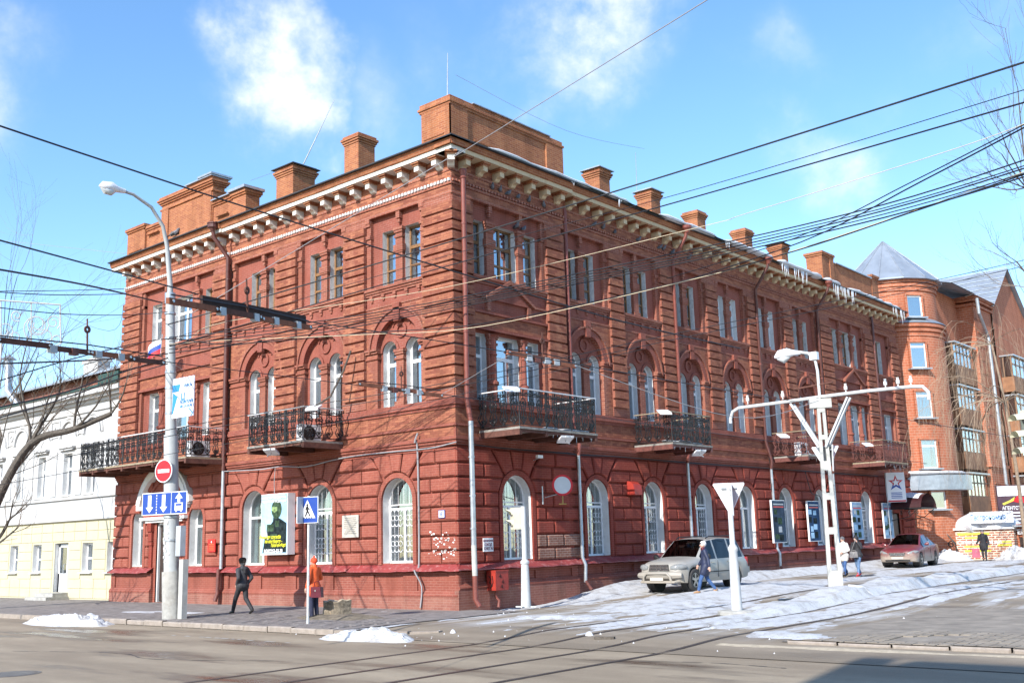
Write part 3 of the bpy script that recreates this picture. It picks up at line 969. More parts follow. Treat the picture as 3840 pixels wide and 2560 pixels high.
# ---------------------------------------------------------------- bays
def pier(fac, c, hw, o, z0, z1, cap, mid=True):
    m = MB()
    d = o-0.04
    m.fbox(c-hw+0.03, c+hw-0.03, o-REC, d, z0, z1)
    for (a, b, e, q) in ((z1-0.04, z1+0.06, 0.05, 0.07), (z1-0.12, z1-0.04, 0.02, 0.045), (z1-0.30, z1-0.22, 0.02, 0.045), (z0, z0+0.16, 0.03, 0.05)):
        m.fbox(c-hw-e+.02, c+hw+e-.02, o-REC, d+q, a, b)
    if mid:
        m.fbox(c-hw-0.03, c+hw+0.03, o-REC, d+0.05, z1-0.78, z1-0.55)
        m.fbox(c-hw-0.005, c+hw+0.005, o-REC, d+0.03, z1-0.84, z1-0.78)
    fpart('window_pier', 'brick_wall', fac, m)
def sill_and_corbels(fac, a, b, o, n=5, z=10.70):
    m = MB()
    for z0, z1, e in ((z-0.09, z-0.005, 0.11), (z-0.17, z-0.09, 0.06), (z-0.25, z-0.17, 0.02)):
        m.fbox(a, b, o-REC, o+e, z0, z1)
    fpart('sill_course', 'brick_wall', fac, m)
    m = MB().fbox(a, b, o-REC, o-0.03, 9.98, z-0.25)
    fpart('apron', 'brick_painted', fac, m)
    for k in range(n):
        c = a+(b-a)*(k+0.5)/n
        m = MB().fbox(c-0.07, c+0.07, o-0.03, o+0.05, z-0.36, z-0.25)
        m.fbox(c-0.05, c+0.05, o-0.03, o+0.02, z-0.46, z-0.36)
        fpart('corbel', 'brick_wall', fac, m)
    m = MB().fbox(a, b, o-0.03, o+0.03, 9.98, 10.05)
    fpart('string_course', 'brick_wall', fac, m)
def ring_part(name, mat, fac, c, r0, r1, d0, d1, a0=0, a1=PI, n=22):
    return fpart(name, mat, fac, MB().ring(c, r0, r1, -d1, -d0, a0, a1, n))
def bay_edges(fac, c):
    a = max([b for (_, b) in PIL[fac] if b < c]+[XL if fac == LEFT else 0])
    b = min([a2 for (a2, _) in PIL[fac] if a2 > c]+[UR])
    for (u0, u1, o) in SEC[fac]:
        if u0 < c < u1: return max(a, u0), min(b, u1), o
for fac in (LEFT, RIGHT):
    for c3, c2 in zip(PAIR3[fac], PAIR2[fac]):
        a, b, o = bay_edges(fac, c3)
        # third floor
        pier(fac, c3, 0.20, o, 10.70, 12.62, True)
        for s in (-1, 1):
            e0 = a if s < 0 else b
            x0, x1 = sorted((e0, e0-s*0.22))
            m = MB().fbox(x0, x1, o-REC, o-0.02, 10.70, 13.0)
            m.fbox(x0-0.02 if s > 0 else x0, x1+0.02 if s < 0 else x1, o-REC, o+0.03, 12.55, 12.68)
            m.fbox(x0-0.01 if s > 0 else x0, x1+0.01 if s < 0 else x1, o-REC, o+0.01, 12.3, 12.36)
            fpart('jamb_strip', 'brick_wall', fac, m)
            m = MB().fbox(x0, x1, o-REC, o+0.04, 13.0, 13.1); m.fbox(x0, x1, o-REC, o+0.06, 13.1, 13.26)
            fpart('corbel', 'brick_wall', fac, m)
        m = MB().fbox(c3-0.09, c3+0.09, o-REC, o+0.02, 13.0, 13.26); m.fbox(c3-0.06, c3+0.06, o-REC, o-0.02, 12.86, 13.0)
        fpart('corbel', 'brick_wall', fac, m)
        sill_and_corbels(fac, a, b, o)
        # second floor: arched field
        k = 1.0 if fac == LEFT else 0.955
        rin, rout, hood = 1.06*k, 1.32*k, 1.39*k
        zs = 8.46
        m = MB()
        wall_sheet(m, a, b, 6.52, 9.98, o, [(c2-rin, c2+rin, 6.52, zs, True)])
        cp = [(c2-rin, 6.52)]+arc_pts(c2, zs, rin, 22)+[(c2+rin, 6.52)]
        for p, q in zip(cp[:-1], cp[1:]):
            m.quad((p[0], -o, p[1]), (p[0], -o+REC, p[1]), (q[0], -o+REC, q[1]), (q[0], -o, q[1]))
        fpart('arch_wall', 'brick_wall', fac, m)
        brick_rect(fac, a+.01, b-.01, 6.53, 9.95, o, [('c', c2, zs, hood+0.02), ('r', c2-rin-0.02, c2+rin+0.02, 6.0, zs), ('r', a, c2-rin+.01, 8.2, 8.62), ('r', c2+rin-.01, b, 8.2, 8.62), ('r', c2-0.2, c2+0.2, 9.3, 10.1)])
        ring_part('archivolt', 'brick_painted', fac, (c2, zs), rin, rout, o, o+0.07)
        ring_part('hood_mould', 'brick_wall', fac, (c2, zs), rout, hood, o, o+0.13)
        m = MB().prism([(c2-0.13, 9.38), (c2+0.13, 9.38), (c2+0.17, 10.0), (c2-0.17, 10.0)], -(o+0.13), -o)
        fpart('keystone', 'brick_painted', fac, m)
        ring_part('oculus_ring', 'brick_painted', fac, (c2, 9.10), 0.17, 0.26, o-REC, o-REC+0.06, 0, 2*PI, 24)
        for s in (-1, 1):
            ring_part('window_arch', 'brick_painted', fac, (c2+s*0.57, Z2[1]), 0.362, 0.46, o-REC, o-REC+0.05, 0, PI, 16)
            a0 = R(118) if s < 0 else R(20)
            ring_part('tracery_arc', 'brick_painted', fac, (c2, 9.10), 0.42, 0.48, o-REC, o-REC+0.04, a0, a0+R(42), 6)
            # imposts beside the arch
            e0 = a if s < 0 else b
            x0, x1 = sorted((e0, c2+s*(rin-0.05)))
            m = MB()
            for z0, z1, e in ((8.50, 8.58, 0.11), (8.42, 8.50, 0.07), (8.22, 8.29, 0.05)):
                m.fbox(x0, x1, o-REC, o+e, z0, z1)
            fpart('impost', 'brick_wall', fac, m)
        pier(fac, c2, 0.21, o, 6.52, 8.38, True, False)
# three-light bays and the single-light bay
def tri_bay(fac, a, b, w3, w2, sill3, ped, top2):
    o = off(fac, (a+b)/2)
    for i in range(len(w3)-1):
        c = (w3[i][1]+w3[i+1][0])/2
        hw = min(0.24, (w3[i+1][0]-w3[i][1])/2+0.02)
        pier(fac, c, hw, o, sill3, 12.62, True)
        m = MB().fbox(c-0.08, c+0.08, o-REC, o+0.02, 13.0, 13.26); m.fbox(c-0.05, c+0.05, o-REC, o-0.02, 12.86, 13.0)
        fpart('corbel', 'brick_wall', fac, m)
    sill_and_corbels(fac, a, b, o, 0 if ped else 8, sill3)
    for i in range(len(w2)-1):
        c = (w2[i][1]+w2[i+1][0])/2
        hw = min(0.26, (w2[i+1][0]-w2[i][1])/2+0.02)
        pier(fac, c, hw, o, 6.52, top2-0.10, True, False)
        # round half column in front of the pier
        mb = MB()
        mb.lathe([(hw*0.72, 0), (hw*0.72, 0.5), (hw*0.95, 0.55), (hw*0.95, 0.62), (hw*0.66, 0.68), (hw*0.6, 1.5), (hw*0.8, 1.55), (hw*0.6, 1.6), (hw*0.6, top2-6.7), (hw, top2-6.62)], (c, -(o-0.06), 6.55), 12)
        fpart('column', 'brick_painted', fac, mb)
    # entablature
    m = MB()
    for z0, z1, e in ((top2+0.06, top2+0.16, 0.06), (top2+0.16, top2+0.62, -0.02), (top2+0.62, top2+0.70, 0.07)):
        m.fbox(a, b, o-REC, o+e, z0, z1)
    fpart('entablature', 'brick_painted', fac, m)
    m = MB().fbox(a, b, o-REC, o-0.04, top2+0.70, 9.98)
    fpart('apron', 'brick_painted', fac, m)
    brick_rect(fac, a+.02, b-.02, top2+0.18, top2+0.60, o-0.02)
    if ped:
        c = (w2[1][0]+w2[1][1])/2 if len(w2) > 2 else (a+b)/2
        hw = 1.15
        m = MB().prism([(c-hw, 9.95), (c+hw, 9.95), (c, 10.62)], -(o+0.06), -(o-REC))
        pd = fpart('pediment', 'brick_painted', fac, m)
        for s in (-1, 1):
            x0, x1 = c+s*hw, c
            pts = [(c+s*(hw+0.12), 9.92), (c+s*(hw+0.12), 10.02), (c, 10.74), (c, 10.60)]
            if s > 0: pts = pts[::-1]
            else: pts = pts
            mm = MB().prism(pts if s < 0 else pts, -(o+0.16), -(o-REC))
            mm.build('raking_cornice', 'brick_wall', pd)
            m = MB().fbox(c+s*(hw-0.1)-0.09, c+s*(hw-0.1)+0.09, o-0.04, o+0.07, top2+0.72, 9.95)
            fpart('console', 'brick_wall', fac, m)
    for e0, s in ((a, -1), (b, 1)):
        x0, x1 = sorted((e0, e0-s*0.18))
        m = MB().fbox(x0, x1, o-REC, o-0.02, sill3, 13.26)
        m.fbox(x0, x1, o-REC, o+0.03, 12.55, 12.68)
        fpart('jamb_strip', 'brick_wall', fac, m)
        m = MB().fbox(x0, x1, o-REC, o-0.02, 6.52, top2+.06)
        fpart('jamb_strip', 'brick_wall', fac, m)
tri_bay(LEFT, -19.0, -13.38, [(-18.36, -17.6), (-16.6, -15.25), (-14.25, -13.5)], [(-18.36, -17.6), (-16.6, -15.25), (-14.25, -13.5)], 10.62, False, 8.75)
tri_bay(RIGHT, 0.86, 4.76, [(0.88, 1.68), (2.08, 3.32), (3.62, 4.4)], [(0.88, 1.68), (2.08, 3.32), (3.62, 4.4)], 10.70, True, 8.82)
tri_bay(RIGHT, 28.7, 33.2, [(29.1, 29.9), (30.3, 31.5), (31.8, 32.5)], [(29.4, 30.2), (30.6, 31.8), (32.1, 32.8)], 10.80, True, 8.80)
tri_bay(RIGHT, 34.3, 37.0, [(35.25, 36.05)], [(35.6, 36.5)], 10.85, False, 8.72)

# ---------------------------------------------------------------- rusticated ground floor
ROWS = [1.36, 1.78, 2.22, 2.67, 3.12, 3.58, 4.03, 4.48, 4.96]
TH = R(40)
def opening_half(w, zsp, z, ring=0.20):
    rr = w/2+ring
    if z <= zsp: return rr
    dz = z-zsp
    h = math.sqrt(max(0, rr*rr-dz*dz))
    if dz > rr*math.cos(TH): h = max(h, dz*math.tan(TH))
    return h
for fac in (LEFT, RIGHT):
    wins = sorted([w for w in WIN[fac] if w['z0'] < 5], key=lambda w: w['c'])
    U0, U1 = (XL-0.12, 0.0) if fac == LEFT else (0.0, UR+0.1)
    for r in range(len(ROWS)-1):
        z0, z1 = ROWS[r]+0.025, ROWS[r+1]-0.025
        segs = []
        cur = (U0, U0)
        obs = []
        for w in wins:
            hb, ht = opening_half(w['w'], w['z1'], z0), opening_half(w['w'], w['z1'], z1)
            small = w['w'] < 1.2
            if small and z0 > w['z1']+w['w']/2+0.75: continue
            if w['z1']+w['w']/2+0.9 < z0 and not small and hb < 0.2: continue
            obs.append((w['c']-hb, w['c']-ht, w['c']+hb, w['c']+ht))
        if fac == LEFT and z0 < 4.95:
            dh = 1.15 if z0 < 3.2 else (2.0 if z0 < 4.4 else 1.0)
            obs = [q for q in obs if not (q[2] > -16.5-dh and q[0] < -16.5+dh and z0 > 3.6)]
            obs.append((-16.5-dh, -16.5-dh, -16.5+dh, -16.5+dh))
        if fac == RIGHT and z0 < 3.3:
            obs.append((34.6, 34.6, 36.4, 36.4))
        obs.sort()
        for q in obs:
            if q[0] > cur[0]: segs.append((cur, (q[0], q[1])))
            cur = (q[2], q[3])
        segs.append((cur, (U1, U1)))
        for (p, q) in segs:
            lo, hi = max(p), min(q)
            L = hi-lo
            if L < 0.12: continue
            n = max(1, int(round(L/(0.98 if L > 1.6 else 0.85))))
            if n > 1 and r % 2: fr = [0]+[(k+0.55)/n for k in range(n)]+[1]
            else: fr = [k/n for k in range(n+1)]
            if n == 2 and r % 2: fr = [0, 0.36, 1]
            if n == 2 and not r % 2: fr = [0, 0.62, 1]
            for k in range(len(fr)-1):
                b0 = p[0] if k == 0 else lo+L*fr[k]
                t0 = p[1] if k == 0 else lo+L*fr[k]
                b1 = q[0] if k == len(fr)-2 else lo+L*fr[k+1]
                t1 = q[1] if k == len(fr)-2 else lo+L*fr[k+1]
                if min(b1-b0, t1-t0) < 0.08: continue
                o = off(fac, min(max((b0+b1)/2, U0+.2), U1-.2))
                g0 = 0.0 if abs(b0-U0) < 1e-6 else 0.022
                g1 = 0.0 if abs(b1-U1) < 1e-6 else 0.022
                if fac == LEFT and abs(b1-U1) < 1e-6: b1 = t1 = 0.068
                if fac == RIGHT and abs(b0-U0) < 1e-6: b0 = t0 = -0.066
                m = MB().pillow([(b0+g0, z0), (b1-g1, z0), (t1-g1, z1), (t0+g0, z1)], -(o-0.035), -(o+0.035), -(o+0.078+random.uniform(-.006, .006)), 0.045)
                fpart('rusticated_block', 'brick_rustic_pale' if fac == LEFT else ('brick_bare' if (3.7 < b0 < 6.2 and z0 < 2.2) else 'brick_rustic'), fac, m)
    for w in wins:
        o = off(fac, w['c'])
        rr = w['w']/2
        ring_part('arch_band', 'brick_rustic_pale' if fac == LEFT else 'brick_rustic', fac, (w['c'], w['z1']), rr+0.002, rr+0.17, o-0.03, o+0.045, 0, PI, 20)
        for s in (-1, 1):
            x0, x1 = sorted((w['c']+s*(rr+0.002), w['c']+s*(rr+0.17)))
            fpart('jamb_band', 'brick_rustic_pale' if fac == LEFT else 'brick_rustic', fac, MB().fbox(x0, x1, o-0.03, o+0.045, 1.37, w['z1']))
        if w['w'] < 1.2: continue
        R0 = rr+0.20
        for t0, t1 in ((-38, -13), (-11, 11), (13, 38)):
            ta, tb = R(90-t1), R(90-t0)
            poly = []
            for k in range(4):
                t = ta+(tb-ta)*k/3
                poly.append((w['c']+R0*math.cos(t), w['z1']+R0*math.sin(t)))
            ztop = 4.935 if t0 == -11 else 4.93
            H = ztop-w['z1']
            poly.append((w['c']+H/math.tan(tb), ztop))
            poly.append((w['c']+H/math.tan(ta), ztop))
            poly = [poly[3], poly[2], poly[1], poly[0], poly[5], poly[4]]
            e = 0.10 if t0 == -11 else 0.078
            m = MB().pillow(poly, -(o-0.035), -(o+e-0.04), -(o+e), 0.035)
            fpart('voussoir', 'brick_rustic_pale' if fac == LEFT else 'brick_rustic', fac, m)
# torn paper scraps pasted on the corner blocks
sm_ = MB(); rs_ = random.Random(2)
for k in range(70):
    u, z, s_ = rs_.gauss(-.55, .32), rs_.gauss(1.72 if k % 2 else 2.12, .10), rs_.uniform(.012, .05)
    if -1.2 < u < .0: sm_.add([(u-s_, -.0885, z), (u+s_*.8, -.0885, z-s_*.4), (u+s_, -.0885, z+s_*.9), (u-s_*.7, -.0885, z+s_)], [(0, 1, 2, 3)])
tag(sm_.build('paper_scraps', 'dust_white', BL), kind='stuff')
# plinth, skirting panels and the red metal ledge
GAPS = {LEFT: [(-17.35, -15.65)], RIGHT: [(34.6, 36.4)]}
for fac in (LEFT, RIGHT):
    for (u0, u1, o) in SEC[fac]:
        a0, b0 = (u0-0.12 if u0 == XL else u0), u1
        runs = []
        cur = a0
        for g0, g1 in GAPS[fac]:
            if u0 < g0 < u1:
                runs.append((cur, g0)); cur = g1
        runs.append((cur, b0))
        for (a, b) in runs:
            ea = -(0.145) if (fac == RIGHT and a == 0.0) else a
            eb = 0.146 if (fac == LEFT and b == 0.0) else b
            def e2(x, d): return (d if x > 0.1 and x < 0.2 and fac == LEFT else (-d+.001 if x < 0 and fac == RIGHT else x))
            m = MB().fbox(e2(ea, .145), e2(eb, .146), o-0.03, o+0.145, -0.4, 0.37+(0.22 if fac == RIGHT else 0))
            fpart('plinth', 'brick_plinth', fac, m)
            zq = 0.37+(0.22 if fac == RIGHT else 0)
            A, B = e2(ea, .10), e2(eb, .10)
            m = MB().prismx([(-(o-0.03), zq), (-(o+0.15), zq), (-(o+0.165), zq+0.05), (-(o+0.14), zq+0.10), (-(o+0.06), zq+0.2), (-(o-0.03), zq+0.2)], A, B)
            fpart('plinth_moulding', 'brick_painted', fac, m)
            m = MB().fbox(A, B, o-0.03, o+0.02, zq+0.2, 1.16)
            fpart('skirting', 'brick_painted', fac, m)
            m = MB().fbox(A, B, o+0.02, o+0.07, 1.06, 1.13)
            fpart('skirting_rail', 'brick_painted', fac, m)
            n = max(1, int((b-a)/1.9))
            for k in range(n+1):
                x = a+(b-a)*k/n
                x0, x1 = max(A, x-0.32), min(B, x+0.32)
                if x1-x0 > 0.1:
                    fpart('skirting_pier', 'brick_painted', fac, MB().fbox(x0, x1, o+0.02, o+0.075, zq+0.19, 1.07))
            # ledge of bent metal sheets
            ns = max(1, int((b-a)/2.4))
            for k in range(ns):
                x0, x1 = a+(b-a)*k/ns, a+(b-a)*(k+1)/ns
                if fac == LEFT and b == 0.0 and k == ns-1: x1 = 0.30
                if fac == RIGHT and a == 0.0 and k == 0: x0 = -0.28
                pts = frange(x0, x1, 0.4)
                m = MB()
                vs = []
                for i, x in enumerate(pts):
                    wv = random.uniform(-0.015, 0.015)
                    xt = min(x, 0.05) if fac == LEFT else max(x, -0.05)
                    dz = -0.012*(k % 2)
                    vs += [(xt, -(o-0.02), 1.385), (x, -(o+0.27+wv), 1.20+dz+wv*1.3), (x, -(o+0.275+wv), 1.165+dz+wv*1.3)]
                nn = len(pts)
                fs = []
                for i in range(nn-1):
                    fs += [(3*i, 3*i+1, 3*i+4, 3*i+3), (3*i+1, 3*i+2, 3*i+5, 3*i+4)]
                m.add(vs, fs)
                fpart('ledge_sheet', 'red_ledge', fac, m)

# ---------------------------------------------------------------- main cornice
ZC = 14.53
OV = 0.53
cm = MB()
for name, mat, d, z0, z1 in (('cornice', 'cornice_paint', OV, ZC, ZC+0.15), ('cornice_brick_cove', 'brick_orange', OV+0.10, ZC+0.15, ZC+0.35), ('eaves_edge', 'roof_dark', OV+0.22, ZC+0.35, ZC+0.39)):
    for fac in (LEFT, RIGHT):
        m = MB()
        for (u0, u1, o) in SEC[fac]:
            a, b = u0, u1
            dd = d+o+(0 if fac == LEFT else -0.0015)
            if fac == LEFT and b == 0.0: b = dd
            if fac == RIGHT and a == 0.0: a = -dd+0.003
            if u0 == XL: a = XL-0.42
            if u1 == UR: b = UR+0.55
            if name == 'cornice':
                n = max(1, int((b-a)/1.3))
                for k in range(n):      # slabs of the white band
                    x0, x1 = a+(b-a)*k/n, a+(b-a)*(k+1)/n
                    mm = MB().fbox(x0+0.003, x1-0.003, o-REC, dd+random.uniform(-.008, .008), z0, z1+random.uniform(-.004, .0))
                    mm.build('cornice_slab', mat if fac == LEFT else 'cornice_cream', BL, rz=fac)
            elif name == 'cornice_brick_cove':
                m.prismx([(-(o-REC), z0), (-(dd-0.06), z0), (-(dd-0.02), z0+0.1), (-dd, z1), (-(o-REC), z1)], a, b)
            else:
                m.fbox(a, b, o-REC, dd, z0, z1)
        if m.v: fpart(name, mat, fac, m)
    if name == 'cornice_brick_cove':    # soldier bricks of the cove
        for fac in (LEFT, RIGHT):
            m = MB()
            for (u0, u1, o) in SEC[fac]:
                a, b = (u0 if u0 != XL else XL-0.4), (u1 if u1 != 0.0 else OV)
                if fac == RIGHT and u0 == 0.0: a = -OV
                for k in range(int((b-a)/0.085)):
                    x = a+k*0.085
                    m.add([(x+.006, -(o+d-.055), z0+.01), (x+.079, -(o+d-.055), z0+.01), (x+.079, -(o+d+.012), z1-.01), (x+.006, -(o+d+.012), z1-.01)], [(0, 1, 2, 3)])
            tag(fpart('soldier_course', 'brick_orange', fac, m), kind='stuff')
# brackets
bm = MB()
bm.prismx([(0.02, 0.12), (-0.08, 0.12), (-0.13, 0.14), (-0.18, 0.21), (-0.24, 0.23), (-0.37, 0.23), (-0.37, 0.41), (0.02, 0.41)], -0.105, 0.105)
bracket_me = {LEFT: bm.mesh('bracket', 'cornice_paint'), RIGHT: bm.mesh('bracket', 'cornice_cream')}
cap = MB().fbox(-0.15, 0.15, -0.02, 0.41, 0.41, 0.47)
cap.fbox(-0.18, 0.18, -0.02, 0.46, 0.47, 0.528)
cap_me = cap.mesh('bracket_cap', 'brick_orange')
for fac in (LEFT, RIGHT):
    for (u0, u1, o) in SEC[fac]:
        n = int(round((u1-u0)/0.82))
        for k in range(n):
            u = u0+(k+0.5)*(u1-u0)/n
            loc = Matrix.Rotation(fac, 3, 'Z') @ Vector((u, -o-0.03, 14.0))
            br = inst('bracket', bracket_me[fac], BL, loc, fac)
            inst('bracket_cap', cap_me, br)
bcorner = inst('bracket', bracket_me[LEFT], BL, (0.02, -0.02, 14.0), R(45), (1.1, 1.35, 1))
inst('bracket_cap', cap_me, bcorner)

# ---------------------------------------------------------------- roof, parapets, chimneys
ZR = ZC+0.39
ov = OV+0.22
rm = MB()
rl, rr_ = XL-0.42, UR+0.5
rm.quad((rl, -ov, ZR), (ov, -ov, ZR), (-6, 6, ZR+1.55), (rl, 6, ZR+1.55))
rm.quad((ov, -ov, ZR), (ov, rr_, ZR), (-6, rr_-4, ZR+1.55), (-6, 6, ZR+1.55))
rm.quad((rl, 6, ZR+1.55), (-6, 6, ZR+1.55), (-12.4, 12.4, ZR), (rl, 12.4, ZR))
rm.quad((-6, 6, ZR+1.55), (-6, rr_-4, ZR+1.55), (-12.4, rr_, ZR), (-12.4, 12.4, ZR))
rm.add([(ov, rr_, ZR), (-12.4, rr_, ZR), (-6, rr_-4, ZR+1.55)], [(0, 1, 2)])
rm.add([(rl, -ov, ZR), (rl, 6, ZR+1.55), (rl, 12.4, ZR)], [(0, 1, 2)])
roof = rm.build('roof', 'roof_green', BL)
def rect_block(name, mat, x0, x1, y0, y1, z0, z1, parent):
    return MB().box(x0, x1, y0, y1, z0, z1).build(name, mat, parent)
def chimney(cx, cy, w, l, ztop, zbase, capm='zinc', ncap=2):
    m = MB()
    h = ztop-zbase
    m.box(cx-w/2-.06, cx+w/2+.06, cy-l/2-.06, cy+l/2+.06, zbase-0.5, zbase+0.28)
    m.box(cx-w/2, cx+w/2, cy-l/2, cy+l/2, zbase+0.28, ztop-0.36)
    for k, e in enumerate((0.03, 0.07, 0.11)):
        m.box(cx-w/2-e, cx+w/2+e, cy-l/2-e, cy+l/2+e, ztop-0.36+k*0.085, ztop-0.36+(k+1)*0.085)
    m.box(cx-w/2-.05, cx+w/2+.05, cy-l/2-.05, cy+l/2+.05, ztop-0.105, ztop)
    # sunk panel edges
    m.box(cx-w*0.32, cx+w*0.32, cy-l/2-.03, cy-l/2, zbase+0.45, zbase+0.50)
    m.box(cx+w/2, cx+w/2+.03, cy-l*0.32, cy+l*0.32, zbase+0.45, zbase+0.50)
    c = m.build('chimney', 'brick_orange', roof)
    if capm:
        m = MB().box(cx-w/2-.16, cx+w/2+.16, cy-l/2-.16, cy+l/2+.16, ztop+.0, ztop+.035)
        m.box(cx-w/2-.05, cx+w/2+.05, cy-l/2-.05, cy+l/2+.05, ztop+.035, ztop+.10)
        m.build('chimney_cap', capm, c)
    return c
chimney(-10.35, 1.6, 1.1, 1.1, 17.15, 15.25, 'roof_dark')
chimney(-6.4, 1.6, 0.82, 0.82, 17.45, 15.25, None)
chimney(-5.9, 3.6, 0.9, 0.8, 16.85, 15.5, None)
for y, zt, cp in ((10.9, 17.3, 'zinc'), (14.8, 17.3, 'zinc'), (18.75, 17.25, None), (23.4, 17.35, None), (27.4, 17.35, 'roof_dark')):
    chimney(-1.9, y, 0.74, 0.74, zt, 15.2, cp)
# corner parapet
def parapet(pts, zb, zt, piers, name='parapet'):
    m = MB().prismz(pts, zb, zt-0.24)
    p = m.build(name, 'brick_orange', roof)
    return p
pp = MB()
pp.box(-1.3, 0.06, -0.06, 0.5, 14.9, 16.35)
pp.box(-0.44, 0.05, 0.5, 5.9, 14.9, 16.35)
cp = pp.build('parapet', 'brick_orange', roof)
for z0, z1, e in ((16.35, 16.43, 0.05), (16.43, 16.51, 0.09), (16.51, 16.66, 0.04)):
    m = MB().box(-1.3-e, 0.06+e, -0.06-e, 0.5+e, z0, z1)
    m.box(-0.44-e, 0.05+e, 0.5+e, 5.9+e, z0, z1)
    m.build('parapet_moulding', 'brick_orange', cp)
for (x0, x1, y0, y1) in ((-1.25, 0.10, -0.10, -0.06), (0.06, 0.10, -0.10, 0.75), (0.05, 0.12, 4.95, 5.93)):
    MB().box(x0, x1, y0, y1, 15.15, 16.35).build('parapet_pier', 'brick_orange', cp)
MB().box(0.05, 0.075, 1.1, 4.7, 15.35, 15.42).build('parapet_panel', 'brick_orange', cp)
MB().box(-1.15, -0.2, -0.125, -0.10, 15.35, 15.40).build('parapet_panel', 'brick_orange', cp)
m = MB()
for i in range(14):
    x = 1.0+i*0.3
    m.box(-0.55, 0.16, x, x+0.29, 16.66, 16.69+0.004*(i % 3))
m.build('parapet_cap', 'zinc', cp)
# long parapet over the left bay, stepped
p2 = MB()
p2.box(-20.5, -19.0, -0.1, 0.5, 14.9, 16.30); p2.box(-19.0, -17.7, 0.0, 0.4, 14.9, 16.15)
p2.box(-17.7, -13.75, -0.06, 0.5, 14.9, 17.0); p2.box(-13.75, -11.5, 0.0, 0.5, 14.9, 16.05); p2.box(-12.3, -11.4, -0.06, 0.6, 14.9, 16.05)
p2o = p2.build('parapet', 'brick_orange', roof)
for (x0, x1, y0, y1, z0) in ((-20.5, -19.0, -0.1, 0.5, 16.30), (-19.0, -17.75, 0.0, 0.4, 16.15), (-13.7, -12.35, 0.0, 0.5, 16.05), (-12.3, -11.4, -0.06, 0.6, 16.05)):
    m = MB().box(x0-.04, x1+.04, y0-.05, y1+.05, z0, z0+.08); m.box(x0-.08, x1+.08, y0-.1, y1+.1, z0+.08, z0+.2)
    m.build('parapet_moulding', 'brick_orange', p2o)
for z0, z1, e in ((16.75, 16.83, 0.06), (17.0, 17.08, 0.06), (17.08, 17.16, 0.12), (17.16, 17.24, 0.17), (17.24, 17.36, 0.10)):
    MB().box(-17.7-e, -13.75+e, -0.06-e, 0.5+e, z0, z1).build('parapet_moulding', 'brick_orange', p2o)
for (x0, x1) in ((-17.65, -17.1), (-14.4, -13.8)):
    MB().box(x0, x1, -0.11, -0.06, 15.1, 16.75).build('parapet_pier', 'brick_orange', p2o)
for (x0, x1, z) in ((-20.3, -19.25, 15.35), (-13.4, -12.6, 15.5), (-16.7, -14.8, 15.3), (-18.8, -17.9, 15.9)):
    MB().box(x0, x1, -0.14, -0.05, z, z+.06).build('parapet_panel', 'brick_orange', p2o)
m = MB(); m.box(-15.6, -13.6, -0.26, 0.7, 17.36, 17.42); m.box(-14.6, -13.55, -0.3, 0.75, 17.42, 17.50); m.build('parapet_cap', 'zinc', p2o)
m = MB(); m.box(-13.7, -12.35, -0.2, 0.65, 16.25, 16.30); m.box(-12.4, -11.25, -0.26, 0.75, 16.27, 16.38); m.build('parapet_cap', 'zinc', p2o)
# end parapet on the right
p3 = MB()
p3.box(-0.9, 0.0, 28.6, 30.0, 14.9, 16.7); p3.box(-0.45, 0.0, 30.0, 35.2, 14.9, 16.5); p3.box(-0.6, 0.04, 35.2, 36.1, 14.9, 16.55)
p3o = p3.build('parapet', 'brick_orange', roof)
for (x0, x1, y0, y1, z) in ((-0.9, 0, 28.6, 30.0, 16.7), (-0.6, .04, 35.2, 36.1, 16.55)):
    m = MB().box(x0-.05, x1+.05, y0-.05, y1+.05, z, z+.1); m.box(x0-.1, x1+.1, y0-.1, y1+.1, z+.1, z+.22); m.build('parapet_moulding', 'brick_orange', p3o)
MB().box(-0.55, 0.12, 30.2, 35.1, 16.5, 16.56).build('parapet_cap', 'zinc', p3o)
MB().box(0.0, 0.05, 29.5, 30.0, 15.0, 16.7).build('parapet_pier', 'brick_orange', p3o)
# snow and icicles along the shaded eaves
def lump(name, mat, pts, r, parent, kind=None, n=10, flat=0.6, seed=0):
    rnd = random.Random(seed)
    mb = MB()
    m = len(pts)
    rad = [r*(0.25 if i in (0, m-1) else rnd.uniform(0.75, 1.25)) for i in range(m)]
    mb.tube(pts, rad, n)
    cz = [p[2] for p in pts]
    for i in range(len(mb.v)):
        x, y, z = mb.v[i]
        j = min(m-1, i//n)
        mb.v[i] = (x, y, cz[j]+(z-cz[j])*flat)
    return mb.build(name, mat, parent, smooth=True)
def eave(y, in_=0.0, dz=0.0):
    return (ov-0.04-in_, y, ZR+0.02+in_*0.22+dz)
for (a, b, r, i_) in ((1.2, 9.6, 0.13, 0.12), (11.6, 16.3, 0.17, 0.10), (16.9, 21.6, 0.2, 0.10), (22.0, 27.0, 0.22, 0.12), (27.2, 29.4, 0.22, 0.15), (30.4, 38.2, 0.26, 0.3)):
    lump('roof_snow', 'snow_clean', [eave(y, i_+random.uniform(-.04, .04), 0.03) for y in frange(a, b, 0.45)], r, roof, seed=int(a*10))
m = MB()
m.quad((0.4, 35.5, ZR+.25), (0.6, 38.5, ZR+.2), (-5.5, 34.9, ZR+1.75), (-5.5, 30, ZR+1.75))
m.build('roof_snow', 'snow_clean', roof)
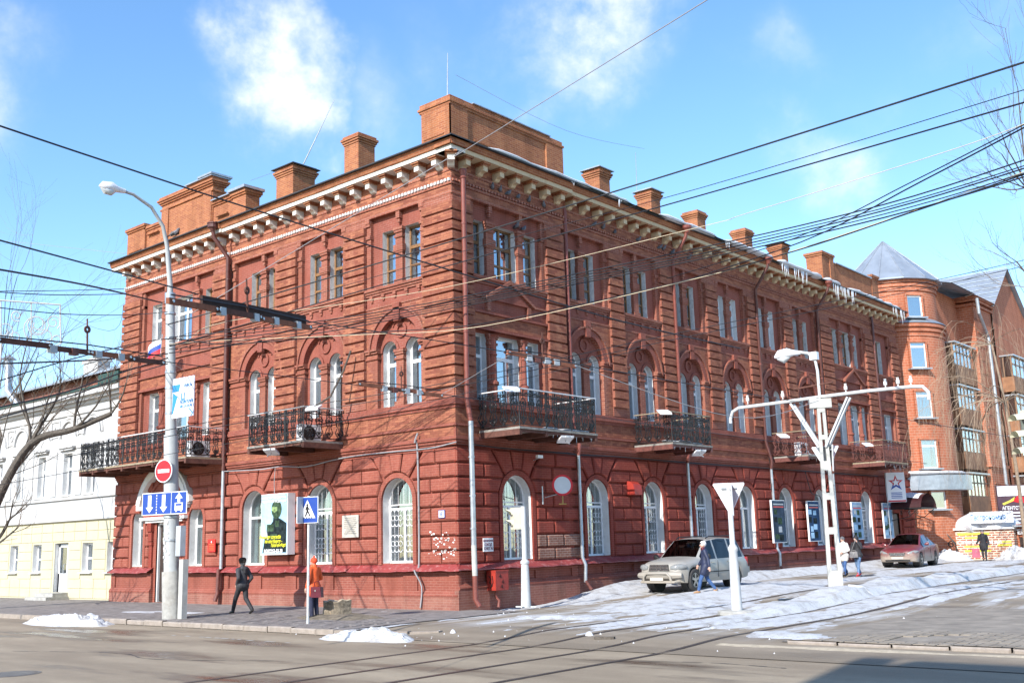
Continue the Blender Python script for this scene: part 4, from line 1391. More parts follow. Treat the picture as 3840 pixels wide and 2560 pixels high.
for y0, y1, n, L in ((8.3, 8.8, 4, 0.35), (16.6, 17.2, 6, 0.5), (22.2, 22.9, 8, 0.75), (23.4, 25.0, 12, 0.75), (28.0, 31.0, 26, 0.9), (36.2, 38.0, 7, 1.0), (5.5, 6.0, 3, .3)):
    for k in range(n):
        y = random.uniform(y0, y1)
        l = L*random.uniform(0.25, 1.0)
        MB().tube([(ov-0.02, y, ZR-0.02), (ov-0.02, y+random.uniform(-.01, .01), ZR-l*0.6), (ov-0.02, y, ZR-l)], [0.02, 0.012, 0.002], 5).build('icicle', 'ice', roof)
# ---------------------------------------------------------------- door, pipes, balconies of the brick building
m = MB()
for s in (-1, 1):
    m.box(-16.5+s*0.70-0.05, -16.5+s*0.70+0.05, 0.02, 0.2, 0.0, 3.2)
m.box(-17.2, -15.8, 0.02, 0.2, 3.1, 3.2)
df = m.build('door_frame', 'plaster_white', BL)
m = MB()
m.box(-17.12, -15.88, 0.10, 0.16, 0.03, 3.1)
for z in (0.3, 0.9, 1.35, 1.8, 2.3):
    m.box(-17.1, -15.9, 0.085, 0.10, z, z+0.03)
door = m.build('door', 'door_brown', BL)
MB().box(-17.0, -16.0, 0.09, 0.10, 2.4, 3.0).build('door_light', 'glass', door)
MB().tube([(-16.2, 0.10, 1.0), (-16.2, 0.03, 1.02), (-16.2, 0.03, 1.4), (-16.2, 0.10, 1.42)], 0.015, 6).build('door_handle', 'zinc', door)
m = MB().ring((-16.5, 3.45), 1.75, 1.98, -0.34, 0.0, R(12), R(168), 26)
ped = m.build('door_hood', 'plaster_white', BL)
MB().ring((-16.5, 3.45), 1.98, 2.1, -0.30, 0.0, R(14), R(166), 26).build('hood_frieze', 'plaster_grey', ped)
MB().ring((-16.5, 3.45), 1.45, 1.56, -0.12, 0.0, R(8), R(172), 26).build('hood_arch', 'brick_painted', ped)
m = MB().box(-18.35, -14.65, -0.38, 0.0, 3.72, 3.86); m.box(-18.2, -14.8, -0.30, 0.0, 3.30, 3.42); m.box(-17.9, -15.1, -0.2, 0, 3.2, 3.3)
m.build('door_lintel', 'plaster_white', ped)
MB().box(-18.2, -14.8, -0.12, -0.06, 3.42, 3.72).build('door_frieze', 'brick_rustic', ped)
for s in (-1, 1):
    c = -16.5+s*1.05
    m = MB()
    m.box(c-0.16, c+0.16, -0.22, 0, 2.85, 3.2); m.box(c-0.13, c+0.13, -0.16, 0, 2.45, 2.85); m.box(c-0.11, c+0.11, -0.12, 0, 1.36, 2.4)
    m.box(c-0.15, c+0.15, -0.16, 0, 2.28, 2.42)
    m.build('door_console', 'brick_rustic', BL)
m = MB(); m.box(34.95, 36.05, 0.10, 0.16, 0.25, 2.95)
rd = m.build('door', 'door_brown', BL, rz=RIGHT)
# canopy over the far door
m = MB()
pts = [(1.2*math.cos(t), 0.75*math.sin(t)) for t in [PI*k/14 for k in range(15)]]
for (a, b) in zip(pts[:-1], pts[1:]):
    m.quad((35.5+a[0], -1.9, 3.25+a[1]), (35.5+b[0], -1.9, 3.25+b[1]), (35.5+b[0], 0, 3.25+b[1]), (35.5+a[0], 0, 3.25+a[1]))
    m.quad((35.5+a[0], -1.9, 3.20+a[1]), (35.5+b[0], -1.9, 3.20+b[1]), (35.5+b[0], 0, 3.20+b[1]), (35.5+a[0], 0, 3.20+a[1]))
cn = m.build('door_canopy', 'canopy_maroon', BL, rz=RIGHT, smooth=True)
m = MB()
for s in (-1, 1):
    m.box(35.5+s*1.2-.03, 35.5+s*1.2+.03, -1.9, 0, 3.17, 3.23)
    for k in range(4):
        m.ring((35.5+s*1.2, 3.0), 0.10, 0.12, -1.7+0.45*k, -1.68+0.45*k, n=10)
    m.tube([(35.5+s*1.2, -1.75, 3.18), (35.5+s*1.2, -1.2, 2.75), (35.5+s*1.2, -0.1, 2.55)], 0.02, 5)
m.box(34.3, 36.7, -1.92, -1.88, 3.17, 3.23)
m.build('canopy_bracket', 'iron_black', cn)
m = MB()
for (a, b) in zip(pts[3:11], pts[4:12]):
    m.add([(35.5+a[0], -1.7, 3.26+a[1]), (35.5+b[0], -1.7, 3.26+b[1]), (35.5+b[0], -0.1, 3.30+b[1]), (35.5+a[0], -0.1, 3.30+a[1]), (35.5+a[0], -1.0, 3.35+a[1]), (35.5+b[0], -1.0, 3.35+b[1])], [(0, 1, 5, 4), (4, 5, 2, 3)])
m.build('canopy_snow', 'snow_clean', cn, smooth=True)

def pipe(fac, u, pts, r, mat, name='drainpipe', parent=BL):
    mb = MB().tube([(u+p[0], -p[1], p[2]) for p in pts], r, 10)
    return mb.build(name, mat, parent, rz=fac if parent is BL else 0.0, smooth=True)
def collars(fac, u, d, zs, r, mat, parent):
    for z in zs:
        MB().lathe([(r, 0), (r, 0.05)], (u, -d, z), 10).build('pipe_collar', mat, parent)
# left pipe with hopper
dp = pipe(LEFT, -12.3, [(-0.25, 0.80, 14.72), (-0.25, 0.75, 14.35), (-0.1, 0.35, 13.75), (0, 0.22, 13.5), (0, 0.2, 5.0)], 0.085, 'pipe_brown')
pipe(LEFT, -12.3, [(0, 0.2, 5.05), (0, 0.2, 1.3)], 0.07, 'zinc', 'lower_pipe', dp)
pipe(LEFT, -12.3, [(0, 0.31, 1.3), (0, 0.33, 0.4), (-0.02, 0.42, 0.12)], 0.075, 'iron_red', 'pipe_shoe', dp)
MB().lathe([(0.08, 0), (0.13, 0.12), (0.2, 0.16), (0.2, 0.3), (0.23, 0.32), (0.23, 0.36)], (-12.55, -0.80, 14.55), 12).build('hopper', 'pipe_brown', dp)
collars(LEFT, -12.3, 0.2, (12.6, 10.8, 9.0, 7.2, 5.3), 0.10, 'pipe_brown', dp)
# corner pipe on the shaded side
dp = pipe(RIGHT, 0.30, [(0, 0.28, 13.95), (0, 0.26, 13.8), (0, 0.24, 6.4), (0.04, 0.34, 5.75)], 0.085, 'pipe_red')
MB().lathe([(0.085, 0), (0.12, 0.04), (0.09, 0.1), (0.13, 0.28), (0.12, 0.34)], (0.30, -0.26, 13.75), 10).build('pipe_head', 'pipe_red', dp)
pipe(RIGHT, 0.34, [(0, 0.34, 5.75), (0, 0.36, 1.9)], 0.085, 'zinc', 'lower_pipe', dp)
pipe(RIGHT, 0.34, [(0, 0.36, 1.92), (0, 0.38, 1.0)], 0.088, 'concrete_pale', 'worn_pipe', dp)
pipe(RIGHT, 0.34, [(0, 0.38, 1.02), (0, 0.38, 0.3), (0.05, 0.5, 0.08)], 0.085, 'pipe_red', 'pipe_shoe', dp)
collars(RIGHT, 0.30, 0.25, (12.2, 10.4, 8.6, 6.9), 0.10, 'pipe_red', dp)
collars(RIGHT, 0.34, 0.345, (4.6, 3.4, 2.4), 0.10, 'zinc', dp)
for i, u in enumerate((5.98, 13.3, 20.55, 27.2, 34.35)):
    o = off(RIGHT, u+.05)
    hop = [(-0.0, 0.12+o, 14.1), (0, 0.16+o, 13.9)] if i in (0, 4) else [(0.12, 0.80, 14.7), (0.12, 0.72, 14.4), (0, 0.3, 13.7), (0, 0.18+o, 13.4)]
    dp = pipe(RIGHT, u, hop+[(0, 0.15+o, 6.2), (0.1, 0.25+o, 5.6), (0.12, 0.32+o, 5.3), (0.12, 0.25+o, 4.95)], 0.07, 'pipe_red' if i < 2 else 'pipe_brown')
    if i not in (0, 4):
        MB().lathe([(0.08, 0), (0.13, 0.12), (0.2, 0.2), (0.21, 0.3)], (u+0.12, -0.80, 14.55), 12).build('hopper', 'pipe_red', dp)
    if i < 4:
        pipe(RIGHT, u+0.12, [(0, 0.25+o, 5.0), (0, 0.25+o, 1.4), (0.02, 0.36+o, 1.15), (0.02, 0.33+o, 0.55)], 0.06, 'zinc', 'lower_pipe', dp)
        pipe(RIGHT, u+0.14, [(0, 0.33+o, 0.6), (0.1, 0.5+o, 0.3)], 0.062, 'iron_red', 'pipe_shoe', dp)
    collars(RIGHT, u, 0.15+o, (12.0, 9.8, 7.6), 0.085, 'pipe_red', dp)

# balconies
def spiral(cx, cz, r, a0, turns, n=9, grow=0.25):
    return [(cx+r*(1-(1-grow)*k/n)*math.cos(a0+turns*2*PI*k/n), 0.0, cz+r*(1-(1-grow)*k/n)*math.sin(a0+turns*2*PI*k/n)) for k in range(n+1)]
def rail_panel(mat):
    mb = MB()
    t = 0.0155
    mb.tube([(0, 0, 0), (0, 0, 1.0)], t, 4)
    for s in (-1, 1):
        mb.tube(spiral(s*0.085, 0.16, 0.07, PI*0.5, s*1.25), t, 4)
        mb.tube(spiral(s*0.085, 0.62, 0.065, -PI*0.5, -s*1.25), t, 4)
        mb.tube([(s*0.02, 0, 0.03), (s*0.15, 0, 0.2), (s*0.06, 0, 0.42), (s*0.16, 0, 0.62), (s*0.03, 0, 0.76)], t, 4)
        mb.tube([(s*0.105, 0, 0.42), (s*0.105, 0, 0.99)], t*0.8, 4)
        mb.tube(spiral(s*0.05, 0.87, 0.045, 0 if s > 0 else PI, s*0.9, 7, 0.5), t, 4)
        mb.tube(spiral(s*0.155, 0.9, 0.04, PI/2, -s*0.9, 7, 0.5), t*0.9, 4)
    mb.tube([(0, 0, 0.94), (0.025, 0, 0.97), (0, 0, 1.0)], t*1.6, 4)
    return mb.mesh('railing_panel', mat)
PANEL = {'iron_black': rail_panel('iron_black'), 'iron_red': rail_panel('iron_red')}
def balcony(fac, u0, u1, D, iron, cap, zs=5.52, zr=6.64, boards='slab_grey', nb=3, beamm='steel_brown'):
    m = MB().fbox(u0, u1, 0.02, D, zs-0.07, zs)
    b = m.build('balcony', boards, BL, rz=fac)
    for k in range(nb+2):
        u = u0+(u1-u0)*k/(nb+1)
        u = min(max(u, u0+0.06), u1-0.06)
        MB().fbox(u-0.06, u+0.06, 0.0, D-0.02, zs-0.25, zs-0.07).build('beam', beamm, b)
    MB().fbox(u0+.02, u1-.02, D-0.10, D-0.04, zs-0.16, zs-0.075).build('edge_beam', beamm, b)
    e = 0.05
    n = max(1, int(round((u1-u0-2*e)/0.40)))
    for k in range(n):
        u = u0+e+(u1-u0-2*e)*(k+0.5)/n
        inst('railing_panel', PANEL[iron], b, (u, -(D-e), zs+0.08), 0, ((u1-u0-2*e)/n/0.40, 1, (zr-zs-0.1)/1.0))
    nd = max(1, int(round((D-e)/0.40)))
    for uu in (u0+e, u1-e):
        for k in range(nd):
            d = (D-e)*(k+0.5)/nd
            inst('railing_panel', PANEL[iron], b, (uu, -d, zs+0.08), PI/2, ((D-e)/nd/0.40, 1, (zr-zs-0.1)/1.0))
    m = MB()
    t = 0.018
    for zz in (zs+0.08, zr-0.20):
        m.tube([(u0+e, 0, zz), (u0+e, -(D-e), zz), (u1-e, -(D-e), zz), (u1-e, 0, zz)], t, 4)
    m.build('railing_bar', iron, b)
    np_ = max(1, int(round((u1-u0)/1.25)))
    for k in range(np_+1):
        u = u0+e+(u1-u0-2*e)*k/np_
        MB().tube([(u, -(D-e), zs-0.2), (u, -(D-e), zr)], 0.022, 6).build('railing_post', iron, b)
    for uu, s in ((u0+e, -1), (u1-e, 1)):
        MB().tube([(uu+s*.03, -0.25, zr-0.05), (uu+s*0.22, -0.25, zr-0.3), (uu+s*.10, -0.25, zr-0.55), (uu+s*0.28, -0.25, zr-0.85), (uu+s*.12, -0.25, zs+.06), (uu+s*.06, -0.25, zs+.16)], 0.015, 5).build('railing_scroll', iron, b)
    m = MB()
    m.fbox(u0-0.01, u1+0.01, D-e-0.04, D-e+0.04, zr, zr+0.035)
    m.fbox(u0+e-0.04, u0+e+0.04, 0.05, D-e-0.04, zr+.001, zr+0.034)
    m.fbox(u1-e-0.04, u1-e+0.04, 0.05, D-e-0.04, zr+.001, zr+0.034)
    m.build('handrail', cap, b)
    return b
b1 = balcony(LEFT, -20.5, -12.28, 1.88, 'iron_black', 'rail_cap', 5.50, 6.62, 'wood_plank', 6)
b2 = balcony(LEFT, -8.52, -5.34, 1.78, 'iron_black', 'rail_cap', 5.54, 6.64, 'slab_grey', 1)
b3 = balcony(RIGHT, 1.0, 5.06, 1.80, 'iron_black', 'rail_cap', 5.50, 6.68, 'slab_grey', 2)
b4 = balcony(RIGHT, 9.85, 12.75, 1.75, 'iron_black', 'wood_plank', 5.48, 6.62, 'slab_grey', 1, 'iron_red')
b5 = balcony(RIGHT, 21.2, 24.0, 1.78, 'iron_red', 'wood_plank', 5.52, 6.60, 'slab_grey', 1, 'iron_red')
b6 = balcony(RIGHT, 30.0, 33.3, 1.82, 'iron_red', 'wood_plank', 5.58, 6.66, 'wood_plank', 3, 'iron_red')
for b, u0, u1 in ((b3, 2.6, 5.0), (b4, 9.9, 12.6), (b5, 21.3, 23.9), (b6, 30.2, 33.1)):
    lump('balcony_snow', 'snow', [(u, -1.35-0.1*math.sin(u*3), 5.56) for u in frange(u0, u1, 0.25)], 0.2, b, seed=int(u0), flat=0.35)
    for k in range(14):
        u = random.uniform(u0, u1); l = random.uniform(0.05, 0.3)
        MB().tube([(u, -1.70, 5.40), (u, -1.70, 5.40-l)], [0.014, 0.002], 4).build('icicle', 'ice', b)

# ---------------------------------------------------------------- emit the bricks
def brick_verts(p, q, a, c, d):
    e = 0.007
    y0, y1 = -d+0.002, -d-e
    return [(p, y0, a), (q, y0, a), (q, y0, c), (p, y0, c), (p, y1, a), (q, y1, a), (q, y1, c), (p, y1, c)]
BF = [(4, 5, 6, 7), (0, 1, 5, 4), (1, 2, 6, 5), (2, 3, 7, 6), (3, 0, 4, 7)]
def bdist(b):
    u, z = (b[1]+b[2])/2, (b[3]+b[4])/2
    w = Vector((u, 0, z)) if b[0] == LEFT else Vector((0, u, z))
    return -(b[2]-b[1])*(b[4]-b[3])*1000/(w-CAM).length**2
BR.sort(key=bdist)
full = None
for k, b in enumerate(BR[:300]):
    w, h = b[2]-b[1], b[4]-b[3]
    loc = Matrix.Rotation(b[0], 3, 'Z') @ Vector(((b[1]+b[2])/2, -b[5], (b[3]+b[4])/2))
    if full is None:
        mb = MB(); mb.add(brick_verts(-0.5, 0.5, -0.5, 0.5, 0.0), BF); full = mb.mesh('brick', 'brick_piece')
    inst('brick', full, BL, loc, b[0], (w, 1, h))
for fac in (LEFT, RIGHT):
    mb = MB()
    vs, fs = [], []
    for b in BR[300:]:
        if b[0] != fac: continue
        n = len(vs)
        vs += brick_verts(b[1], b[2], b[3], b[4], b[5])
        fs += [tuple(i+n for i in f) for f in BF]
    mb.v, mb.f = vs, fs
    o = mb.build('brick_courses', 'brick_piece', BL, rz=fac); tag(o, kind='stuff')
# ================================================================== neighbours
def onground(px, py):
    d = sky_dir(px, py)
    z = 0.0
    for _ in range(6):
        q = CAM+d*((z-CAM.z)/d.z)
        z = gz(q.x, q.y)
    return Vector((q.x, q.y, z))
plain('wall_white', (0.46, 0.46, 0.455), 0.85, 0.04, 1.5, bump=0.1, bscale=12, dirt=(0.52, 0.46, 0.40), dirt_amt=0.4, dscale=0.8)
plain('wall_yellow', (0.50, 0.46, 0.315), 0.85, 0.04, 1.5, bump=0.1, bscale=12, dirt=(0.5, 0.46, 0.36), dirt_amt=0.4, dscale=0.8)
brick_mat('brick_far', (0.50, 0.165, 0.085), (0.42, 0.13, 0.065), (0.55, 0.36, 0.27), msize=0.012, row=0.16, bw=0.42, worn=(0.34, 0.09, 0.05), worn_amt=0.4, bump=0.2)
brick_mat('brick_patchy', (0.24, 0.075, 0.045), (0.16, 0.05, 0.035), (0.35, 0.28, 0.24), worn=(0.55, 0.52, 0.48), worn_amt=0.8, bump=0.2)
NBY = 0.35
NB = empty('white_house', (-30, NBY, 0), 0, 'two storey white and pale yellow plastered house adjoining the red brick building', 'building')
def nbp(name, mat, mb):
    o = mb.build(name, mat, NB)
    o.location = (30, -NBY, 0)
    return o
mb = MB()
lw = [(-36.9, -36.0), (-34.2, -33.3), (-31.6, -30.72), (-29.1, -28.22), (-24.2, -23.25), (-21.95, -21.1)]
uw = [(-36.6, -35.8), (-33.9, -33.1), (-31.35, -30.6), (-29.05, -28.3), (-26.45, -25.6), (-24.1, -23.35)]
wall_sheet(mb, -60, -20.56, -0.3, 3.6, -NBY, [(a, b, 1.2, 2.52, False) for a, b in lw]+[(-26.85, -25.55, 0.3, 2.55, False)])
nbp('lower_wall', 'wall_yellow', mb)
mb = MB()
wall_sheet(mb, -60, -20.56, 3.6, 9.6, -NBY, [(a, b, 4.75, 6.75, False) for a, b in uw])
nbp('upper_wall', 'wall_white', mb)
mb = MB(); mb.quad((-20.56, NBY, -.3), (-20.56, 10, -.3), (-20.56, 10, 9.6), (-20.56, NBY, 9.6)); mb.quad((-60, 10, -.3), (-20.56, 10, -.3), (-20.56, 10, 9.6), (-60, 10, 9.6)); mb.quad((-60, NBY, -.3), (-60, 10, -.3), (-60, 10, 9.6), (-60, NBY, 9.6))
nbp('side_wall', 'wall_white', mb)
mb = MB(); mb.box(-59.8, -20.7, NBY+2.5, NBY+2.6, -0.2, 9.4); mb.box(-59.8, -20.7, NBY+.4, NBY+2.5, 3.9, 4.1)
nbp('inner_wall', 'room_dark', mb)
def nb_window(a, b, z0, z1, nm='window', dep=0.28):
    w, h = b-a, z1-z0
    ms = window_meshes(w, h, False, 'white2' if z0 > 4 else 'plain_nb', dep)
    o = inst(nm, ms['frame'], NB, (30+(a+b)/2, 0, z0))
    for k in ('reveal', 'pane', 'curtain'):
        inst(k, ms[k], o)
    sl = MB().box(-w/2-0.08, w/2+0.08, -0.14, 0.0, -0.05, 0.0)
    sl.build('sill', 'plaster_grey', o)
for a, b in lw: nb_window(a, b, 1.2, 2.52)
for a, b in uw:
    nb_window(a, b, 4.75, 6.75)
    c = (a+b)/2
    nbp('window_cornice', 'wall_white', MB().box(c-0.75, c+0.75, NBY-0.22, NBY, 7.0, 7.08).box(c-0.65, c+0.65, NBY-0.14, NBY, 6.9, 7.0))
    for r0, r1, e in ((0.72, 0.80, 0.10), (0.86, 0.98, 0.06)):
        nbp('blind_arch', 'wall_white', MB().ring((c, 7.55), r0, r1, NBY-e, NBY, 0, PI, 18))
for a, b in zip(uw[:-1], uw[1:]):
    c = (a[1]+b[0])/2
    m = MB(); m.box(c-.42, c+.42, NBY-.05, NBY, 8.35, 8.40); m.box(c-.42, c+.42, NBY-.05, NBY, 7.6, 7.65); m.box(c-.42, c-.37, NBY-.05, NBY, 7.65, 8.35); m.box(c+.37, c+.42, NBY-.05, NBY, 7.65, 8.35)
    m.ring((c, 8.0), 0.10, 0.20, NBY-0.04, NBY, n=10)
    nbp('relief_panel', 'wall_white', m)
    nbp('wall_pilaster', 'wall_white', MB().box(c-.30, c+.30, NBY-.05, NBY, 4.75, 6.9))
for z0, z1, e in ((3.55, 3.65, 0.14), (3.65, 3.75, 0.09), (4.55, 4.70, 0.10), (8.55, 8.65, 0.08), (8.95, 9.1, 0.12), (9.1, 9.25, 0.35), (9.25, 9.55, 0.55)):
    nbp('string_course', 'wall_white', MB().box(-60, -20.6, NBY-e, NBY, z0, z1))
# yellow rustication blocks and fan lintels
for r in range(8):
    z0 = 0.05+r*0.43
    z1 = z0+0.40
    if z1 > 3.5: break
    obs = sorted([(a-0.08, b+0.08) for a, b in lw if z1 > 1.15 and z0 < 2.55]+([(-27.0, -25.4)] if z0 < 2.6 else []))
    cur = -38.0
    segs = []
    for p, q in obs: segs.append((cur, p)); cur = q
    segs.append((cur, -20.6))
    for p, q in segs:
        L = q-p
        if L < 0.2: continue
        n = max(1, int(round(L/1.1)))
        for k in range(n):
            x0, x1 = p+L*k/n, p+L*(k+1)/n
            m = MB().pillow([(x0+.02, z0), (x1-.02, z0), (x1-.02, z1), (x0+.02, z1)], NBY, NBY-0.022, NBY-0.03, 0.012)
            nbp('rusticated_block', 'wall_yellow', m)
m = MB(); m.box(-26.85, -25.55, NBY+.22, NBY+.28, 0.3, 2.55)
m2 = MB(); m2.box(-26.80, -26.66, NBY+.18, NBY+.22, .3, 2.5); m2.box(-25.74, -25.6, NBY+.18, NBY+.22, .3, 2.5); m2.box(-26.8, -25.6, NBY+.18, NBY+.22, 2.36, 2.5); m2.box(-26.8, -25.6, NBY+.18, NBY+.22, .3, 1.15); m2.box(-25.98, -25.90, NBY+.18, NBY+.22, 1.15, 2.4)
d_ = nbp('door', 'frame_white', m2)
m = MB(); m.box(-26.7, -25.7, NBY+.20, NBY+.21, 1.1, 2.4); m.build('pane', 'glass', d_)
m = MB(); m.tube([(-26.1, NBY+.17, 1.1), (-26.1, NBY+.08, 1.13), (-26.1, NBY+.08, 1.55), (-26.1, NBY+.17, 1.58)], .02, 6); m.build('door_handle', 'zinc', d_)
m = MB(); m.quad((-26.86, NBY, .3), (-26.86, NBY+.3, .3), (-26.86, NBY+.3, 2.56), (-26.86, NBY, 2.56)); m.quad((-26.86, NBY, 2.551), (-26.86, NBY+.3, 2.551), (-25.54, NBY+.3, 2.551), (-25.54, NBY, 2.551)); m.quad((-25.549, NBY, .3), (-25.549, NBY+.3, .3), (-25.549, NBY+.3, 2.55), (-25.549, NBY, 2.55))
m.build('reveal', 'plaster_white', d_)
m = MB(); m.box(-27.3, -25.2, NBY-1.1, NBY, -0.02, 0.13); m.box(-27.1, -25.3, NBY-0.75, NBY, 0.13, 0.29)
nbp('doorstep', 'concrete', m)
m = MB(); m.quad((-60, NBY-.62, 9.56), (-20.6, NBY-.62, 9.56), (-20.6, 6, 10.9), (-60, 6, 10.9)); m.box(-60, -20.6, NBY-.63, NBY-.55, 9.50, 9.58); m.box(-22.3, -20.5, NBY-.63, NBY-.3, 9.55, 10.0); m.quad((-60, 6, 10.9), (-20.6, 6, 10.9), (-20.6, 10.3, 9.6), (-60, 10.3, 9.6))
nbp('roof', 'roof_green', m)
# older brick house behind, with snow on the roof
OB = empty('old_brick_house', (-40, 14, 0), 0, 'patched brick house with snowy roof behind the white house', 'building')
ZH = onplane(150, 872, 1, 13.4).z
m = MB(); m.box(-75, -21, 14, 26, -0.3, ZH)
m.build('wall', 'brick_patchy', OB, (40, -14, 0))
m = MB(); m.quad((-75.4, 13.4, ZH), (-20.8, 13.4, ZH), (-20.8, 20, ZH+1.5), (-75.4, 20, ZH+1.5)); m.quad((-75.4, 20, ZH+1.5), (-20.8, 20, ZH+1.5), (-20.8, 26.4, ZH), (-75.4, 26.4, ZH)); m.box(-75.4, -20.8, 13.35, 13.45, ZH-.15, ZH+.02)
ro = m.build('roof', 'zinc_roof', OB, (40, -14, 0))
m = MB(); m.quad((-46, 13.6, ZH+.12), (-21, 13.6, ZH+.12), (-21, 19.5, ZH+1.5), (-46, 19.5, ZH+1.5)); m.box(-46, -21, 13.5, 13.6, ZH+.02, ZH+.15); m.build('roof_snow', 'snow_clean', ro)
for (pa, pb, pt) in ((193, 236, 828), (268, 290, 868)):
    A_, B_ = onplane(pa, pt, 1, 15.2), onplane(pb, pt, 1, 15.2)
    w = (B_.x-A_.x)*.75
    m = MB(); m.box(A_.x, A_.x+w, 15.2, 16.2, ZH, A_.z-.3); m.box(A_.x-.1, A_.x+w+.1, 15.1, 16.3, A_.z-.3, A_.z)
    m.build('chimney', 'wall_white', ro)
F0, F1, F2 = onplane(70, 965, 1, 13.2), onplane(18, 900, 1, 13.2), onplane(20, 828, 1, 13.2)
fp = MB().tube([(F0.x, 13.2, F0.z-1.5), (F0.x, 13.2, F0.z), (F1.x, 13.2, F1.z), (F2.x, 13.2, F2.z)], 0.32, 12)
f_ = fp.build('metal_flue', 'zinc', smooth=True); tag(f_, 'shiny metal flue pipe with conical cap on the old brick house', 'flue')
MB().lathe([(0.62, 0), (0.05, 0.4)], (F2.x, 13.2, F2.z+.1), 12).build('flue_cap', 'zinc', f_)

# ------------------------------------------------------------------ apartment house with round tower
T0 = onplane(2033, 636, 1, 41.5)
TX, TY, TZ = T0.x+.05, 41.5, onplane(2033, 640, 1, 39.2).z
TR = 2.8
AP = empty('tower_apartment_house', (TX, TY, 0), 0, 'orange brick apartment house with round tower and grey cone roof', 'building')
ZM = onplane(2075, 738, 1, 39.0).z       # top of the lower drum
def cyl(name, mat, r, z0, z1, parent=AP, n=40):
    mb = MB().lathe([(r, z0), (r, z1)], (0, 0, 0), n)
    return mb.build(name, mat, parent, smooth=True)
cyl('tower', 'brick_far', TR, ZM, TZ-0.3)
cyl('tower', 'brick_far', TR+0.25, -0.5, ZM)
for z, r, h in ((TZ-0.9, TR+.08, .2), (TZ-0.65, TR+.14, .2), (TZ-0.4, TR+.22, .22), (ZM-0.9, TR+.30, .18), (ZM-0.62, TR+.36, .18), (ZM-.34, TR+.42, .2)):
    cyl('tower_band', 'brick_far', r, z, z+h)
MB().lathe([(TR+.45, ZM-.1), (TR+.40, ZM-.02), (TR, ZM+.25)], (0, 0, 0), 40, False).build('tower_flashing', 'zinc', AP, smooth=True)
zap = onplane(2027, 555, 1, 41.5).z
mb = MB()
nseg = 14
mb.lathe([(TR+0.5, TZ-0.22), (TR+0.45, TZ-.12), (0.03, zap)], (0, 0, 0), nseg)
cone = mb.build('cone_roof', 'zinc_roof', AP)
for k in range(nseg):
    a = 2*PI*k/nseg
    MB().tube([((TR+.47)*math.cos(a), (TR+.47)*math.sin(a), TZ-.1), (0.03*math.cos(a), 0.03*math.sin(a), zap)], 0.035, 4).build('roof_seam', 'zinc', cone)
view = math.atan2(CAM.y-TY, CAM.x-TX)
def tower_window(ang, z0, w, h, r):
    a = view+ang
    M4 = Matrix.Rotation(a+PI/2, 4, 'Z')
    ctr = Vector((math.cos(a)*(r+0.04), math.sin(a)*(r+0.04), z0))
    o = inst('window', window_meshes(w, h, False, 'white', 0.0)['frame'], AP, ctr, a+PI/2)
    for k in ('pane', 'curtain'): inst(k, window_meshes(w, h, False, 'white', 0.0)[k], o)
    m = MB()
    m.box(-w/2-.10, -w/2, -0.10, 0.10, -.02, h+.05); m.box(w/2, w/2+.10, -.10, .1, -.02, h+.05); m.box(-w/2-.10, w/2+.10, -.14, .1, h, h+.10)
    m.build('surround', 'brick_far', o)
    m = MB(); m.box(-w/2-.2, w/2+.2, -.32, .1, -.1, -.02); m.build('sill', 'zinc', o)
    return o
for (px, py0, py1, r) in ((2100, 730, 680, TR), (2110, 847, 788, TR+.25), (2124, 960, 900, TR+.25), (2137, 1075, 1010, TR+.25), (2157, 1168, 1128, TR+.25)):
    D = math.hypot(CAM.x-TX, CAM.y-TY)-r*0.8
    z0 = (P3(px, py0, 1)-CAM); z0 = CAM.z+z0.z/math.hypot(z0.x, z0.y)*D
    z1 = (P3(px, py1, 1)-CAM); z1 = CAM.z+z1.z/math.hypot(z1.x, z1.y)*D
    ax = sky_dir(2033+(py0-636)*0.105, py0)
    d = sky_dir(px, py0)
    lat = D*(math.atan2(ax.y, ax.x)-math.atan2(d.y, d.x))
    tower_window(math.asin(max(-.95, min(.95, lat/r))), z0, 0.95, z1-z0, r)
# low roof over the tower's ground floor
m = MB()
pts = [((TR+1.0)*math.cos(view+a), (TR+1.0)*math.sin(view+a)) for a in [R(-75)+R(150)*k/16 for k in range(17)]]
zb = 4.3
for p, q in zip(pts[:-1], pts[1:]):
    m.quad((p[0], p[1], zb), (q[0], q[1], zb), (q[0], q[1], zb+0.85), (p[0], p[1], zb+0.85))
    m.quad((p[0], p[1], zb+0.85), (q[0], q[1], zb+0.85), (q[0]*.8, q[1]*.8, zb+1.15), (p[0]*.8, p[1]*.8, zb+1.15))
    m.quad((p[0], p[1], zb), (q[0], q[1], zb), (q[0]*.8, q[1]*.8, zb-.05), (p[0]*.8, p[1]*.8, zb-.05))
m.build('porch_roof', 'zinc', AP)
lump('porch_snow', 'snow', [(p[0]*.97, p[1]*.97, zb+0.98) for p in pts[1:-1]], 0.22, AP, seed=4)
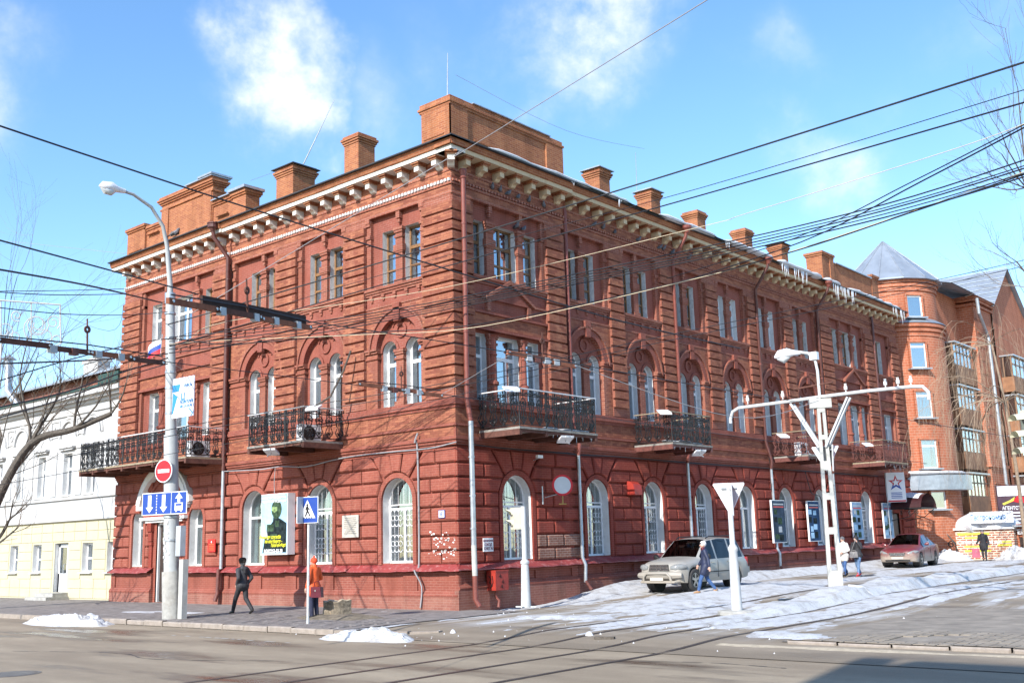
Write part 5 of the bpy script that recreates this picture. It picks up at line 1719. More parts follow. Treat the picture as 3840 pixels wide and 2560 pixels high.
# main block beyond the tower
ZE = onplane(2228, 735, 0, TX).z
Y1 = TY+3.3
def apb(name, mat, mb, parent=AP):
    o = mb.build(name, mat, parent)
    if parent is AP: o.location = (-TX, -TY, 0)
    return o
XB = TX+1.6
m = MB(); m.box(XB-14, XB, Y1, Y1+32, -0.5, ZE)
apb('wall', 'brick_far', m)
m = MB(); m.box(XB-.02, XB+1.1, Y1+4.8, Y1+8.6, -0.5, ZE-0.4); apb('projecting_wall', 'brick_far', m)
for zz in frange(1.2, ZE-1.5, 0.95):
    m = MB(); m.box(XB+1.1, XB+1.14, Y1+5.2, Y1+6.4, zz, zz+.08); apb('brick_band', 'brick_far', m)
for (zz, e) in ((ZE-.6, .12), (ZE-.3, .22), (ZE-.1, .32), (6.0, .1)):
    m = MB(); m.box(XB-.05, XB+e+1.1, Y1+4.6, Y1+8.8, zz, zz+.18); apb('brick_band', 'brick_far', m)
# gable roof, seamed metal
gx = XB+1.2
m = MB()
zr = ZE+2.6
m.quad((gx, Y1-0.5, ZE-.05), (gx, Y1+9.0, ZE-.05), (XB-6, Y1+9.0, zr), (XB-6, Y1-.5, zr))
m.quad((gx+.05, Y1+8.4, ZE-.3), (gx+.05, Y1+17.0, ZE-.3), (gx+.05, Y1+12.7, ZE+3.4), (gx+.05, Y1+12.7, ZE+3.4))
apb('gable', 'brick_far', MB().add([(gx, Y1+8.6, -0.5), (gx, Y1+17, -0.5), (gx, Y1+17, ZE), (gx, Y1+12.8, ZE+3.2), (gx, Y1+8.6, ZE), (XB-6, Y1+17, -.5), (XB-6, Y1+17, ZE), (XB-6, Y1+12.8, ZE+3.2), (XB-6, Y1+8.6, ZE)], [(0, 1, 2, 3, 4), (1, 5, 6, 2)]))
ar = apb('roof', 'zinc_roof', MB().quad((gx+.3, Y1-.4, ZE), (gx+.3, Y1+9.0, ZE), (XB-7, Y1+9, zr), (XB-7, Y1-.4, zr)).quad((gx+.3, Y1+8.2, ZE-.2), (gx+.3, Y1+12.8, ZE+3.4), (XB-8, Y1+12.8, ZE+3.4), (XB-8, Y1+8.2, ZE-.2)).quad((gx+.3, Y1+12.8, ZE+3.4), (gx+.3, Y1+17.4, ZE-.2), (XB-8, Y1+17.4, ZE-.2), (XB-8, Y1+12.8, ZE+3.4)))
m = MB()
for k in range(9):
    t = k/8
    m.tube([(gx+.3, Y1+8.2+4.6*t, ZE-.15+3.6*t), (XB-8, Y1+8.2+4.6*t, ZE-.15+3.6*t)], .03, 4)
m.build('roof_seam', 'zinc', ar)
m = MB().quad((gx+.25, Y1-.2, ZE+.1), (gx+.25, Y1+4.6, ZE+.1), (XB-2, Y1+4.2, ZE+.1+.9), (XB-2, Y1-.2, ZE+1.0)); m.build('roof_snow', 'snow_clean', ar)
# glazed balconies in two stacks
plain('balcony_rust', (0.28, 0.13, 0.06), 0.7, 0.25, 1.5)
plain('loggia_wood', (0.20, 0.11, 0.06), 0.6, 0.2, 4.0)
def loggia(y0, y1, x, z0, top):
    o = apb('loggia', 'balcony_rust', MB().box(x-0.05, x+.9, y0, y1, z0, z0+1.05))
    n = 6
    m = MB()
    for k in range(n+1):
        y = y0+(y1-y0)*k/n
        m.box(x+.80, x+.88, y-.04, y+.04, z0+1.05, z0+2.5)
    for zz in (1.05, 1.9, 2.42): m.box(x+.79, x+.885, y0, y1, z0+zz, z0+zz+.08)
    for xx in (x+.3, x+.8): m.box(xx-.04, xx+.04, y0, y0+.07, z0+1.05, z0+2.5)
    m.build('loggia_frame', 'loggia_wood', o)
    m = MB().box(x+.83, x+.85, y0+.02, y1-.02, z0+1.1, z0+2.45); m.box(x, x+.83, y0+.02, y0+.04, z0+1.1, z0+2.45); m.build('pane', 'glass', o)
    MB().box(x-.05, x+1.05, y0-.1, y1+.1, z0+2.5, z0+2.6).build('loggia_roof', 'zinc', o)
for zz in (2.95, 5.75, 8.55, 11.35):
    loggia(Y1+0.4, Y1+4.5, XB, zz, 0)
    loggia(Y1+9.2, Y1+15.0, gx-.1, zz, 0)
apb('drainpipe', 'zinc', MB().tube([(gx+.3, Y1+4.5, ZE-.2), (gx+.3, Y1+4.6, ZE-1.2), (gx+.15, Y1+6.6, ZE-2.6), (gx+.15, Y1+6.8, 4.9), (gx+.3, Y1+7.2, 4.3), (gx+.3, Y1+7.2, 2.8), (gx+.3, Y1+9.6, 2.0)], 0.11, 8))
# ------------------------------------------------------------------ kiosk with thick snow
kc = onplane(2193, 1240, 1, 40.6)
KX0 = kc.x
KX1 = onplane(2330, 1240, 1, 40.6).x
K = empty('brick_kiosk', (KX0, 40.6, 0.2), 0, 'low cream and red striped brick kiosk under thick snow beside the tower', 'kiosk')
brick_mat('brick_kiosk', (0.45, 0.14, 0.08), (0.40, 0.12, 0.07), (0.75, 0.68, 0.55), msize=0.035, row=0.13, bw=0.36, bump=0.2)
W_ = KX1-KX0
MB().box(0, W_, 0, 1.9, -0.5, 1.75).build('wall', 'brick_kiosk', K)
MB().box(-0.1, W_+0.1, -0.15, 2.0, 1.75, 1.86).build('roof_edge', 'sign_white', K)
for (x0, x1, z, h, c) in ((0.2, W_*.6, 1.45, .13, 'y'), (0.6, W_*.55, 1.25, .1, 'y'), (0.5, W_*.6, .75, .1, 'y'), (.5, W_*.6, .5, .1, 'y'), (W_*.72, W_*.95, .98, .1, 'y'), (W_*.72, W_*.95, .8, .1, 'y')):
    MB().box(x0, x1, -0.012, -0.002, z, z+h).build('painted_strip', 'paint_yellow', K)
o = inst('lettering', text_mesh('lettering', 'СТРИЖКИ от 100 руб', 0.24, 'sign_white', 0.006), K, (W_*.42, -0.02, 1.02))
ks = lump('roof_snow', 'snow_clean', [(x, .9, 1.9+0.2*math.sin(x*0.9)**2) for x in frange(-2.6, W_+0.2, 0.5)], 1.0, K, seed=9, n=14, flat=0.62)
MB().box(-2.4, 0.0, 0.3, 1.8, -0.5, 1.3).build('side_entrance', 'room_dark', K)
MB().box(-2.5, 0.02, 0.15, 0.32, 1.3, 1.72).build('fascia', 'sign_white', K)
MB().box(-2.1, -1.2, 0.22, 0.28, 0.2, 1.25).build('side_pane', 'glass', K)
o = MB().box(W_-2.2, W_+.15, -0.3, -.2, 2.1, 2.75).build('roof_sign', 'sign_white', K)
inst('lettering', text_mesh('lettering', 'Гастрономия', 0.42, 'sign_lightblue', 0.005, sx=0.72), K, (W_-1.2, -0.31, 2.42))
inst('lettering', text_mesh('lettering', 'ГЕМТС', 0.36, 'sign_white', 0.012), K, (W_+.55, .2, 1.55))
m = MB().box(W_+.02, W_+2.6, 0.5, 1.9, -.5, 2.0); m.build('annex_wall', 'brick_far', K)
MB().box(W_+.15, W_+1.0, .44, .5, -.3, 1.25).build('door', 'door_brown', K)
MB().box(W_+1.15, W_+1.9, .44, .5, .3, 1.0).build('notice', 'sign_lightblue', K)
MB().box(W_+2.1, W_+2.22, -.1, 0.02, -.5, 1.9).build('post', 'sign_white', K)
MB().box(W_+.02, W_+2.5, -.2, .6, 1.85, 1.95).build('porch_roof', 'zinc', K)
# wrought iron gate wing beside kiosk
m = MB()
gp = onplane(2165, 1250, 1, 40.0)
for cx, cz, r in ((0, 0.9, .35), (.1, .3, .3), (.5, .9, .22), (.45, .35, .2)):
    m.tube([(gp.x+cx+p[0], 40.0, 0.25+cz+p[2]) for p in spiral(0, 0, r, 0, 1.3, 12)], 0.035, 5)
m.tube([(gp.x-.45, 40.0, 0.1), (gp.x-.4, 40.0, 1.3), (gp.x+.3, 40.0, 1.75), (gp.x+.75, 40.0, 1.2), (gp.x+.75, 40.0, .1)], .04, 5)
m.tube([(gp.x-3, 40.0, 1.15), (gp.x-.4, 40.0, 1.2)], .03, 5)
tag(m.build('iron_gate', 'iron_black'), 'black wrought iron scroll gate wing in front of the brick kiosk', 'gate')
# the house behind the viewer, whose shadow falls over the near road
SH = [(15.6, -10.6), (15.55, -8.0), (15.1, -7.2), (15.4, -6.7), (15.75, -7.1), (16.0, -5.75), (60, -5.6), (60, -12), (16, -12)]
hh = 17.0
shd = Vector((SUN.x, SUN.y, 0))/SUN.z*hh
m = MB()
bx0 = 15.6+shd.x
by1 = -6.0+shd.y
m.prismz([(bx0, by1-1.9), (bx0+0.45, by1), (bx0+60, by1+.2), (bx0+60, by1-14), (bx0, by1-14)], -0.2, hh-.13)
opp = m.build('opposite_house', 'wall_yellow'); tag(opp, 'plain tall house across the street casting shadow over the near road', 'building')
MB().box(bx0-0.35, bx0+0.25, by1-1.35, by1-0.6, hh-1.6, hh+.35).build('chimney', 'wall_yellow', opp)
# ================================================================== street furniture and signs
def facing(o, rz): o.rotation_euler = (0, 0, rz); return o
# --- lamp post in the pavement
LB = Vector((-6.44, -5.79, 0.0))
LT = Vector((-6.72, -6.05, 9.86))
def on_pole(z): return LB+(LT-LB)*(z/9.86)
lp = empty('street_lamp', LB, 0, 'tall grey street lamp post with curved arm carrying the no-entry sign', 'street lamp')
def lpb(name, mat, mb, smooth=True):
    o = mb.build(name, mat, lp, smooth=smooth); o.location = -LB; return o
lpb('base', 'concrete', MB().tube([on_pole(-.05), on_pole(1.4)], 0.29, 16))
lpb('lower_shaft', 'pole_grey', MB().tube([on_pole(1.4), on_pole(5.55)], 0.235, 16, r2=0.215))
lpb('upper_shaft', 'pole_grey', MB().tube([on_pole(5.55), on_pole(9.9)], 0.17, 16, r2=0.14))
lpb('shaft_collar', 'zinc', MB().tube([on_pole(9.75), on_pole(10.1)], 0.17, 12))
arm = [on_pole(9.9), on_pole(10.4)+Vector((0, 0, 0)), Vector((-6.6, -6.3, 11.6)), Vector((-6.55, -6.5, 12.2)), Vector((-6.5, -6.95, 12.71)), Vector((-6.46, -7.6, 12.97)), Vector((-6.45, -8.0, 13.0))]
lpb('arm', 'pole_grey', MB().tube(arm, [0.10, 0.085, 0.07, 0.06, 0.055, 0.05, 0.05], 10))
m = MB()
m.tube([(-6.44, -7.9, 13.0), (-6.44, -8.15, 13.0), (-6.44, -8.35, 13.02), (-6.44, -8.62, 13.0), (-6.44, -8.74, 12.97)], [0.07, 0.10, 0.17, 0.14, 0.02], 12)
hd = lpb('lamp_head', 'lamp_white', m)
o = lpb('lamp_lens', 'lamp_lens', MB().tube([(-6.44, -8.2, 12.93), (-6.44, -8.35, 12.88), (-6.44, -8.55, 12.88), (-6.44, -8.68, 12.93)], [0.03, 0.13, 0.12, 0.03], 12))
for z in (3.0, 2.3, 6.2, 7.0, 7.5, 8.6, 9.4):
    c = on_pole(z)
    r = 0.25 if z < 5.5 else 0.175
    lpb('strap', 'zinc', MB().lathe([(r, 0), (r, 0.06)], c, 16))
m = MB(); m.box(LB.x+.33, LB.x+.55, LB.y-.02, LB.y+.16, 0, 1.75); lpb('cable_duct', 'concrete_pale', m, False)
m = MB(); m.box(LB.x+.26, LB.x+.52, LB.y-.12, LB.y+.06, 1.85, 2.75); lpb('junction_box', 'sign_grey', m, False)
m = MB()
rn = random.Random(3)
for k in range(46):
    z = rn.uniform(1.6, 2.9); a = view = rn.uniform(-1.8, 0.6)
    c = on_pole(z); s = rn.uniform(.02, .07)
    x, y = c.x+0.242*math.sin(a), c.y-0.242*math.cos(a)
    m.add([(x-s*math.cos(a), y-s*math.sin(a), z), (x+s*math.cos(a), y+s*math.sin(a), z), (x+s*math.cos(a), y+s*math.sin(a), z+s*1.2), (x-s*math.cos(a), y-s*math.sin(a), z+s)], [(0, 1, 2, 3)])
lpb('paper_scraps', 'dust_white', m, False)
# signs on the lamp post (they face the road: -y, a little to the right)
SA = R(14)
def sign_root(name, loc, rz, label, cat, group=None):
    return empty(name, loc, rz, label, cat, group)
c = on_pole(4.43)
s = sign_root('no_entry_sign', (c.x+.02, c.y-0.26, 4.43), SA, 'round red no-entry sign with white bar on the lamp post', 'road sign')
MB().disc((0, 0), 0.35, -0.012, 0.012, 40).build('plate', 'sign_red', s)
MB().ring((0, 0), 0.325, 0.352, -0.018, 0.013, n=40).build('rim', 'sign_white', s)
MB().box(-0.235, 0.235, -0.018, -0.012, -0.055, 0.055).build('bar', 'sign_white', s)
MB().box(-.05, .05, .012, .05, -.3, .3).build('bracket', 'zinc', s)
c = on_pole(3.44)
s = sign_root('lane_sign', (c.x+.06, c.y-0.27, 3.44), SA, 'wide blue lane sign with three white arrows and a bus symbol', 'road sign')
MB().box(-0.92, 0.92, -0.01, 0.012, -0.34, 0.34).build('plate', 'sign_white', s)
MB().box(-0.895, 0.895, -0.014, -0.01, -0.315, 0.315).build('field', 'sign_blue', s)
def arrow(cx, up, w=.075, L=.5):
    d = 1 if up else -1
    pts = [(cx-w, -d*L/2), (cx+w, -d*L/2), (cx+w, d*(L/2-.17)), (cx+.15, d*(L/2-.17)), (cx, d*L/2), (cx-.15, d*(L/2-.17)), (cx-w, d*(L/2-.17))]
    return pts if up else pts[::-1]
for cx in (-0.6, -0.02):
    MB().prism(arrow(cx, False, .07, .54), -.018, -.014).build('arrow', 'sign_white', s)
m = MB().prism([(x, z+.16) for x, z in arrow(0.6, True, .05, .28)], -.018, -.014); m.build('arrow', 'sign_white', s)
for k in range(7): MB().box(-.325, -.295, -.018, -.014, -.3+.088*k, -.25+.088*k).build('dash', 'sign_white', s)
MB().box(.285, .3, -.018, -.014, -.315, .315).build('divider', 'sign_white', s)
m = MB().box(.44, .76, -.018, -.014, -.23, .0)
b_ = m.build('bus_symbol', 'sign_white', s)
MB().box(.48, .72, -.021, -.018, -.09, -.03).build('bus_window', 'sign_blue', b_)
for cx in (.50, .70): MB().box(cx-.03, cx+.03, -.018, -.014, -.27, -.23).build('bus_wheel', 'sign_white', b_)
c = on_pole(6.66)
s = sign_root('banner', (c.x+0.75, c.y-0.02, 6.66), R(3), 'white and blue banner for driver courses hung from the lamp post', 'banner')
MB().box(-0.55, 0.55, -0.015, 0.015, -0.62, 0.62).build('panel', 'banner_white', s)
m = MB().prism([(-.55, .42), (-.55, .18), (-.2, .18), (-.15, .42)][::-1][::-1], -.02, -.016); 
m = MB(); m.quad((-.55, -.02, .20), (-.22, -.02, .20), (-.15, -.02, .42), (-.55, -.02, .42)); m.quad((-.55, -.02, -.48), (-.50, -.02, -.48), (-.28, -.02, .04), (-.52, -.02, .19)); m.build('blue_print', 'banner_blue', s)
m = MB(); m.quad((.28, -.02, -.36), (.34, -.02, -.36), (.55, -.02, -.53), (.50, -.02, -.54)); m.quad((.50, -.02, -.53), (.55, -.02, -.53), (.46, -.02, -.62), (.40, -.02, -.62)); m.build('blue_print', 'banner_blue', s)
for txt, sz, x, z, b in (('КУРСЫ', .12, .26, .34, .004), ('Ц', .28, .0, .0, .014), ('ВОДИТЕЛЕЙ', .105, .20, -.155, .004), ('55-35-90', .11, .28, -.29, .003)):
    inst('lettering', text_mesh('lettering', txt, sz, 'banner_text', b), s, (x, -.02, z))
MB().disc((-.08, -.29), .05, -.02, -.016, 14).build('phone_symbol', 'banner_text', s)
for z in (.5, -.5): MB().tube([(-.95, .02, z), (.5, .02, z)], .015, 5).build('banner_arm', 'zinc', s)
# --- pedestrian crossing sign
pb = onground(707, 1432)
s = empty('crossing_sign', pb, 0, 'blue pedestrian crossing sign on thin grey pole beside woman in orange', 'road sign')
MB().tube([(0, 0, -.05), (0, 0, 3.36)], 0.035, 10).build('pole', 'pole_pale', s, smooth=True)
for nm, ang, dx in (('plate', R(16), 0.0), ('back_plate', R(16)+R(90), 0.0)):
    pl = empty(nm, (0, 0, 2.98), ang) if False else None
pl = MB().box(-.35, .35, -.075, -.05, -.35, .35).build('plate', 'sign_white', s, (0.02, 0, 2.98), R(14))
MB().box(-.335, .335, -.080, -.075, -.335, .335).build('field', 'sign_blue', pl)
m = MB(); m.add([(-.27, -.084, -.22), (.27, -.084, -.22), (0, -.084, .27)], [(0, 1, 2)]); m.build('triangle', 'sign_white', pl)
m = MB()
m.disc((0.0, .135), .032, -.092, -.086, 14)
for a, b, w in (((.0, .10), (.005, -.02), .036), ((.005, .08), (-.06, .02), .018), ((.0, .08), (.055, .03), .016), ((.055, .03), (.08, .0), .014), ((.005, -.02), (-.06, -.17), .022), ((.01, -.02), (.05, -.09), .022), ((.05, -.09), (.10, -.17), .02)):
    v = Vector((b[0]-a[0], b[1]-a[1])).normalized(); nn = Vector((-v.y, v.x))*w
    m.add([(a[0]+nn.x, -.09, a[1]+nn.y), (a[0]-nn.x, -.09, a[1]-nn.y), (b[0]-nn.x, -.09, b[1]-nn.y), (b[0]+nn.x, -.09, b[1]+nn.y)], [(0, 1, 2, 3)])
for k in range(5): m.box(-.2+.08*k, -.16+.08*k, -.09, -.086, -.215, -.19)
m.build('walking_figure', 'sign_black', pl)
pl2 = MB().box(-.35, .35, -.1, -.07, -.35, .35).build('side_plate', 'sign_back', s, (-.05, 0, 2.98), R(-76))
# --- two-lens pedestrian signal seen from the side
tb = Vector((1.62, 1.25, 0.03))
s = empty('pedestrian_signal', tb, 0, 'cream two-lens traffic signal on white post in front of the shaded facade', 'traffic light')
m = MB().lathe([(0.16, 0), (0.145, 0.3), (0.125, 1.0), (0.115, 1.28), (0.14, 1.30), (0.14, 1.36), (0.08, 1.42), (0.075, 3.02)], (0, 0, 0), 14); m.build('post', 'pole_white', s, smooth=True)
for a in range(4): MB().prismz([(0.1, -.015), (.34, -.01), (.34, .01), (.1, .015)], 0, .04).build('foot_fin', 'pole_white', s, rz=a*PI/2+.3)
hd = MB().box(-.17, .17, -.12, .12, -.33, .33).build('housing', 'signal_cream', s, (-0.30, -0.02, 2.66), R(-32))
for z in (.16, -.16):
    MB().disc((0, z), .105, -.13, -.12, 18).build('lens', 'lens_dark', hd)
    m = MB()
    for k in range(11):
        a0, a1 = R(-20)+R(220)*k/11, R(-20)+R(220)*(k+1)/11
        f0 = .24*max(.25, math.sin(max(0, min(PI, a0))) if 0 < a0 < PI else .25); f1 = .24*max(.25, math.sin(max(0, min(PI, a1))) if 0 < a1 < PI else .25)
        p0 = (.125*math.cos(a0), .125*math.sin(a0)+z); p1 = (.125*math.cos(a1), .125*math.sin(a1)+z)
        m.quad((p0[0], -.12, p0[1]), (p1[0], -.12, p1[1]), (p1[0], -.12-f1, p1[1]), (p0[0], -.12-f0, p0[1]))
    m.build('visor', 'signal_cream', hd)
MB().box(-.14, .0, -.03, .03, 2.4, 2.46).build('bracket', 'pole_white', s); MB().box(-.14, .0, -.03, .03, 2.86, 2.92).build('bracket', 'pole_white', s)
# --- round sign on a wall bracket
s = empty('no_vehicles_sign', (0.95, 4.1, 3.80), R(48), 'round white sign with red ring on a bracket at the shaded wall', 'road sign')
MB().disc((0, 0), 0.35, -.01, .012, 36).build('plate', 'sign_grey_pale', s)
MB().ring((0, 0), .285, .352, -.016, .013, n=36).build('ring', 'sign_red', s)
m = MB(); m.tube([(0, .03, -.3), (0, .03, -.62)], .02, 6); m.tube([(-.12, .03, -.62), (.12, .03, -.62)], .02, 6); m.build('hanger', 'bracket_brass', s)
m = MB(); m.tube([(0, .03, -.25), (-.55, .35, -.38)], .018, 6); m.tube([(-.62, .40, -.6), (-.62, .40, .0)], .022, 6); m.build('bracket_arm', 'zinc', s)
# --- give-way sign seen from behind
yb = Vector((8.75, 1.3, gz(8.7, 1.3)))
def giveway(root, z, side, w=.45, rz=0.0, y=0.06):
    pl = MB().prism([(0, -.42), (w, .38), (-w, .38)], y, y+.02).build('plate', 'sign_back', root, (0, 0, z), rz)
    m = MB()
    for a, b in (((0, -.42), (w, .38)), ((w, .38), (-w, .38)), ((-w, .38), (0, -.42))):
        m.tube([(a[0], y+.01, a[1]), (b[0], y+.01, b[1])], .022, 6)
    m.build('rim', 'sign_white', pl)
    m = MB(); m.prism([(0, -.43), (w+.01, .39), (-w-.01, .39)], y+.021, y+.024); m.build('front_face', 'sign_red', pl)
    MB().box(-.2, .2, y-.04, y, .24, .28).build('clamp', 'zinc', pl)
    return pl
s = empty('give_way_sign', yb, 0, 'triangular give-way sign seen from behind on a white post in the snow', 'road sign')
m = MB().lathe([(0.145, 0), (0.12, 1.2), (0.11, 1.56), (0.13, 1.6), (0.13, 1.66), (0.07, 1.76), (0.065, 3.35)], (0, 0, 0), 14); m.build('post', 'pole_white', s, smooth=True)
MB().lathe([(.55, -.12), (.55, .05), (.5, .08)], (.05, 0, 0), 9).build('footing', 'concrete', s)
giveway(s, 2.95, 1, .40, R(30))
pl = giveway(s, 2.92, 1, .40, R(-62))
# --- lattice column between the tracks
cb = Vector((9.0, 6.85, gz(9, 7)-.02))
s = empty('tram_column', cb, 0, 'white lattice concrete column with curved cross arm and lamp between the tracks', 'pole')
s.scale = (.93, .93, .93)
ch = 6.35
leg = lambda x0, x1: [(x0, 0)]
def col_w(z): return .235-.115*z/ch
m = MB()
for sx in (-1, 1):
    vs = []
    for z in (0, ch):
        w = col_w(z)
        a, b = sorted((sx*w, sx*(w-.13+.035*z/ch)))
        vs += [(a, -.14+.02*z/ch, z), (b, -.14+.02*z/ch, z), (b, .14-.02*z/ch, z), (a, .14-.02*z/ch, z)]
    m.add(vs, [(0, 1, 2, 3), (4, 5, 6, 7), (0, 1, 5, 4), (1, 2, 6, 5), (2, 3, 7, 6), (3, 0, 4, 7)])
m.build('column_legs', 'concrete_pale', s, rz=R(28))
for z, h in ((-.3, 1.1), (1.95, .22), (3.05, .22), (4.0, .3), (5.0, .16), (5.9, .45)):
    w = col_w(z)
    MB().box(-w+.02, w-.02, -.13, .13, z, z+h).build('cross_web', 'concrete_pale', s, rz=R(28))
aa = Vector((math.cos(R(2)), math.sin(R(2)), 0))
def cp_(t, z): return (aa.x*t, aa.y*t, z)
m = MB(); m.tube([cp_(-3.3, 5.85), cp_(-3.3, 6.0), cp_(-3.2, 6.25), cp_(-2.95, 6.36), cp_(-1.5, 6.38), cp_(0, 6.42), cp_(1.6, 6.44), cp_(3.0, 6.42), cp_(3.35, 6.38), cp_(3.5, 6.2), cp_(3.5, 5.95)], .058, 10)
m.build('cross_arm', 'pole_white', s, smooth=True)
for sx in (-1, 1):
    for dy in (-.12, .12):
        m = MB(); m.tube([(sx*.12, dy, 4.75), (sx*1.0, dy, 6.3)], .042, 4); m.build('brace', 'pole_white', s)
m = MB().prismz([(-.35, -.15), (.35, -.15), (.35, .15), (-.35, .15)], 6.05, 6.35); m.build('cap_block', 'concrete_pale', s, rz=R(28))
for t in (-2.6, -1.3, .9, 2.2, 2.6, 3.0):
    MB().lathe([(.02, 0), (.02, .1), (.055, .1), (.06, .2), (.035, .24), (.045, .3)], cp_(t, 6.46), 8).build('insulator', 'insulator', s)
m = MB(); m.tube([(0, 0, 6.35), (0, 0, 7.3), (-.05, 0, 7.65), (-.25, -.05, 7.92), (-.55, -.1, 8.0)], .05, 8); m.build('lamp_bracket', 'pole_white', s, smooth=True)
m = MB(); m.box(-.2, .05, -.1, .1, 7.68, 7.94); m.build('ballast_box', 'lamp_white', s)
m = MB(); m.tube([(-.5, -.1, 7.97), (-.75, -.12, 8.0), (-.95, -.14, 8.02), (-1.25, -.16, 7.99), (-1.42, -.17, 7.92)], [.06, .10, .17, .16, .04], 12); hd = m.build('lamp_head', 'lamp_white', s, smooth=True)
MB().tube([(-.9, -.14, 7.88), (-1.1, -.15, 7.82), (-1.32, -.16, 7.87)], [.05, .14, .05], 10).build('lamp_lens', 'lamp_lens', s, smooth=True)
m = MB(); m.tube([(-.9, 0, 6.78), (.5, 0, 6.86)], .03, 6); m.build('crossbar', 'steel_brown', s)
giveway(s, 4.4, 1, .42, R(16), .22)
giveway(s, 4.4, 1, .42, R(-60), .22)
lump('snow_mound', 'snow_dirty', [(.3, -.1, 0), (.5, 0, .2), (.75, .1, .12), (1.1, .2, 0)], .35, s, seed=3)
# --- traffic light at the right edge of the view
tl = onplane(2362, 1000, 0, 16.5)
s = empty('traffic_light', (tl.x, tl.y, 0), R(-40), 'cream three-lens traffic light cut by the right edge of the picture', 'traffic light')
zc = tl.z
MB().tube([(0, .25, 0), (0, .25, zc+.8)], .07, 10).build('post', 'pole_white', s, smooth=True)
hd = MB().box(-.17, .17, -.02, .22, zc-.55, zc+.55).build('housing', 'signal_cream', s)
for k in (-1, 0, 1):
    m = MB()
    for q in range(9):
        a0, a1 = PI*q/9, PI*(q+1)/9
        m.quad((.15*math.cos(a0), 0, zc+.35*k+.13*math.sin(a0)), (.15*math.cos(a1), 0, zc+.35*k+.13*math.sin(a1)), (.15*math.cos(a1), -.33, zc+.35*k+.13*math.sin(a1)-.03), (.15*math.cos(a0), -.33, zc+.35*k+.13*math.sin(a0)-.03))
    m.build('visor', 'signal_cream', hd)
    MB().disc((0, zc+.35*k), .12, -.03, -.02, 16).build('lens', 'lens_dark', hd)
# --- things fixed to the brick building
def flat_sign(name, fac, u, z, w, h, d, label, cat, mat, group=None, thick=.03):
    loc = Matrix.Rotation(fac, 3, 'Z') @ Vector((u, -d, z))
    s = empty(name, loc, fac, label, cat, group)
    MB().box(-w/2, w/2, 0, thick, -h/2, h/2).build('panel', mat, s)
    return s
s = flat_sign('recruitment_poster', LEFT, -8.72, 2.86, 1.56, 2.16, .42, 'army contract service poster with a masked soldier on the sunny wall', 'poster', 'sign_white', thick=.33)
MB().box(-.75, .75, -.012, -.002, -1.05, 1.05).build('print_sky', 'poster_sky', s)
m = MB()
m.prism([(-.65, -1.0), (.73, -1.0), (.73, .02), (.45, .15), (.25, .22), (.25, .35), (-.02, .35), (-.05, .1), (-.3, -.1), (-.5, -.4)], -.02, -.013)
m.build('soldier_print', 'poster_dark', s)
m = MB()
m.prism([(.15+.30*math.cos(t), .52+.33*math.sin(t)) for t in [2*PI*k/20 for k in range(20)]], -.022, -.014); m.build('helmet_print', 'poster_olive', s)
m = MB(); m.prism([(-.14, .50), (.05, .40), (.2, .48), (.2, .6), (-.1, .62)], -.026, -.023); m.build('goggle_print', 'poster_goggle', s)
m = MB(); m.prism([(-.7, .05), (-.58, .12), (-.38, -.3), (-.3, -.55), (-.48, -.5), (-.6, -.2)], -.026, -.021); m.build('rifle_print', 'sign_grey', s)
for (x0, x1, z0, z1) in ((-.4, .0, -.25, .0), (.1, .3, -.1, .12), (-.2, .2, -.55, -.35)):
    MB().box(x0, x1, -.024, -.021, z0, z1).build('vest_print', 'poster_olive', s)
for txt, sz, x, z, mat, sh, b in (('МИНИСТЕРСТВО ОБОРОНЫ', .115, 0, .93, 'sign_white', 0, .002), ('РОССИЙСКОЙ ФЕДЕРАЦИИ', .115, 0, .80, 'sign_white', 0, .002), ('Военная служба', .17, -.2, -.46, 'print_yellow', .3, .004), ('по контракту -', .16, .0, -.61, 'print_yellow', .3, .004), ('Твой выбор!', .16, .28, -.75, 'print_yellow', .3, .004), ('8(3822)53-03-38', .175, 0, -.95, 'sign_white', 0, .004)):
    inst('lettering', text_mesh('lettering', txt, sz, mat, b, shear=sh, sx=.92), s, (x, -.03, z))
s = flat_sign('memorial_plaque', LEFT, -4.88, 2.66, .84, .74, .14, 'pale stone memorial plaque with engraved lines on the sunny wall', 'plaque', 'stone_pale')
rn = random.Random(5)
for k in range(9):
    w = rn.uniform(.22, .33)
    MB().box(-w, w, -.004, 0, .27-.065*k, .295-.065*k).build('engraved_line', 'stone_dark', s)
s = flat_sign('house_number', LEFT, -.57, 2.9, .27, .24, .11, 'small white house number plate 6 beside the building corner', 'number plate', 'sign_blue')
MB().box(-.12, .12, -.004, 0, -.105, .105).build('field', 'sign_white', s)
inst('lettering', text_mesh('lettering', '6', .22, 'sign_blue', .004), s, (0, -.008, 0))
s = flat_sign('office_plate', LEFT, -12.98, 2.18, .5, .48, .2, 'small bright red office plate with emblem near the left drainpipe', 'plaque', 'plate_red')
MB().add([(-.04, -.006, .14), (0, -.006, .09), (.04, -.006, .14), (0, -.006, .19)], [(0, 1, 2, 3)]).build('emblem', 'sign_white', s)
for k in range(4): MB().box(-.17, .17, -.005, 0, .05-.07*k, .065-.07*k).build('text_line', 'print_gold', s)
s = flat_sign('snow_warning', RIGHT, 1.28, 1.92, .46, .42, .11, 'white plate warning of snow falling from the roof near the corner pipe', 'warning sign', 'sign_white')
for txt, sz, z in (('ОСТОРОЖНО', .072, .12), ('СХОД', .12, .0), ('СНЕГА!', .115, -.12)):
    inst('lettering', text_mesh('lettering', txt, sz, 'sign_maroon', .003), s, (0, -.004, z))
s = empty('cable_cabinet', (0.12, 1.45, 0.62), RIGHT, 'red metal cable cabinet with black scribbles at the building corner', 'cabinet')
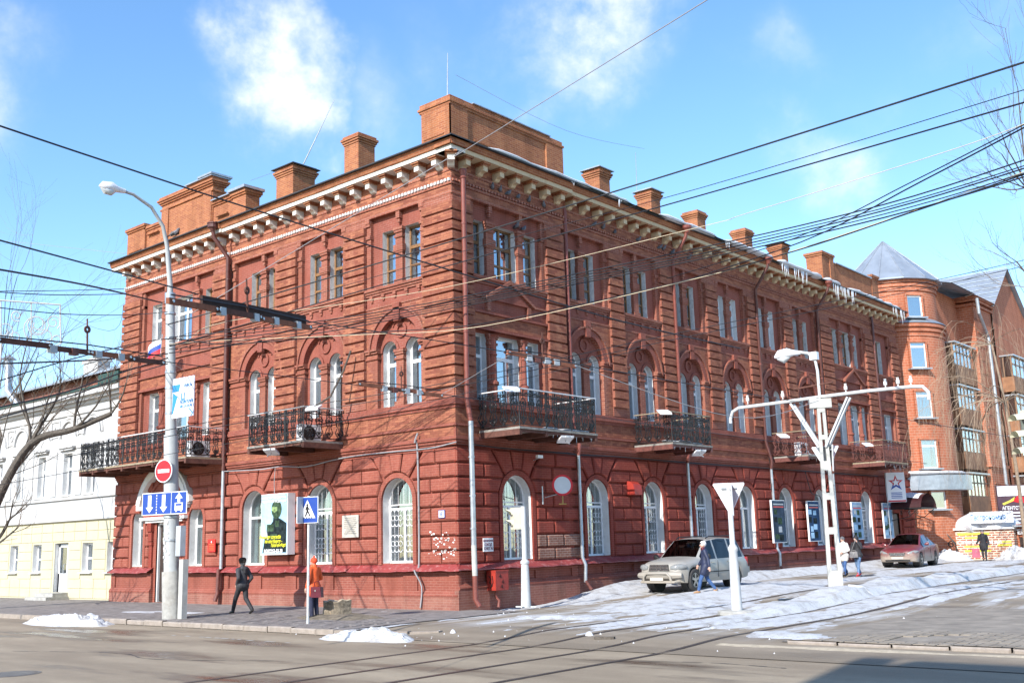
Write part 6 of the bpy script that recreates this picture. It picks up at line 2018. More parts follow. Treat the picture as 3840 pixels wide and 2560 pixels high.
MB().box(-.3, .3, -.38, 0, -.1, .48).build('body', 'cabinet_red', s)
MB().box(-.31, .31, -.40, 0, .48, .51).build('lid', 'cabinet_red', s)
m = MB()
for (x, z) in ((-.1, .3), (.02, .12), (-.03, -.02)):
    m.tube([(x-.05, -.39, z), (x+.02, -.39, z+.09), (x+.05, -.39, z-.02), (x-.02, -.39, z+.04)], .008, 4)
m.tube([(-.32, -.10, .35), (-.32, -.2, .25), (-.32, -.12, .15), (-.32, -.25, .05), (-.32, -.15, -.03)], .012, 4); m.tube([(-.32, -.25, .35), (-.32, -.28, .15), (-.32, -.2, .0)], .012, 4)
m.build('scribble', 'sign_black', s)
m = MB().tube([(-.05, -.15, -.1), (-.05, -.15, -.3), (.02, -.22, -.42), (-.05, -.25, -.62)], .045, 8); m.build('conduit', 'pipe_red', s, smooth=True)
# posters along the shaded wall
for i, (u, lab) in enumerate(((20.95, 'dark grey-blue poster panel next to a drainpipe on the shaded wall'), (24.6, 'blue-grey photo poster panel left of the lattice column on the shaded wall'), (29.75, 'pale blue photo poster panel behind the two walking women'), (33.85, 'light grey-blue poster panel nearest the maroon canopy'))):
    s = flat_sign('photo_poster', RIGHT, u, 2.58, 1.28, 1.92, .22, lab, 'poster', 'sign_white', 'photo posters on the shaded wall', .08)
    MB().box(-.6, .6, -.006, 0, -.93, .93).build('print_ground', ('poster_slate', 'poster_blue', 'poster_pale', 'poster_pale')[i], s)
    MB().box(-.5, .5, -.009, -.007, .62, .68).build('print_line', 'sign_red', s)
    MB().box(-.5, .5, -.009, -.007, .74, .80).build('print_line', 'sign_grey', s)
    rn = random.Random(i)
    for k in range(8):
        x, z = -.42+.42*(k % 2)+rn.uniform(-.05, .12), .40-.36*(k//2)+rn.uniform(-.05, .05)
        w, h = rn.uniform(.13, .2), rn.uniform(.10, .15)
        MB().box(x-w, x+w, -.010-.001*k, -.007, z-h, z+h).build('print_photo', rn.choice(('poster_dark', 'sign_grey', 'poster_slate', 'poster_sky', 'poster_olive')), s)
s = empty('star_sign', (0.9, 33.6, 4.35), R(40), 'white hanging sign with a red and blue star near the maroon canopy', 'sign')
MB().box(-.5, .5, -.03, .03, -.8, .8).build('panel', 'sign_white', s)
def star(cx, cz, R0, r0, half):
    pts = []
    for k in range(10):
        a = PI/2+PI*k/5; rr = R0 if k % 2 == 0 else r0
        pts.append((cx+rr*math.cos(a), cz+rr*math.sin(a)))
    return pts
m = MB(); m.prism(star(0, .25, .42, .17, 0), -.04, -.032); m.build('star', 'sign_red', s)
m = MB(); m.prism([(-.3, -.14), (0, .04), (.3, -.14), (.17, .12), (-.17, .12)], -.046, -.041); m.build('star_lower', 'sign_blue', s)
m = MB(); m.prism(star(0, .25, .24, .10, 0), -.052, -.047); m.build('star_centre', 'sign_white', s)
for k in range(4): MB().box(-.3, .3, -.036, -.031, -.32-.09*k, -.28-.09*k).build('text_line', 'sign_blue', s)
MB().box(-.48, .48, -.036, -.031, -.78, -.7).build('red_strip', 'sign_red', s)
MB().tube([(-.52, .02, .8), (-.52, .02, -4.0)], .03, 6).build('post', 'zinc', s)
ad = onplane(2328, 1155, 0, 3.5)
s = empty('agency_sign', (ad.x, ad.y, ad.z), R(35), 'dark agency billboard with a red roof arrow at the right edge', 'sign')
MB().box(-.95, .95, -.05, .05, -1.1, 1.1).build('panel', 'sign_plum', s)
MB().box(-.9, .9, -.058, -.051, .45, 1.05).build('white_field', 'sign_white', s)
m = MB(); m.prism([(-.6, -.05), (-.1, .1), (.35, .55), (.75, .25), (.75, .0), (.3, .0), (.0, .1)], -.064, -.059); m.build('roof_arrow', 'sign_red', s)
m = MB(); m.prism([(-.7, .0), (-.2, .2), (.1, .4), (.0, .15), (-.6, -.1)], -.068, -.065); m.build('roof_stripe', 'paint_yellow', s)
inst('lettering', text_mesh('lettering', 'АГЕНТСТВО', .3, 'sign_white', .006, sx=.8), s, (0, -.06, -.3))
for k in range(3): MB().box(-.8, .8, -.058, -.051, -.62-.2*k, -.52-.2*k).build('text_line', 'sign_white', s)
MB().tube([(0, .1, -1.1), (0, .1, -ad.z)], .08, 8).build('post', 'zinc', s)
# floodlights on balconies, vents, camera, flag
def floodlight(loc, rz, label):
    s = empty('floodlight', loc, rz, label, 'floodlight', 'floodlights on the balconies')
    MB().prismx([(-.16, -.06), (.14, .10), (.16, .16), (-.14, .02)], -.24, .24).build('housing', 'lamp_white', s)
    MB().prismx([(.14, .10), (.2, .1), (.2, .16), (.16, .16)], -.08, .08).build('gear_box', 'sign_grey', s)
    MB().tube([(0, 0, 0), (0, .25, -.12)], .02, 5).build('bracket', 'zinc', s)
floodlight((-5.1, -1.55, 6.55), R(20), 'white floodlight at the right end of the sunny middle balcony')
floodlight((-7.0, -1.85, 5.2), R(200), 'white floodlight hanging below the sunny middle balcony')
floodlight((1.7, 0.75, 6.6), R(60), 'white floodlight at the left end of the corner balcony')
floodlight((1.85, 3.2, 5.15), R(250), 'white floodlight hanging below the corner balcony')
floodlight((1.6, 9.6, 6.55), R(60), 'white floodlight at the left end of the second shaded balcony')
floodlight((1.8, 11.6, 5.1), R(250), 'white floodlight hanging below the second shaded balcony')
floodlight((1.2, 20.0, 6.3), R(60), 'white floodlight left of the third shaded balcony')
floodlight((1.2, 29.5, 6.4), R(60), 'white floodlight left of the far red balcony')
def air_unit(fac, u, z, d, rz, label):
    loc = Matrix.Rotation(fac, 3, 'Z') @ Vector((u, -d, z))
    s = empty('air_conditioner', loc, fac+rz, label, 'air conditioner')
    MB().box(-.42, .42, -.15, .15, 0, .62).build('casing', 'lamp_white', s)
    MB().ring((-.1, .31), .20, .26, -.17, -.15, n=24).build('fan_ring', 'iron_black', s)
    m = MB()
    for k in range(7): m.ring((-.1, .31), .03+.025*k, .038+.025*k, -.168, -.155, n=20)
    for k in range(5):
        a = 2*PI*k/5
        m.add([(-.1, -.155, .31), (-.1+.19*math.cos(a), -.16, .31+.19*math.sin(a)), (-.1+.19*math.cos(a+.6), -.15, .31+.19*math.sin(a+.6))], [(0, 1, 2)])
    m.build('fan_grille', 'iron_black', s)
air_unit(LEFT, -12.9, 5.55, 0.95, R(90), 'white air conditioner with black fan on the long sunny balcony')
air_unit(LEFT, -6.3, 5.56, 0.8, R(90), 'white air conditioner on the middle sunny balcony')
air_unit(RIGHT, 22.4, 5.56, 0.9, 0, 'white air conditioner on the third shaded balcony')
s = empty('wall_camera', (0.15, 3.6, 4.72), RIGHT, 'small white security camera on the shaded ground floor wall', 'camera')
MB().box(-.12, .14, -.3, -.2, 0, .1).build('body', 'lamp_white', s); MB().tube([(0, 0, -.05), (0, -.15, -.02), (0, -.22, 0)], .015, 5).build('bracket', 'zinc', s)
s = empty('air_vent', (-.05, 9.55, 3.85), RIGHT, 'red sheet metal air vent hood between the shaded arched windows', 'vent')
MB().prismx([(0, -.25), (-.35, -.25), (-.35, -.05), (-.28, .15), (-.15, .25), (0, .28)], -.25, .25).build('hood', 'cabinet_red', s)
s = empty('wall_flag', (-16.2, -.2, 9.4), 0, 'tricolour flag on a short pole above the long sunny balcony', 'flag')
fp = onplane(372, 795, 1, -1.2)
s.location = (fp.x, -1.2, fp.z)
def cloth(mat, z0, z1, nm):
    m = MB(); n = 8
    vs = []
    for k in range(n+1):
        t = k/n; y = .12*math.sin(t*6)
        vs += [(-.1-.9*t, y, z0-.5*t*t), (-.1-.9*t, y, z1-.5*t*t)]
    m.add(vs, [(2*k, 2*k+2, 2*k+3, 2*k+1) for k in range(n)]); m.build(nm, mat, s, smooth=True)
cloth('sign_white', .2, .42, 'white_band'); cloth('sign_blue', 0, .2, 'blue_band'); cloth('sign_red', -.2, 0, 'red_band')
MB().tube([(0, 0, .5), (-.1, .0, -.4), (-.12, 1.2, -.9)], .018, 6).build('pole', 'zinc', s)
# aerials on the roof
def aerial(loc, top, label, yagi=False):
    s = empty('aerial', loc, 0, label, 'aerial', 'aerials on the roof')
    MB().tube([(0, 0, 0), Vector(top)*.5, top], [.03, .025, .012], 6).build('mast', 'zinc', s)
    if yagi:
        m = MB(); m.tube([(-.6, 0, top[2]-.1), (.6, 0, top[2]-.05)], .015, 5)
        for k in range(6): m.tube([(-.5+.2*k, -.3, top[2]-.1), (-.5+.2*k, .3, top[2]-.1)], .01, 4)
        m.build('yagi', 'zinc', s)
    return s
aerial((-0.3, 0.2, 16.6), (.05, 0, 1.75), 'thin white mast on the corner parapet')
aerial((-9.6, 1.4, 17.2), (1.2, .6, 2.6), 'leaning whip aerial beside the dark capped chimney')
aerial((-4, 17, 15.6), (.1, 0, 4.8), 'tall white guyed mast behind the shaded side chimneys')
aerial((-4, 38.5, 15.4), (0, 0, 2.2), 'television aerial beside the cone roof', True)
aerial((-41, 16, 13.2), (0, 0, 5.2), 'television aerial above the old brick house at left', True)
# pigeons on the string courses
pm = MB(); pm.tube([(-.11, 0, -.02), (-.05, 0, .03), (.03, 0, .06), (.09, 0, .10), (.12, 0, .17), (.15, 0, .17), (.18, 0, .16)], [.012, .05, .075, .06, .035, .035, .008], 8)
pme = pm.mesh('body', 'pigeon', True)
tm = MB(); tm.add([(-.08, -.03, .02), (-.08, .03, .02), (-.24, .045, -.05), (-.24, -.045, -.05)], [(0, 1, 2, 3)]); tme = tm.mesh('tail', 'pigeon_dark')
wmb = MB(); wmb.add([(.05, .07, .06), (-.02, .085, .02), (-.16, .06, -.04), (-.05, .06, .09)], [(0, 1, 2, 3)]); wmb.add([(.05, -.07, .06), (-.02, -.085, .02), (-.16, -.06, -.04), (-.05, -.06, .09)], [(0, 1, 2, 3)]); wme = wmb.mesh('wing', 'pigeon_dark')
ORD = ('first', 'second', 'third', 'fourth', 'fifth', 'sixth', 'seventh', 'eighth')
def pigeon(x, y, z, rz, label, sc=.95):
    s = empty('pigeon', (x, y, z), rz, label, 'pigeon', 'pigeons on the building')
    s.scale = (sc, sc, sc)
    for nm, me in (('body', pme), ('tail', tme), ('wing', wme)): inst(nm, me, s)
for i, y in enumerate((1.95, 2.35, 2.75, 3.3, 3.9, 4.75)):
    pigeon(.06, y, 13.86, random.uniform(-1, 2), '%s pigeon from the corner in the row above the corner triple window' % ORD[i])
for i, y in enumerate((7.9, 8.5, 9.3, 10.9, 12.5, 12.8, 13.5, 14.8)):
    pigeon(-.03, y, 13.86, random.uniform(-1, 2), '%s pigeon from the left in the row right of the first shaded drainpipe' % ORD[i])
for y, q in ((3.25, 'left'), (3.65, 'right')): pigeon(-.02, y, 12.78, random.uniform(-1, 2), q+' of two pigeons on the pier head of the corner triple window')
pigeon(-16.4, -.2, 15.38, .6, 'grey pigeon landing at the stepped parapet on the left', 1.5)
# concrete bollard-like tree stump
sp = onground(776, 1416)
s = empty('tree_stump', sp, 0, 'sawn tree stump on the pavement beside the woman in orange', 'tree stump')
m = MB(); n = 18
rad = [.40+.05*math.sin(k*1.7)+.04*math.sin(k*3.1) for k in range(n)]
prof = ((1.18, -.05), (1.03, .06), (.97, .28), (1.0, .46))
vs = []
for q, z in prof:
    vs += [(rad[k]*q*math.cos(2*PI*k/n), rad[k]*q*math.sin(2*PI*k/n), z+(.04*math.sin(k*2.3) if z > .4 else 0)) for k in range(n)]
fs = [(i*n+k, i*n+(k+1) % n, (i+1)*n+(k+1) % n, (i+1)*n+k) for i in range(3) for k in range(n)]
m.add(vs, fs); m.build('bark', 'bark', s)
m = MB(); m.add([(rad[k]*.99*math.cos(2*PI*k/n), rad[k]*.99*math.sin(2*PI*k/n), .46+.04*math.sin(k*2.3)) for k in range(n)]+[(0, 0, .47)], [(k, (k+1) % n, n) for k in range(n)]); m.build('cut_face', 'wood_cut', s)
mo = MB(); 
vs = []; 
for i, (q, z) in enumerate(((1.6, -.02), (1.2, .05), (.8, .1))):
    vs += [(q*(1+.2*math.sin(k*1.3))*math.cos(2*PI*k/n)+.3, q*.6*(1+.15*math.sin(k*2.1))*math.sin(2*PI*k/n)-.2, z) for k in range(n)]
mo.add(vs, [(i*n+k, i*n+(k+1) % n, (i+1)*n+(k+1) % n, (i+1)*n+k) for i in range(2) for k in range(n)]+[tuple(2*n+k for k in range(n))]); 
mo.build('soil_mound', 'soil', s, smooth=True)
# ================================================================== overhead wires
def crom(pts, sub=8):
    out = []
    n = len(pts)
    for i in range(n-1):
        p0, p1, p2, p3 = pts[max(i-1, 0)], pts[i], pts[i+1], pts[min(i+2, n-1)]
        for k in range(sub):
            t = k/sub
            out.append(0.5*((2*p1)+(p2-p0)*t+(2*p0-5*p1+4*p2-p3)*t*t+(3*p1-p0-3*p2+p3)*t**3))
    out.append(pts[-1])
    return out
def wire(pp, r, mat, label, group='overhead wires', name='overhead_cable', cat='cable', sub=6):
    pts = crom([P3(*q) for q in pp], sub)
    o = MB().tube(pts, r, 5).build(name, mat)
    return tag(o, label, cat, group)
wire([(-40, 276, 27), (232, 367, 29), (588, 483, 31), (1115, 645, 33), (1430, 738, 37), (1700, 800, 44)], .024, 'cable_black', 'thick black cable sloping from upper left past the stepped parapet to the corner')
wire([(-40, 541, 13), (387, 657, 16), (455, 676, 16.5)], .011, 'cable_black', 'black wire sloping from the left edge to the left end of the big dark beam')
wire([(-40, 612, 25), (200, 655, 28), (372, 695, 33)], .024, 'cable_black', 'thick black cable with clamps ending at the lamp post left of the facade')
wire([(-40, 669, 30), (150, 667, 31), (292, 663, 36)], .010, 'cable_black', 'upper thin level wire between left edge and stepped parapet bay')
wire([(-40, 668, 30), (125, 677, 31), (288, 675, 36)], .013, 'cable_black', 'sagging level wire just below the upper level wire at left')
wire([(-40, 702, 28), (150, 721, 30), (300, 723, 36), (385, 716, 33.5)], .013, 'cable_black', 'wire running level through the scrolled light frame to the lamp post')
wire([(-40, 836, 24), (225, 826, 28), (385, 812, 33.5)], .02, 'cable_black', 'thick nearly level cable below the left trolley beam')
wire([(-40, 943, 26), (150, 900, 28), (290, 852, 31), (385, 822, 33.5)], .02, 'cable_black', 'thick rising cable over the white house roof, upper of the pair')
wire([(-40, 970, 26), (140, 917, 28), (287, 865, 31), (385, 835, 33.5)], .016, 'cable_black', 'thick rising cable over the white house roof, lower of the pair')
wire([(-40, 886, 26), (200, 815, 28), (385, 778, 33.5), (530, 790, 33), (850, 764, 31), (1115, 742, 30), (1531, 655, 28), (1831, 575, 26), (2081, 492, 24), (2400, 385, 22)], .015, 'cable_black', 'black cable wound along the lower cream cable across the whole facade')
wire([(385, 790, 33.5), (527, 781, 33), (837, 768, 31), (1115, 748, 30), (1605, 638, 27.5), (1831, 573, 26), (2081, 490, 24), (2400, 378, 22)], .010, 'cable_cream', 'lower cream cable sweeping from the lamp post to the right edge')
wire([(440, 775, 34), (527, 737, 33), (1017, 661, 30), (1605, 522, 27), (1716, 490, 26), (2200, 340, 23), (2400, 265, 22)], .008, 'cable_cream', 'upper cream cable sweeping from the lamp post to the right edge')
wire([(385, 745, 33.5), (527, 705, 33), (1017, 560, 29), (1605, 380, 25), (2400, 128, 20)], .021, 'cable_black', 'thick black cable highest on the right, passing above the shaded side chimneys')
wire([(385, 780, 33.5), (1017, 590, 29), (1605, 433, 25), (2400, 192, 20)], .009, 'cable_black', 'thin wire between the two thick cables at upper right')
wire([(390, 795, 33.5), (1017, 614, 29), (1605, 450, 25), (2400, 222, 20)], .017, 'cable_black', 'second thick black cable at upper right crossing the square chimneys')
for i, (a, b, c, d) in enumerate(((690, 570, 470, 352), (696, 577, 478, 366), (702, 584, 484, 372), (707, 590, 492, 384), (712, 596, 500, 392))):
    wire([(388, 775+i*9, 33.5), (700, 742+i*7, 32), (1017, a, 30), (1605, b, 27), (2030, c, 24), (2400, d, 22)], .012 if i % 2 else .016, 'cable_black', '%s wire of the five-wire bundle crossing the shaded facade and bare tree' % ('highest', 'second highest', 'middle', 'second lowest', 'lowest')[i])
wire([(1531, 640, 36), (1831, 545, 30), (2100, 415, 25), (2400, 262, 22)], .014, 'cable_black', 'steep cable rising through the bare tree twigs at right, left of its twin')
wire([(1540, 655, 36), (1840, 556, 30), (2120, 415, 25), (2400, 268, 22)], .018, 'cable_black', 'steep thick cable rising through the bare tree twigs at right, right of its twin')
for i, (a, b, c, d, e) in enumerate(((960, 880, 770, 650, 586), (975, 893, 783, 663, 600))):
    wire([(150, 1035+i*14, 30), (527, a, 31), (1017, b, 30), (1531, c, 32), (2119, d, 36), (2400, e, 38)], .011, 'cable_black', ('upper' if i == 0 else 'lower')+' of two long parallel wires rising past the balconies to the round tower')
wire([(1660, -22, 19), (1060, 350, 30.5), (1024, 367, 31), (527, 667, 33), (440, 720, 34)], .011, 'cable_grey', 'grey span wire climbing from the lamp post past the cornice corner to the top')
wire([(1046, 172, 32.5), (1300, 300, 36), (1480, 342, 44)], .006, 'cable_grey', 'fine aerial wire hanging from the corner mast to the guyed mast')
wire([(-40, 548, 60), (75, 560, 55), (290, 583, 40)], .007, 'cable_grey', 'fine wire in the sky left of the stepped parapet')
wire([(575, 415, 36), (640, 392, 37)], .006, 'cable_grey', 'fine wire between stepped parapet and dark capped chimney')
wire([(700, 737, 20), (1115, 800, 21.5), (1605, 885, 28), (2000, 950, 38), (2400, 1016, 52)], .011, 'cable_black', 'trolley contact wire running right from the big dark beam across the facade')
wire([(375, 830, 22), (822, 884, 26)], .010, 'cable_black', 'trolley contact wire between left beam and middle beam')
wire([(1015, 905, 28), (1500, 975, 37.5), (2000, 1045, 58), (2400, 1105, 95)], .012, 'cable_black', 'trolley contact wire from middle beam past the give-way sign')
wire([(1015, 905, 28), (1170, 815, 23)], .007, 'cable_grey', 'thin span wire joining the middle beam and right beam')
wire([(1320, 838, 24), (1690, 958, 27), (1880, 920, 31)], .009, 'cable_grey', 'span wire from right trolley beam to the lattice column arm')
wire([(-40, 1120, 34), (290, 1060, 34), (700, 985, 33), (1060, 905, 32), (1480, 800, 33)], .009, 'cable_black', 'thin wire rising across the long balcony and the middle sunny balcony')
wire([(75, 690, 35), (250, 760, 33), (285, 700, 36)], .006, 'cable_black', 'slack thin wire beside the scrolled light frame')
# cables stapled to the brick building
def facade_cable(fac, pts, r, mat, label):
    m = MB().tube(crom([Vector((u, -d, z)) for u, d, z in pts], 4), r, 5)
    o = m.build('wall_cable', mat, rz=fac); tag(o, label, 'cable', 'cables on the brick walls'); return o
facade_cable(LEFT, [(-12.2, .22, 4.98), (-10, .2, 4.9), (-8.6, .22, 4.92), (-7.2, .2, 4.82), (-5.2, .2, 4.98), (-3, .2, 5.0), (-1, .2, 4.97), (.3, .3, 5.06)], .02, 'cable_grey', 'grey cable sagging along the sunny wall under the middle string course')
facade_cable(LEFT, [(-1.5, .2, 5.5), (-1.6, .24, 5.2), (-1.58, .14, 4.9), (-1.58, .13, 1.4), (-1.58, .34, 1.2), (-1.4, .2, .7), (-1.45, .22, .05)], .028, 'cable_grey', 'grey conduit running down the sunny wall near the corner')
facade_cable(RIGHT, [(.3, .3, 5.04), (2, .2, 4.99), (5.5, .2, 4.97), (6.2, .12, 4.96), (9, .12, 5.0), (14, .12, 4.96), (20, .12, 4.98), (27, .14, 4.97), (33, .2, 4.98)], .022, 'cable_black', 'black cable bundle along the shaded wall under the string course')
facade_cable(LEFT, [(-9.0, .2, 4.9), (-9.05, .2, 4.4), (-9.1, .15, 4.1), (-8.9, .3, 3.95)], .014, 'cable_grey', 'short grey cable dropping to the army poster')
facade_cable(RIGHT, [(20.6, .12, 5.5), (20.7, .15, 4.6), (20.5, .15, 4.0)], .02, 'cable_black', 'black cable loop hanging beside the third shaded drainpipe')
facade_cable(RIGHT, [(24.2, .12, 5.0), (24.5, .15, 4.2), (24.7, .16, 3.9), (25.6, .16, 3.75), (25.7, .16, 3.2)], .02, 'cable_black', 'black cable curving down to the posters by the lattice column')
m = MB().tube([(-5.15, -1.7, 6.5), (-4.9, -1.0, 7.0), (-4.7, -.6, 7.9), (-4.55, -.4, 8.6)], .035, 6)
tag(m.build('leaning_stick', 'bark_dark'), 'dark leaning stick rising from the end of the middle sunny balcony', 'pole')
# trolley beams (section insulators)
def trolley_beam(a, b, label, segs, plank=False):
    A, B = P3(*a), P3(*b)
    d = (B-A); L = d.length; d.normalize()
    rz = math.atan2(d.y, d.x)
    s = empty('trolley_beam', A, 0, label, 'trolley beam', 'trolley wire beams')
    s.rotation_euler = d.to_track_quat('X', 'Z').to_euler()
    for (t0, t1, dz, mat) in segs:
        MB().box(L*t0, L*t1, -.03, .03, dz-.045, dz+.045).build('bar', mat, s)
        for t in (t0+.02, t1-.02):
            MB().disc((L*t, dz), .025, -.05, .05, 8).build('bolt', 'zinc', s)
    for t in ((.3, .42, .56, .7) if not plank else (.32, .55, .7, .88)):
        MB().box(L*t-.075, L*t+.075, -.05, .045, -.085, .045).build('plate', 'sign_grey' if t != .42 else 'iron_red', s)
    MB().tube([(L*.02, 0, .10), (L*.5, 0, .14), (L*.98, 0, .10)], .012, 5).build('tie_rod', 'iron_black', s)
    m = MB(); m.tube([(L*.5, 0, .05), (L*.5, 0, .35)], .02, 6); m.ring((L*.5, .42), .03, .07, -.015, .015, n=12); m.tube([(L*.5, 0, .48), (L*.5, 0, .62)], .015, 5); m.build('hanger', 'steel_brown', s)
    if plank:
        MB().box(L*.22, L*.98, .045, .085, -.02, .20).build('plank', 'steel_dark', s)
    return s
trolley_beam((-15, 783, 19.2), (378, 830, 22), 'brown trolley beam crossing the sky and stepped bay at the left edge', [(0, .30, .03, 'steel_brown'), (.29, .52, .0, 'steel_brown'), (.50, .78, .0, 'steel_rust'), (.76, 1.0, -.03, 'steel_brown')])
trolley_beam((385, 690, 16.3), (714, 750, 20), 'biggest trolley beam with dark plank in front of the sunny third floor', [(0, .3, .0, 'steel_rust'), (.28, .6, .0, 'steel_brown'), (.58, 1.0, -.02, 'steel_rust')], True)
trolley_beam((820, 884, 26), (1016, 906, 28), 'brown trolley beam in front of the sunny second floor arched windows', [(0, .3, .03, 'steel_rust'), (.28, .52, .0, 'steel_brown'), (.5, .75, .0, 'steel_rust'), (.72, 1.0, -.03, 'steel_rust')])
trolley_beam((1165, 812, 22.6), (1322, 838, 24), 'brown trolley beam in front of the shaded corner triple window', [(0, .32, .03, 'steel_rust'), (.25, .6, .02, 'steel_brown'), (.58, 1.0, -.03, 'steel_rust')])
# scrolled festive light frame at the left edge
fr0 = P3(-10, 690, 40)
s = empty('light_frame', (fr0.x, fr0.y, 0), 0, 'pale scrolled metal light frame against the sky at the left edge', 'frame')
m1, m2 = MB(), MB()
def lf(px, py): return P3(px, py, 40)-Vector((fr0.x, fr0.y, 0))
m1.tube([lf(-20, 688), lf(140, 700)], .03, 6); m1.tube([lf(138, 698), lf(140, 790)], .025, 6); m1.tube([lf(72, 694), lf(72, 790)], .02, 6); m1.tube([lf(2, 690), lf(3, 790)], .02, 6); m1.tube([lf(3, 790), lf(-20, 1120), lf(-30, 1390)], .04, 6)
m1.build('frame_bar', 'pole_pale', s)
def lspiral(cx, cy, r, a0, t):
    return [lf(cx+r*(1-.75*k/16)*math.cos(a0+t*2*PI*k/16), cy+r*(1-.75*k/16)*math.sin(a0+t*2*PI*k/16)) for k in range(17)]
for c in ((85, 745, 28, 0, 1.6), (85, 752, 34, 2, 1.2), (122, 740, 18, 1, -1.5), (38, 725, 14, 1, 1.4), (128, 780, 16, 3, -1.4), (35, 775, 16, 2, 1.3), (10, 760, 22, 1, -1.3), (105, 778, 24, 4, .6)):
    m2.tube(lspiral(*c), .02, 5)
m2.build('scroll', 'pole_pale', s)

# ================================================================== trees
def grow(mb, tw, p, d, r, L, depth, rnd, droop=0.0, spread=.55, up=.12, taper=.6, kink=.25):
    pts, rad = [Vector(p)], [r]
    q = Vector(p); dd = Vector(d).normalized()
    n = 4
    for k in range(n):
        dd = (dd+Vector((rnd.gauss(0, kink), rnd.gauss(0, kink), rnd.gauss(0, kink)))*.35+Vector((0, 0, up-droop*(4-depth)*.2))).normalized()
        q = q+dd*(L/n)
        pts.append(q.copy()); rad.append(max(.003, r*(1-(1-taper)*(k+1)/n)))
    (mb if r > .025 else tw).tube(pts, rad, 5 if r > .03 else 3, False)
    if depth <= 0: return
    nb = 3 if depth > 1 else 4
    for k in range(nb):
        t = (k+1)/nb
        i = min(n, max(1, int(round(t*n))))
        b = pts[i]
        nd = (dd+Vector((rnd.gauss(0, spread), rnd.gauss(0, spread), rnd.gauss(0, spread*.8)))).normalized()
        grow(mb, tw, b, nd, rad[i]*(.58 if k < nb-1 else .75), L*rnd.uniform(.58, .82), depth-1, rnd, droop, spread, up, taper, kink)
def tree(base, label, trunk_pts, trunk_r, limbs, depth, seed, bark, twig, droop=0.0, spread=.55, up=.12, group=None):
    rnd = random.Random(seed)
    s = empty('bare_tree', base, 0, label, 'tree', group)
    B = Vector(base)
    mb, tw = MB(), MB()
    tp = [Vector(p)-B for p in trunk_pts]
    rr = [trunk_r*(1-.55*i/(len(tp)-1)) for i in range(len(tp))]
    t_ = MB().tube(crom(tp, 5), [trunk_r*(1-.6*i/(5*(len(tp)-1))) for i in range(5*(len(tp)-1)+1)], 9)
    t_.build('trunk', bark, s, smooth=True)
    for (i, d, L) in limbs:
        grow(mb, tw, tp[i], d, rr[i]*.42, L, depth, rnd, droop, spread, up)
    if mb.v: tag(mb.build('limbs', bark, s, smooth=True), kind='stuff')
    o = tw.build('twigs', twig, s); tag(o, kind='stuff')
    return s
# left tree leaning in from outside the view
t0, t1, t2, t3, t4 = P3(-70, 1400, 47), P3(-10, 1160, 46.5), P3(70, 1020, 46), P3(170, 985, 45.5), P3(255, 950, 45)
t0.z = 0
tree(t0, 'bare tree leaning in from the left edge in front of the white house', [t0, (t0+t1)/2, t1, t2, t3, t4], .24,
     [(2, (-.3, .2, 1), 3.2), (3, (-.2, -.2, 1), 2.8), (3, (.5, .3, .9), 2.4), (4, (.2, .0, 1), 2.2), (4, (.7, .2, .3), 1.8), (5, (.6, .1, .6), 1.5), (5, (.1, -.1, 1), 1.6), (2, (.4, -.4, -.2), 2.0), (1, (.6, 0, .1), 2.2), (2, (.0, .4, .7), 3.4)], 3, 11, 'bark_dark', 'bark_twig', 0, .5, .08)
# a second one farther off whose crown tops show above it
b = P3(-60, 1380, 62); b.z = 0
tree(b, 'far bare tree whose thin crown shows at the left edge against the sky', [b, b+Vector((.2, 0, 5)), b+Vector((.4, .2, 9)), b+Vector((.5, .2, 12))], .15,
     [(1, (.5, .3, 1), 5), (2, (.8, .4, .8), 5), (2, (-.3, .2, 1), 4.5), (3, (.5, 0, 1), 5), (3, (.9, .4, .5), 4.5), (3, (0, .3, 1), 5)], 3, 5, 'bark_dark', 'bark_twig', 0, .5, .1)
# right tree reaching in from outside the view
b = Vector((23.0, 3.5, 0.05)); b = P3(2520, 1390, 29); b.z = .1
k = [b, b+Vector((0, 0, 4)), b+Vector((-.2, .1, 7.5)), b+Vector((-.4, .1, 10.5))]
lim = []
for (px, py) in ((2310, 130), (2280, 260), (2300, 420), (2260, 480), (2300, 560), (2280, 340)):
    e = P3(px, py, 29)
    st = k[3] if e.z > b.z+9 else k[2]
    lim.append((3 if e.z > b.z+9 else 2, e-st, (e-st).length*.72))
tree(b, 'bare tree reaching in from the right edge with twigs across the sky', k, .12, lim, 3, 21, 'bark_twig', 'bark_twig', .0, .34, .06)
# weeping birch before the far apartment house
b = onground(2330, 1275); b = P3(2360, 1285, 58); b.z = .25
k = [b, b+Vector((0, 0, 4)), b+Vector((-.2, .0, 8)), b+Vector((-.5, .1, 11))]
lim = [(i_, (q_[0], q_[1], q_[2]), 2.6) for i_, q_ in [(2+j % 2, (math.cos(j*2.4)*.9-.35, math.sin(j*2.4)*.9, .55+.3*math.sin(j*1.7))) for j in range(18)]]+[(3, (-1, .2, .9), 3.2), (3, (-.8, -.5, .5), 3.0), (3, (-.2, -.6, 1), 2.8), (2, (-1, 0, .8), 3.6), (2, (-.9, -.5, 1), 3.4), (2, (-.4, -.8, .7), 3.4), (3, (-.6, .5, .8), 3.0), (3, (.3, -.5, .8), 3.0), (2, (.2, -.9, .9), 3.4)]
tree(b, 'pale weeping birch in front of the tower apartment house', k, .11, lim, 3, 31, 'bark_pale', 'bark_pale', .9, .42, -.10)
b = P3(2352, 700, 105); b.z = .2
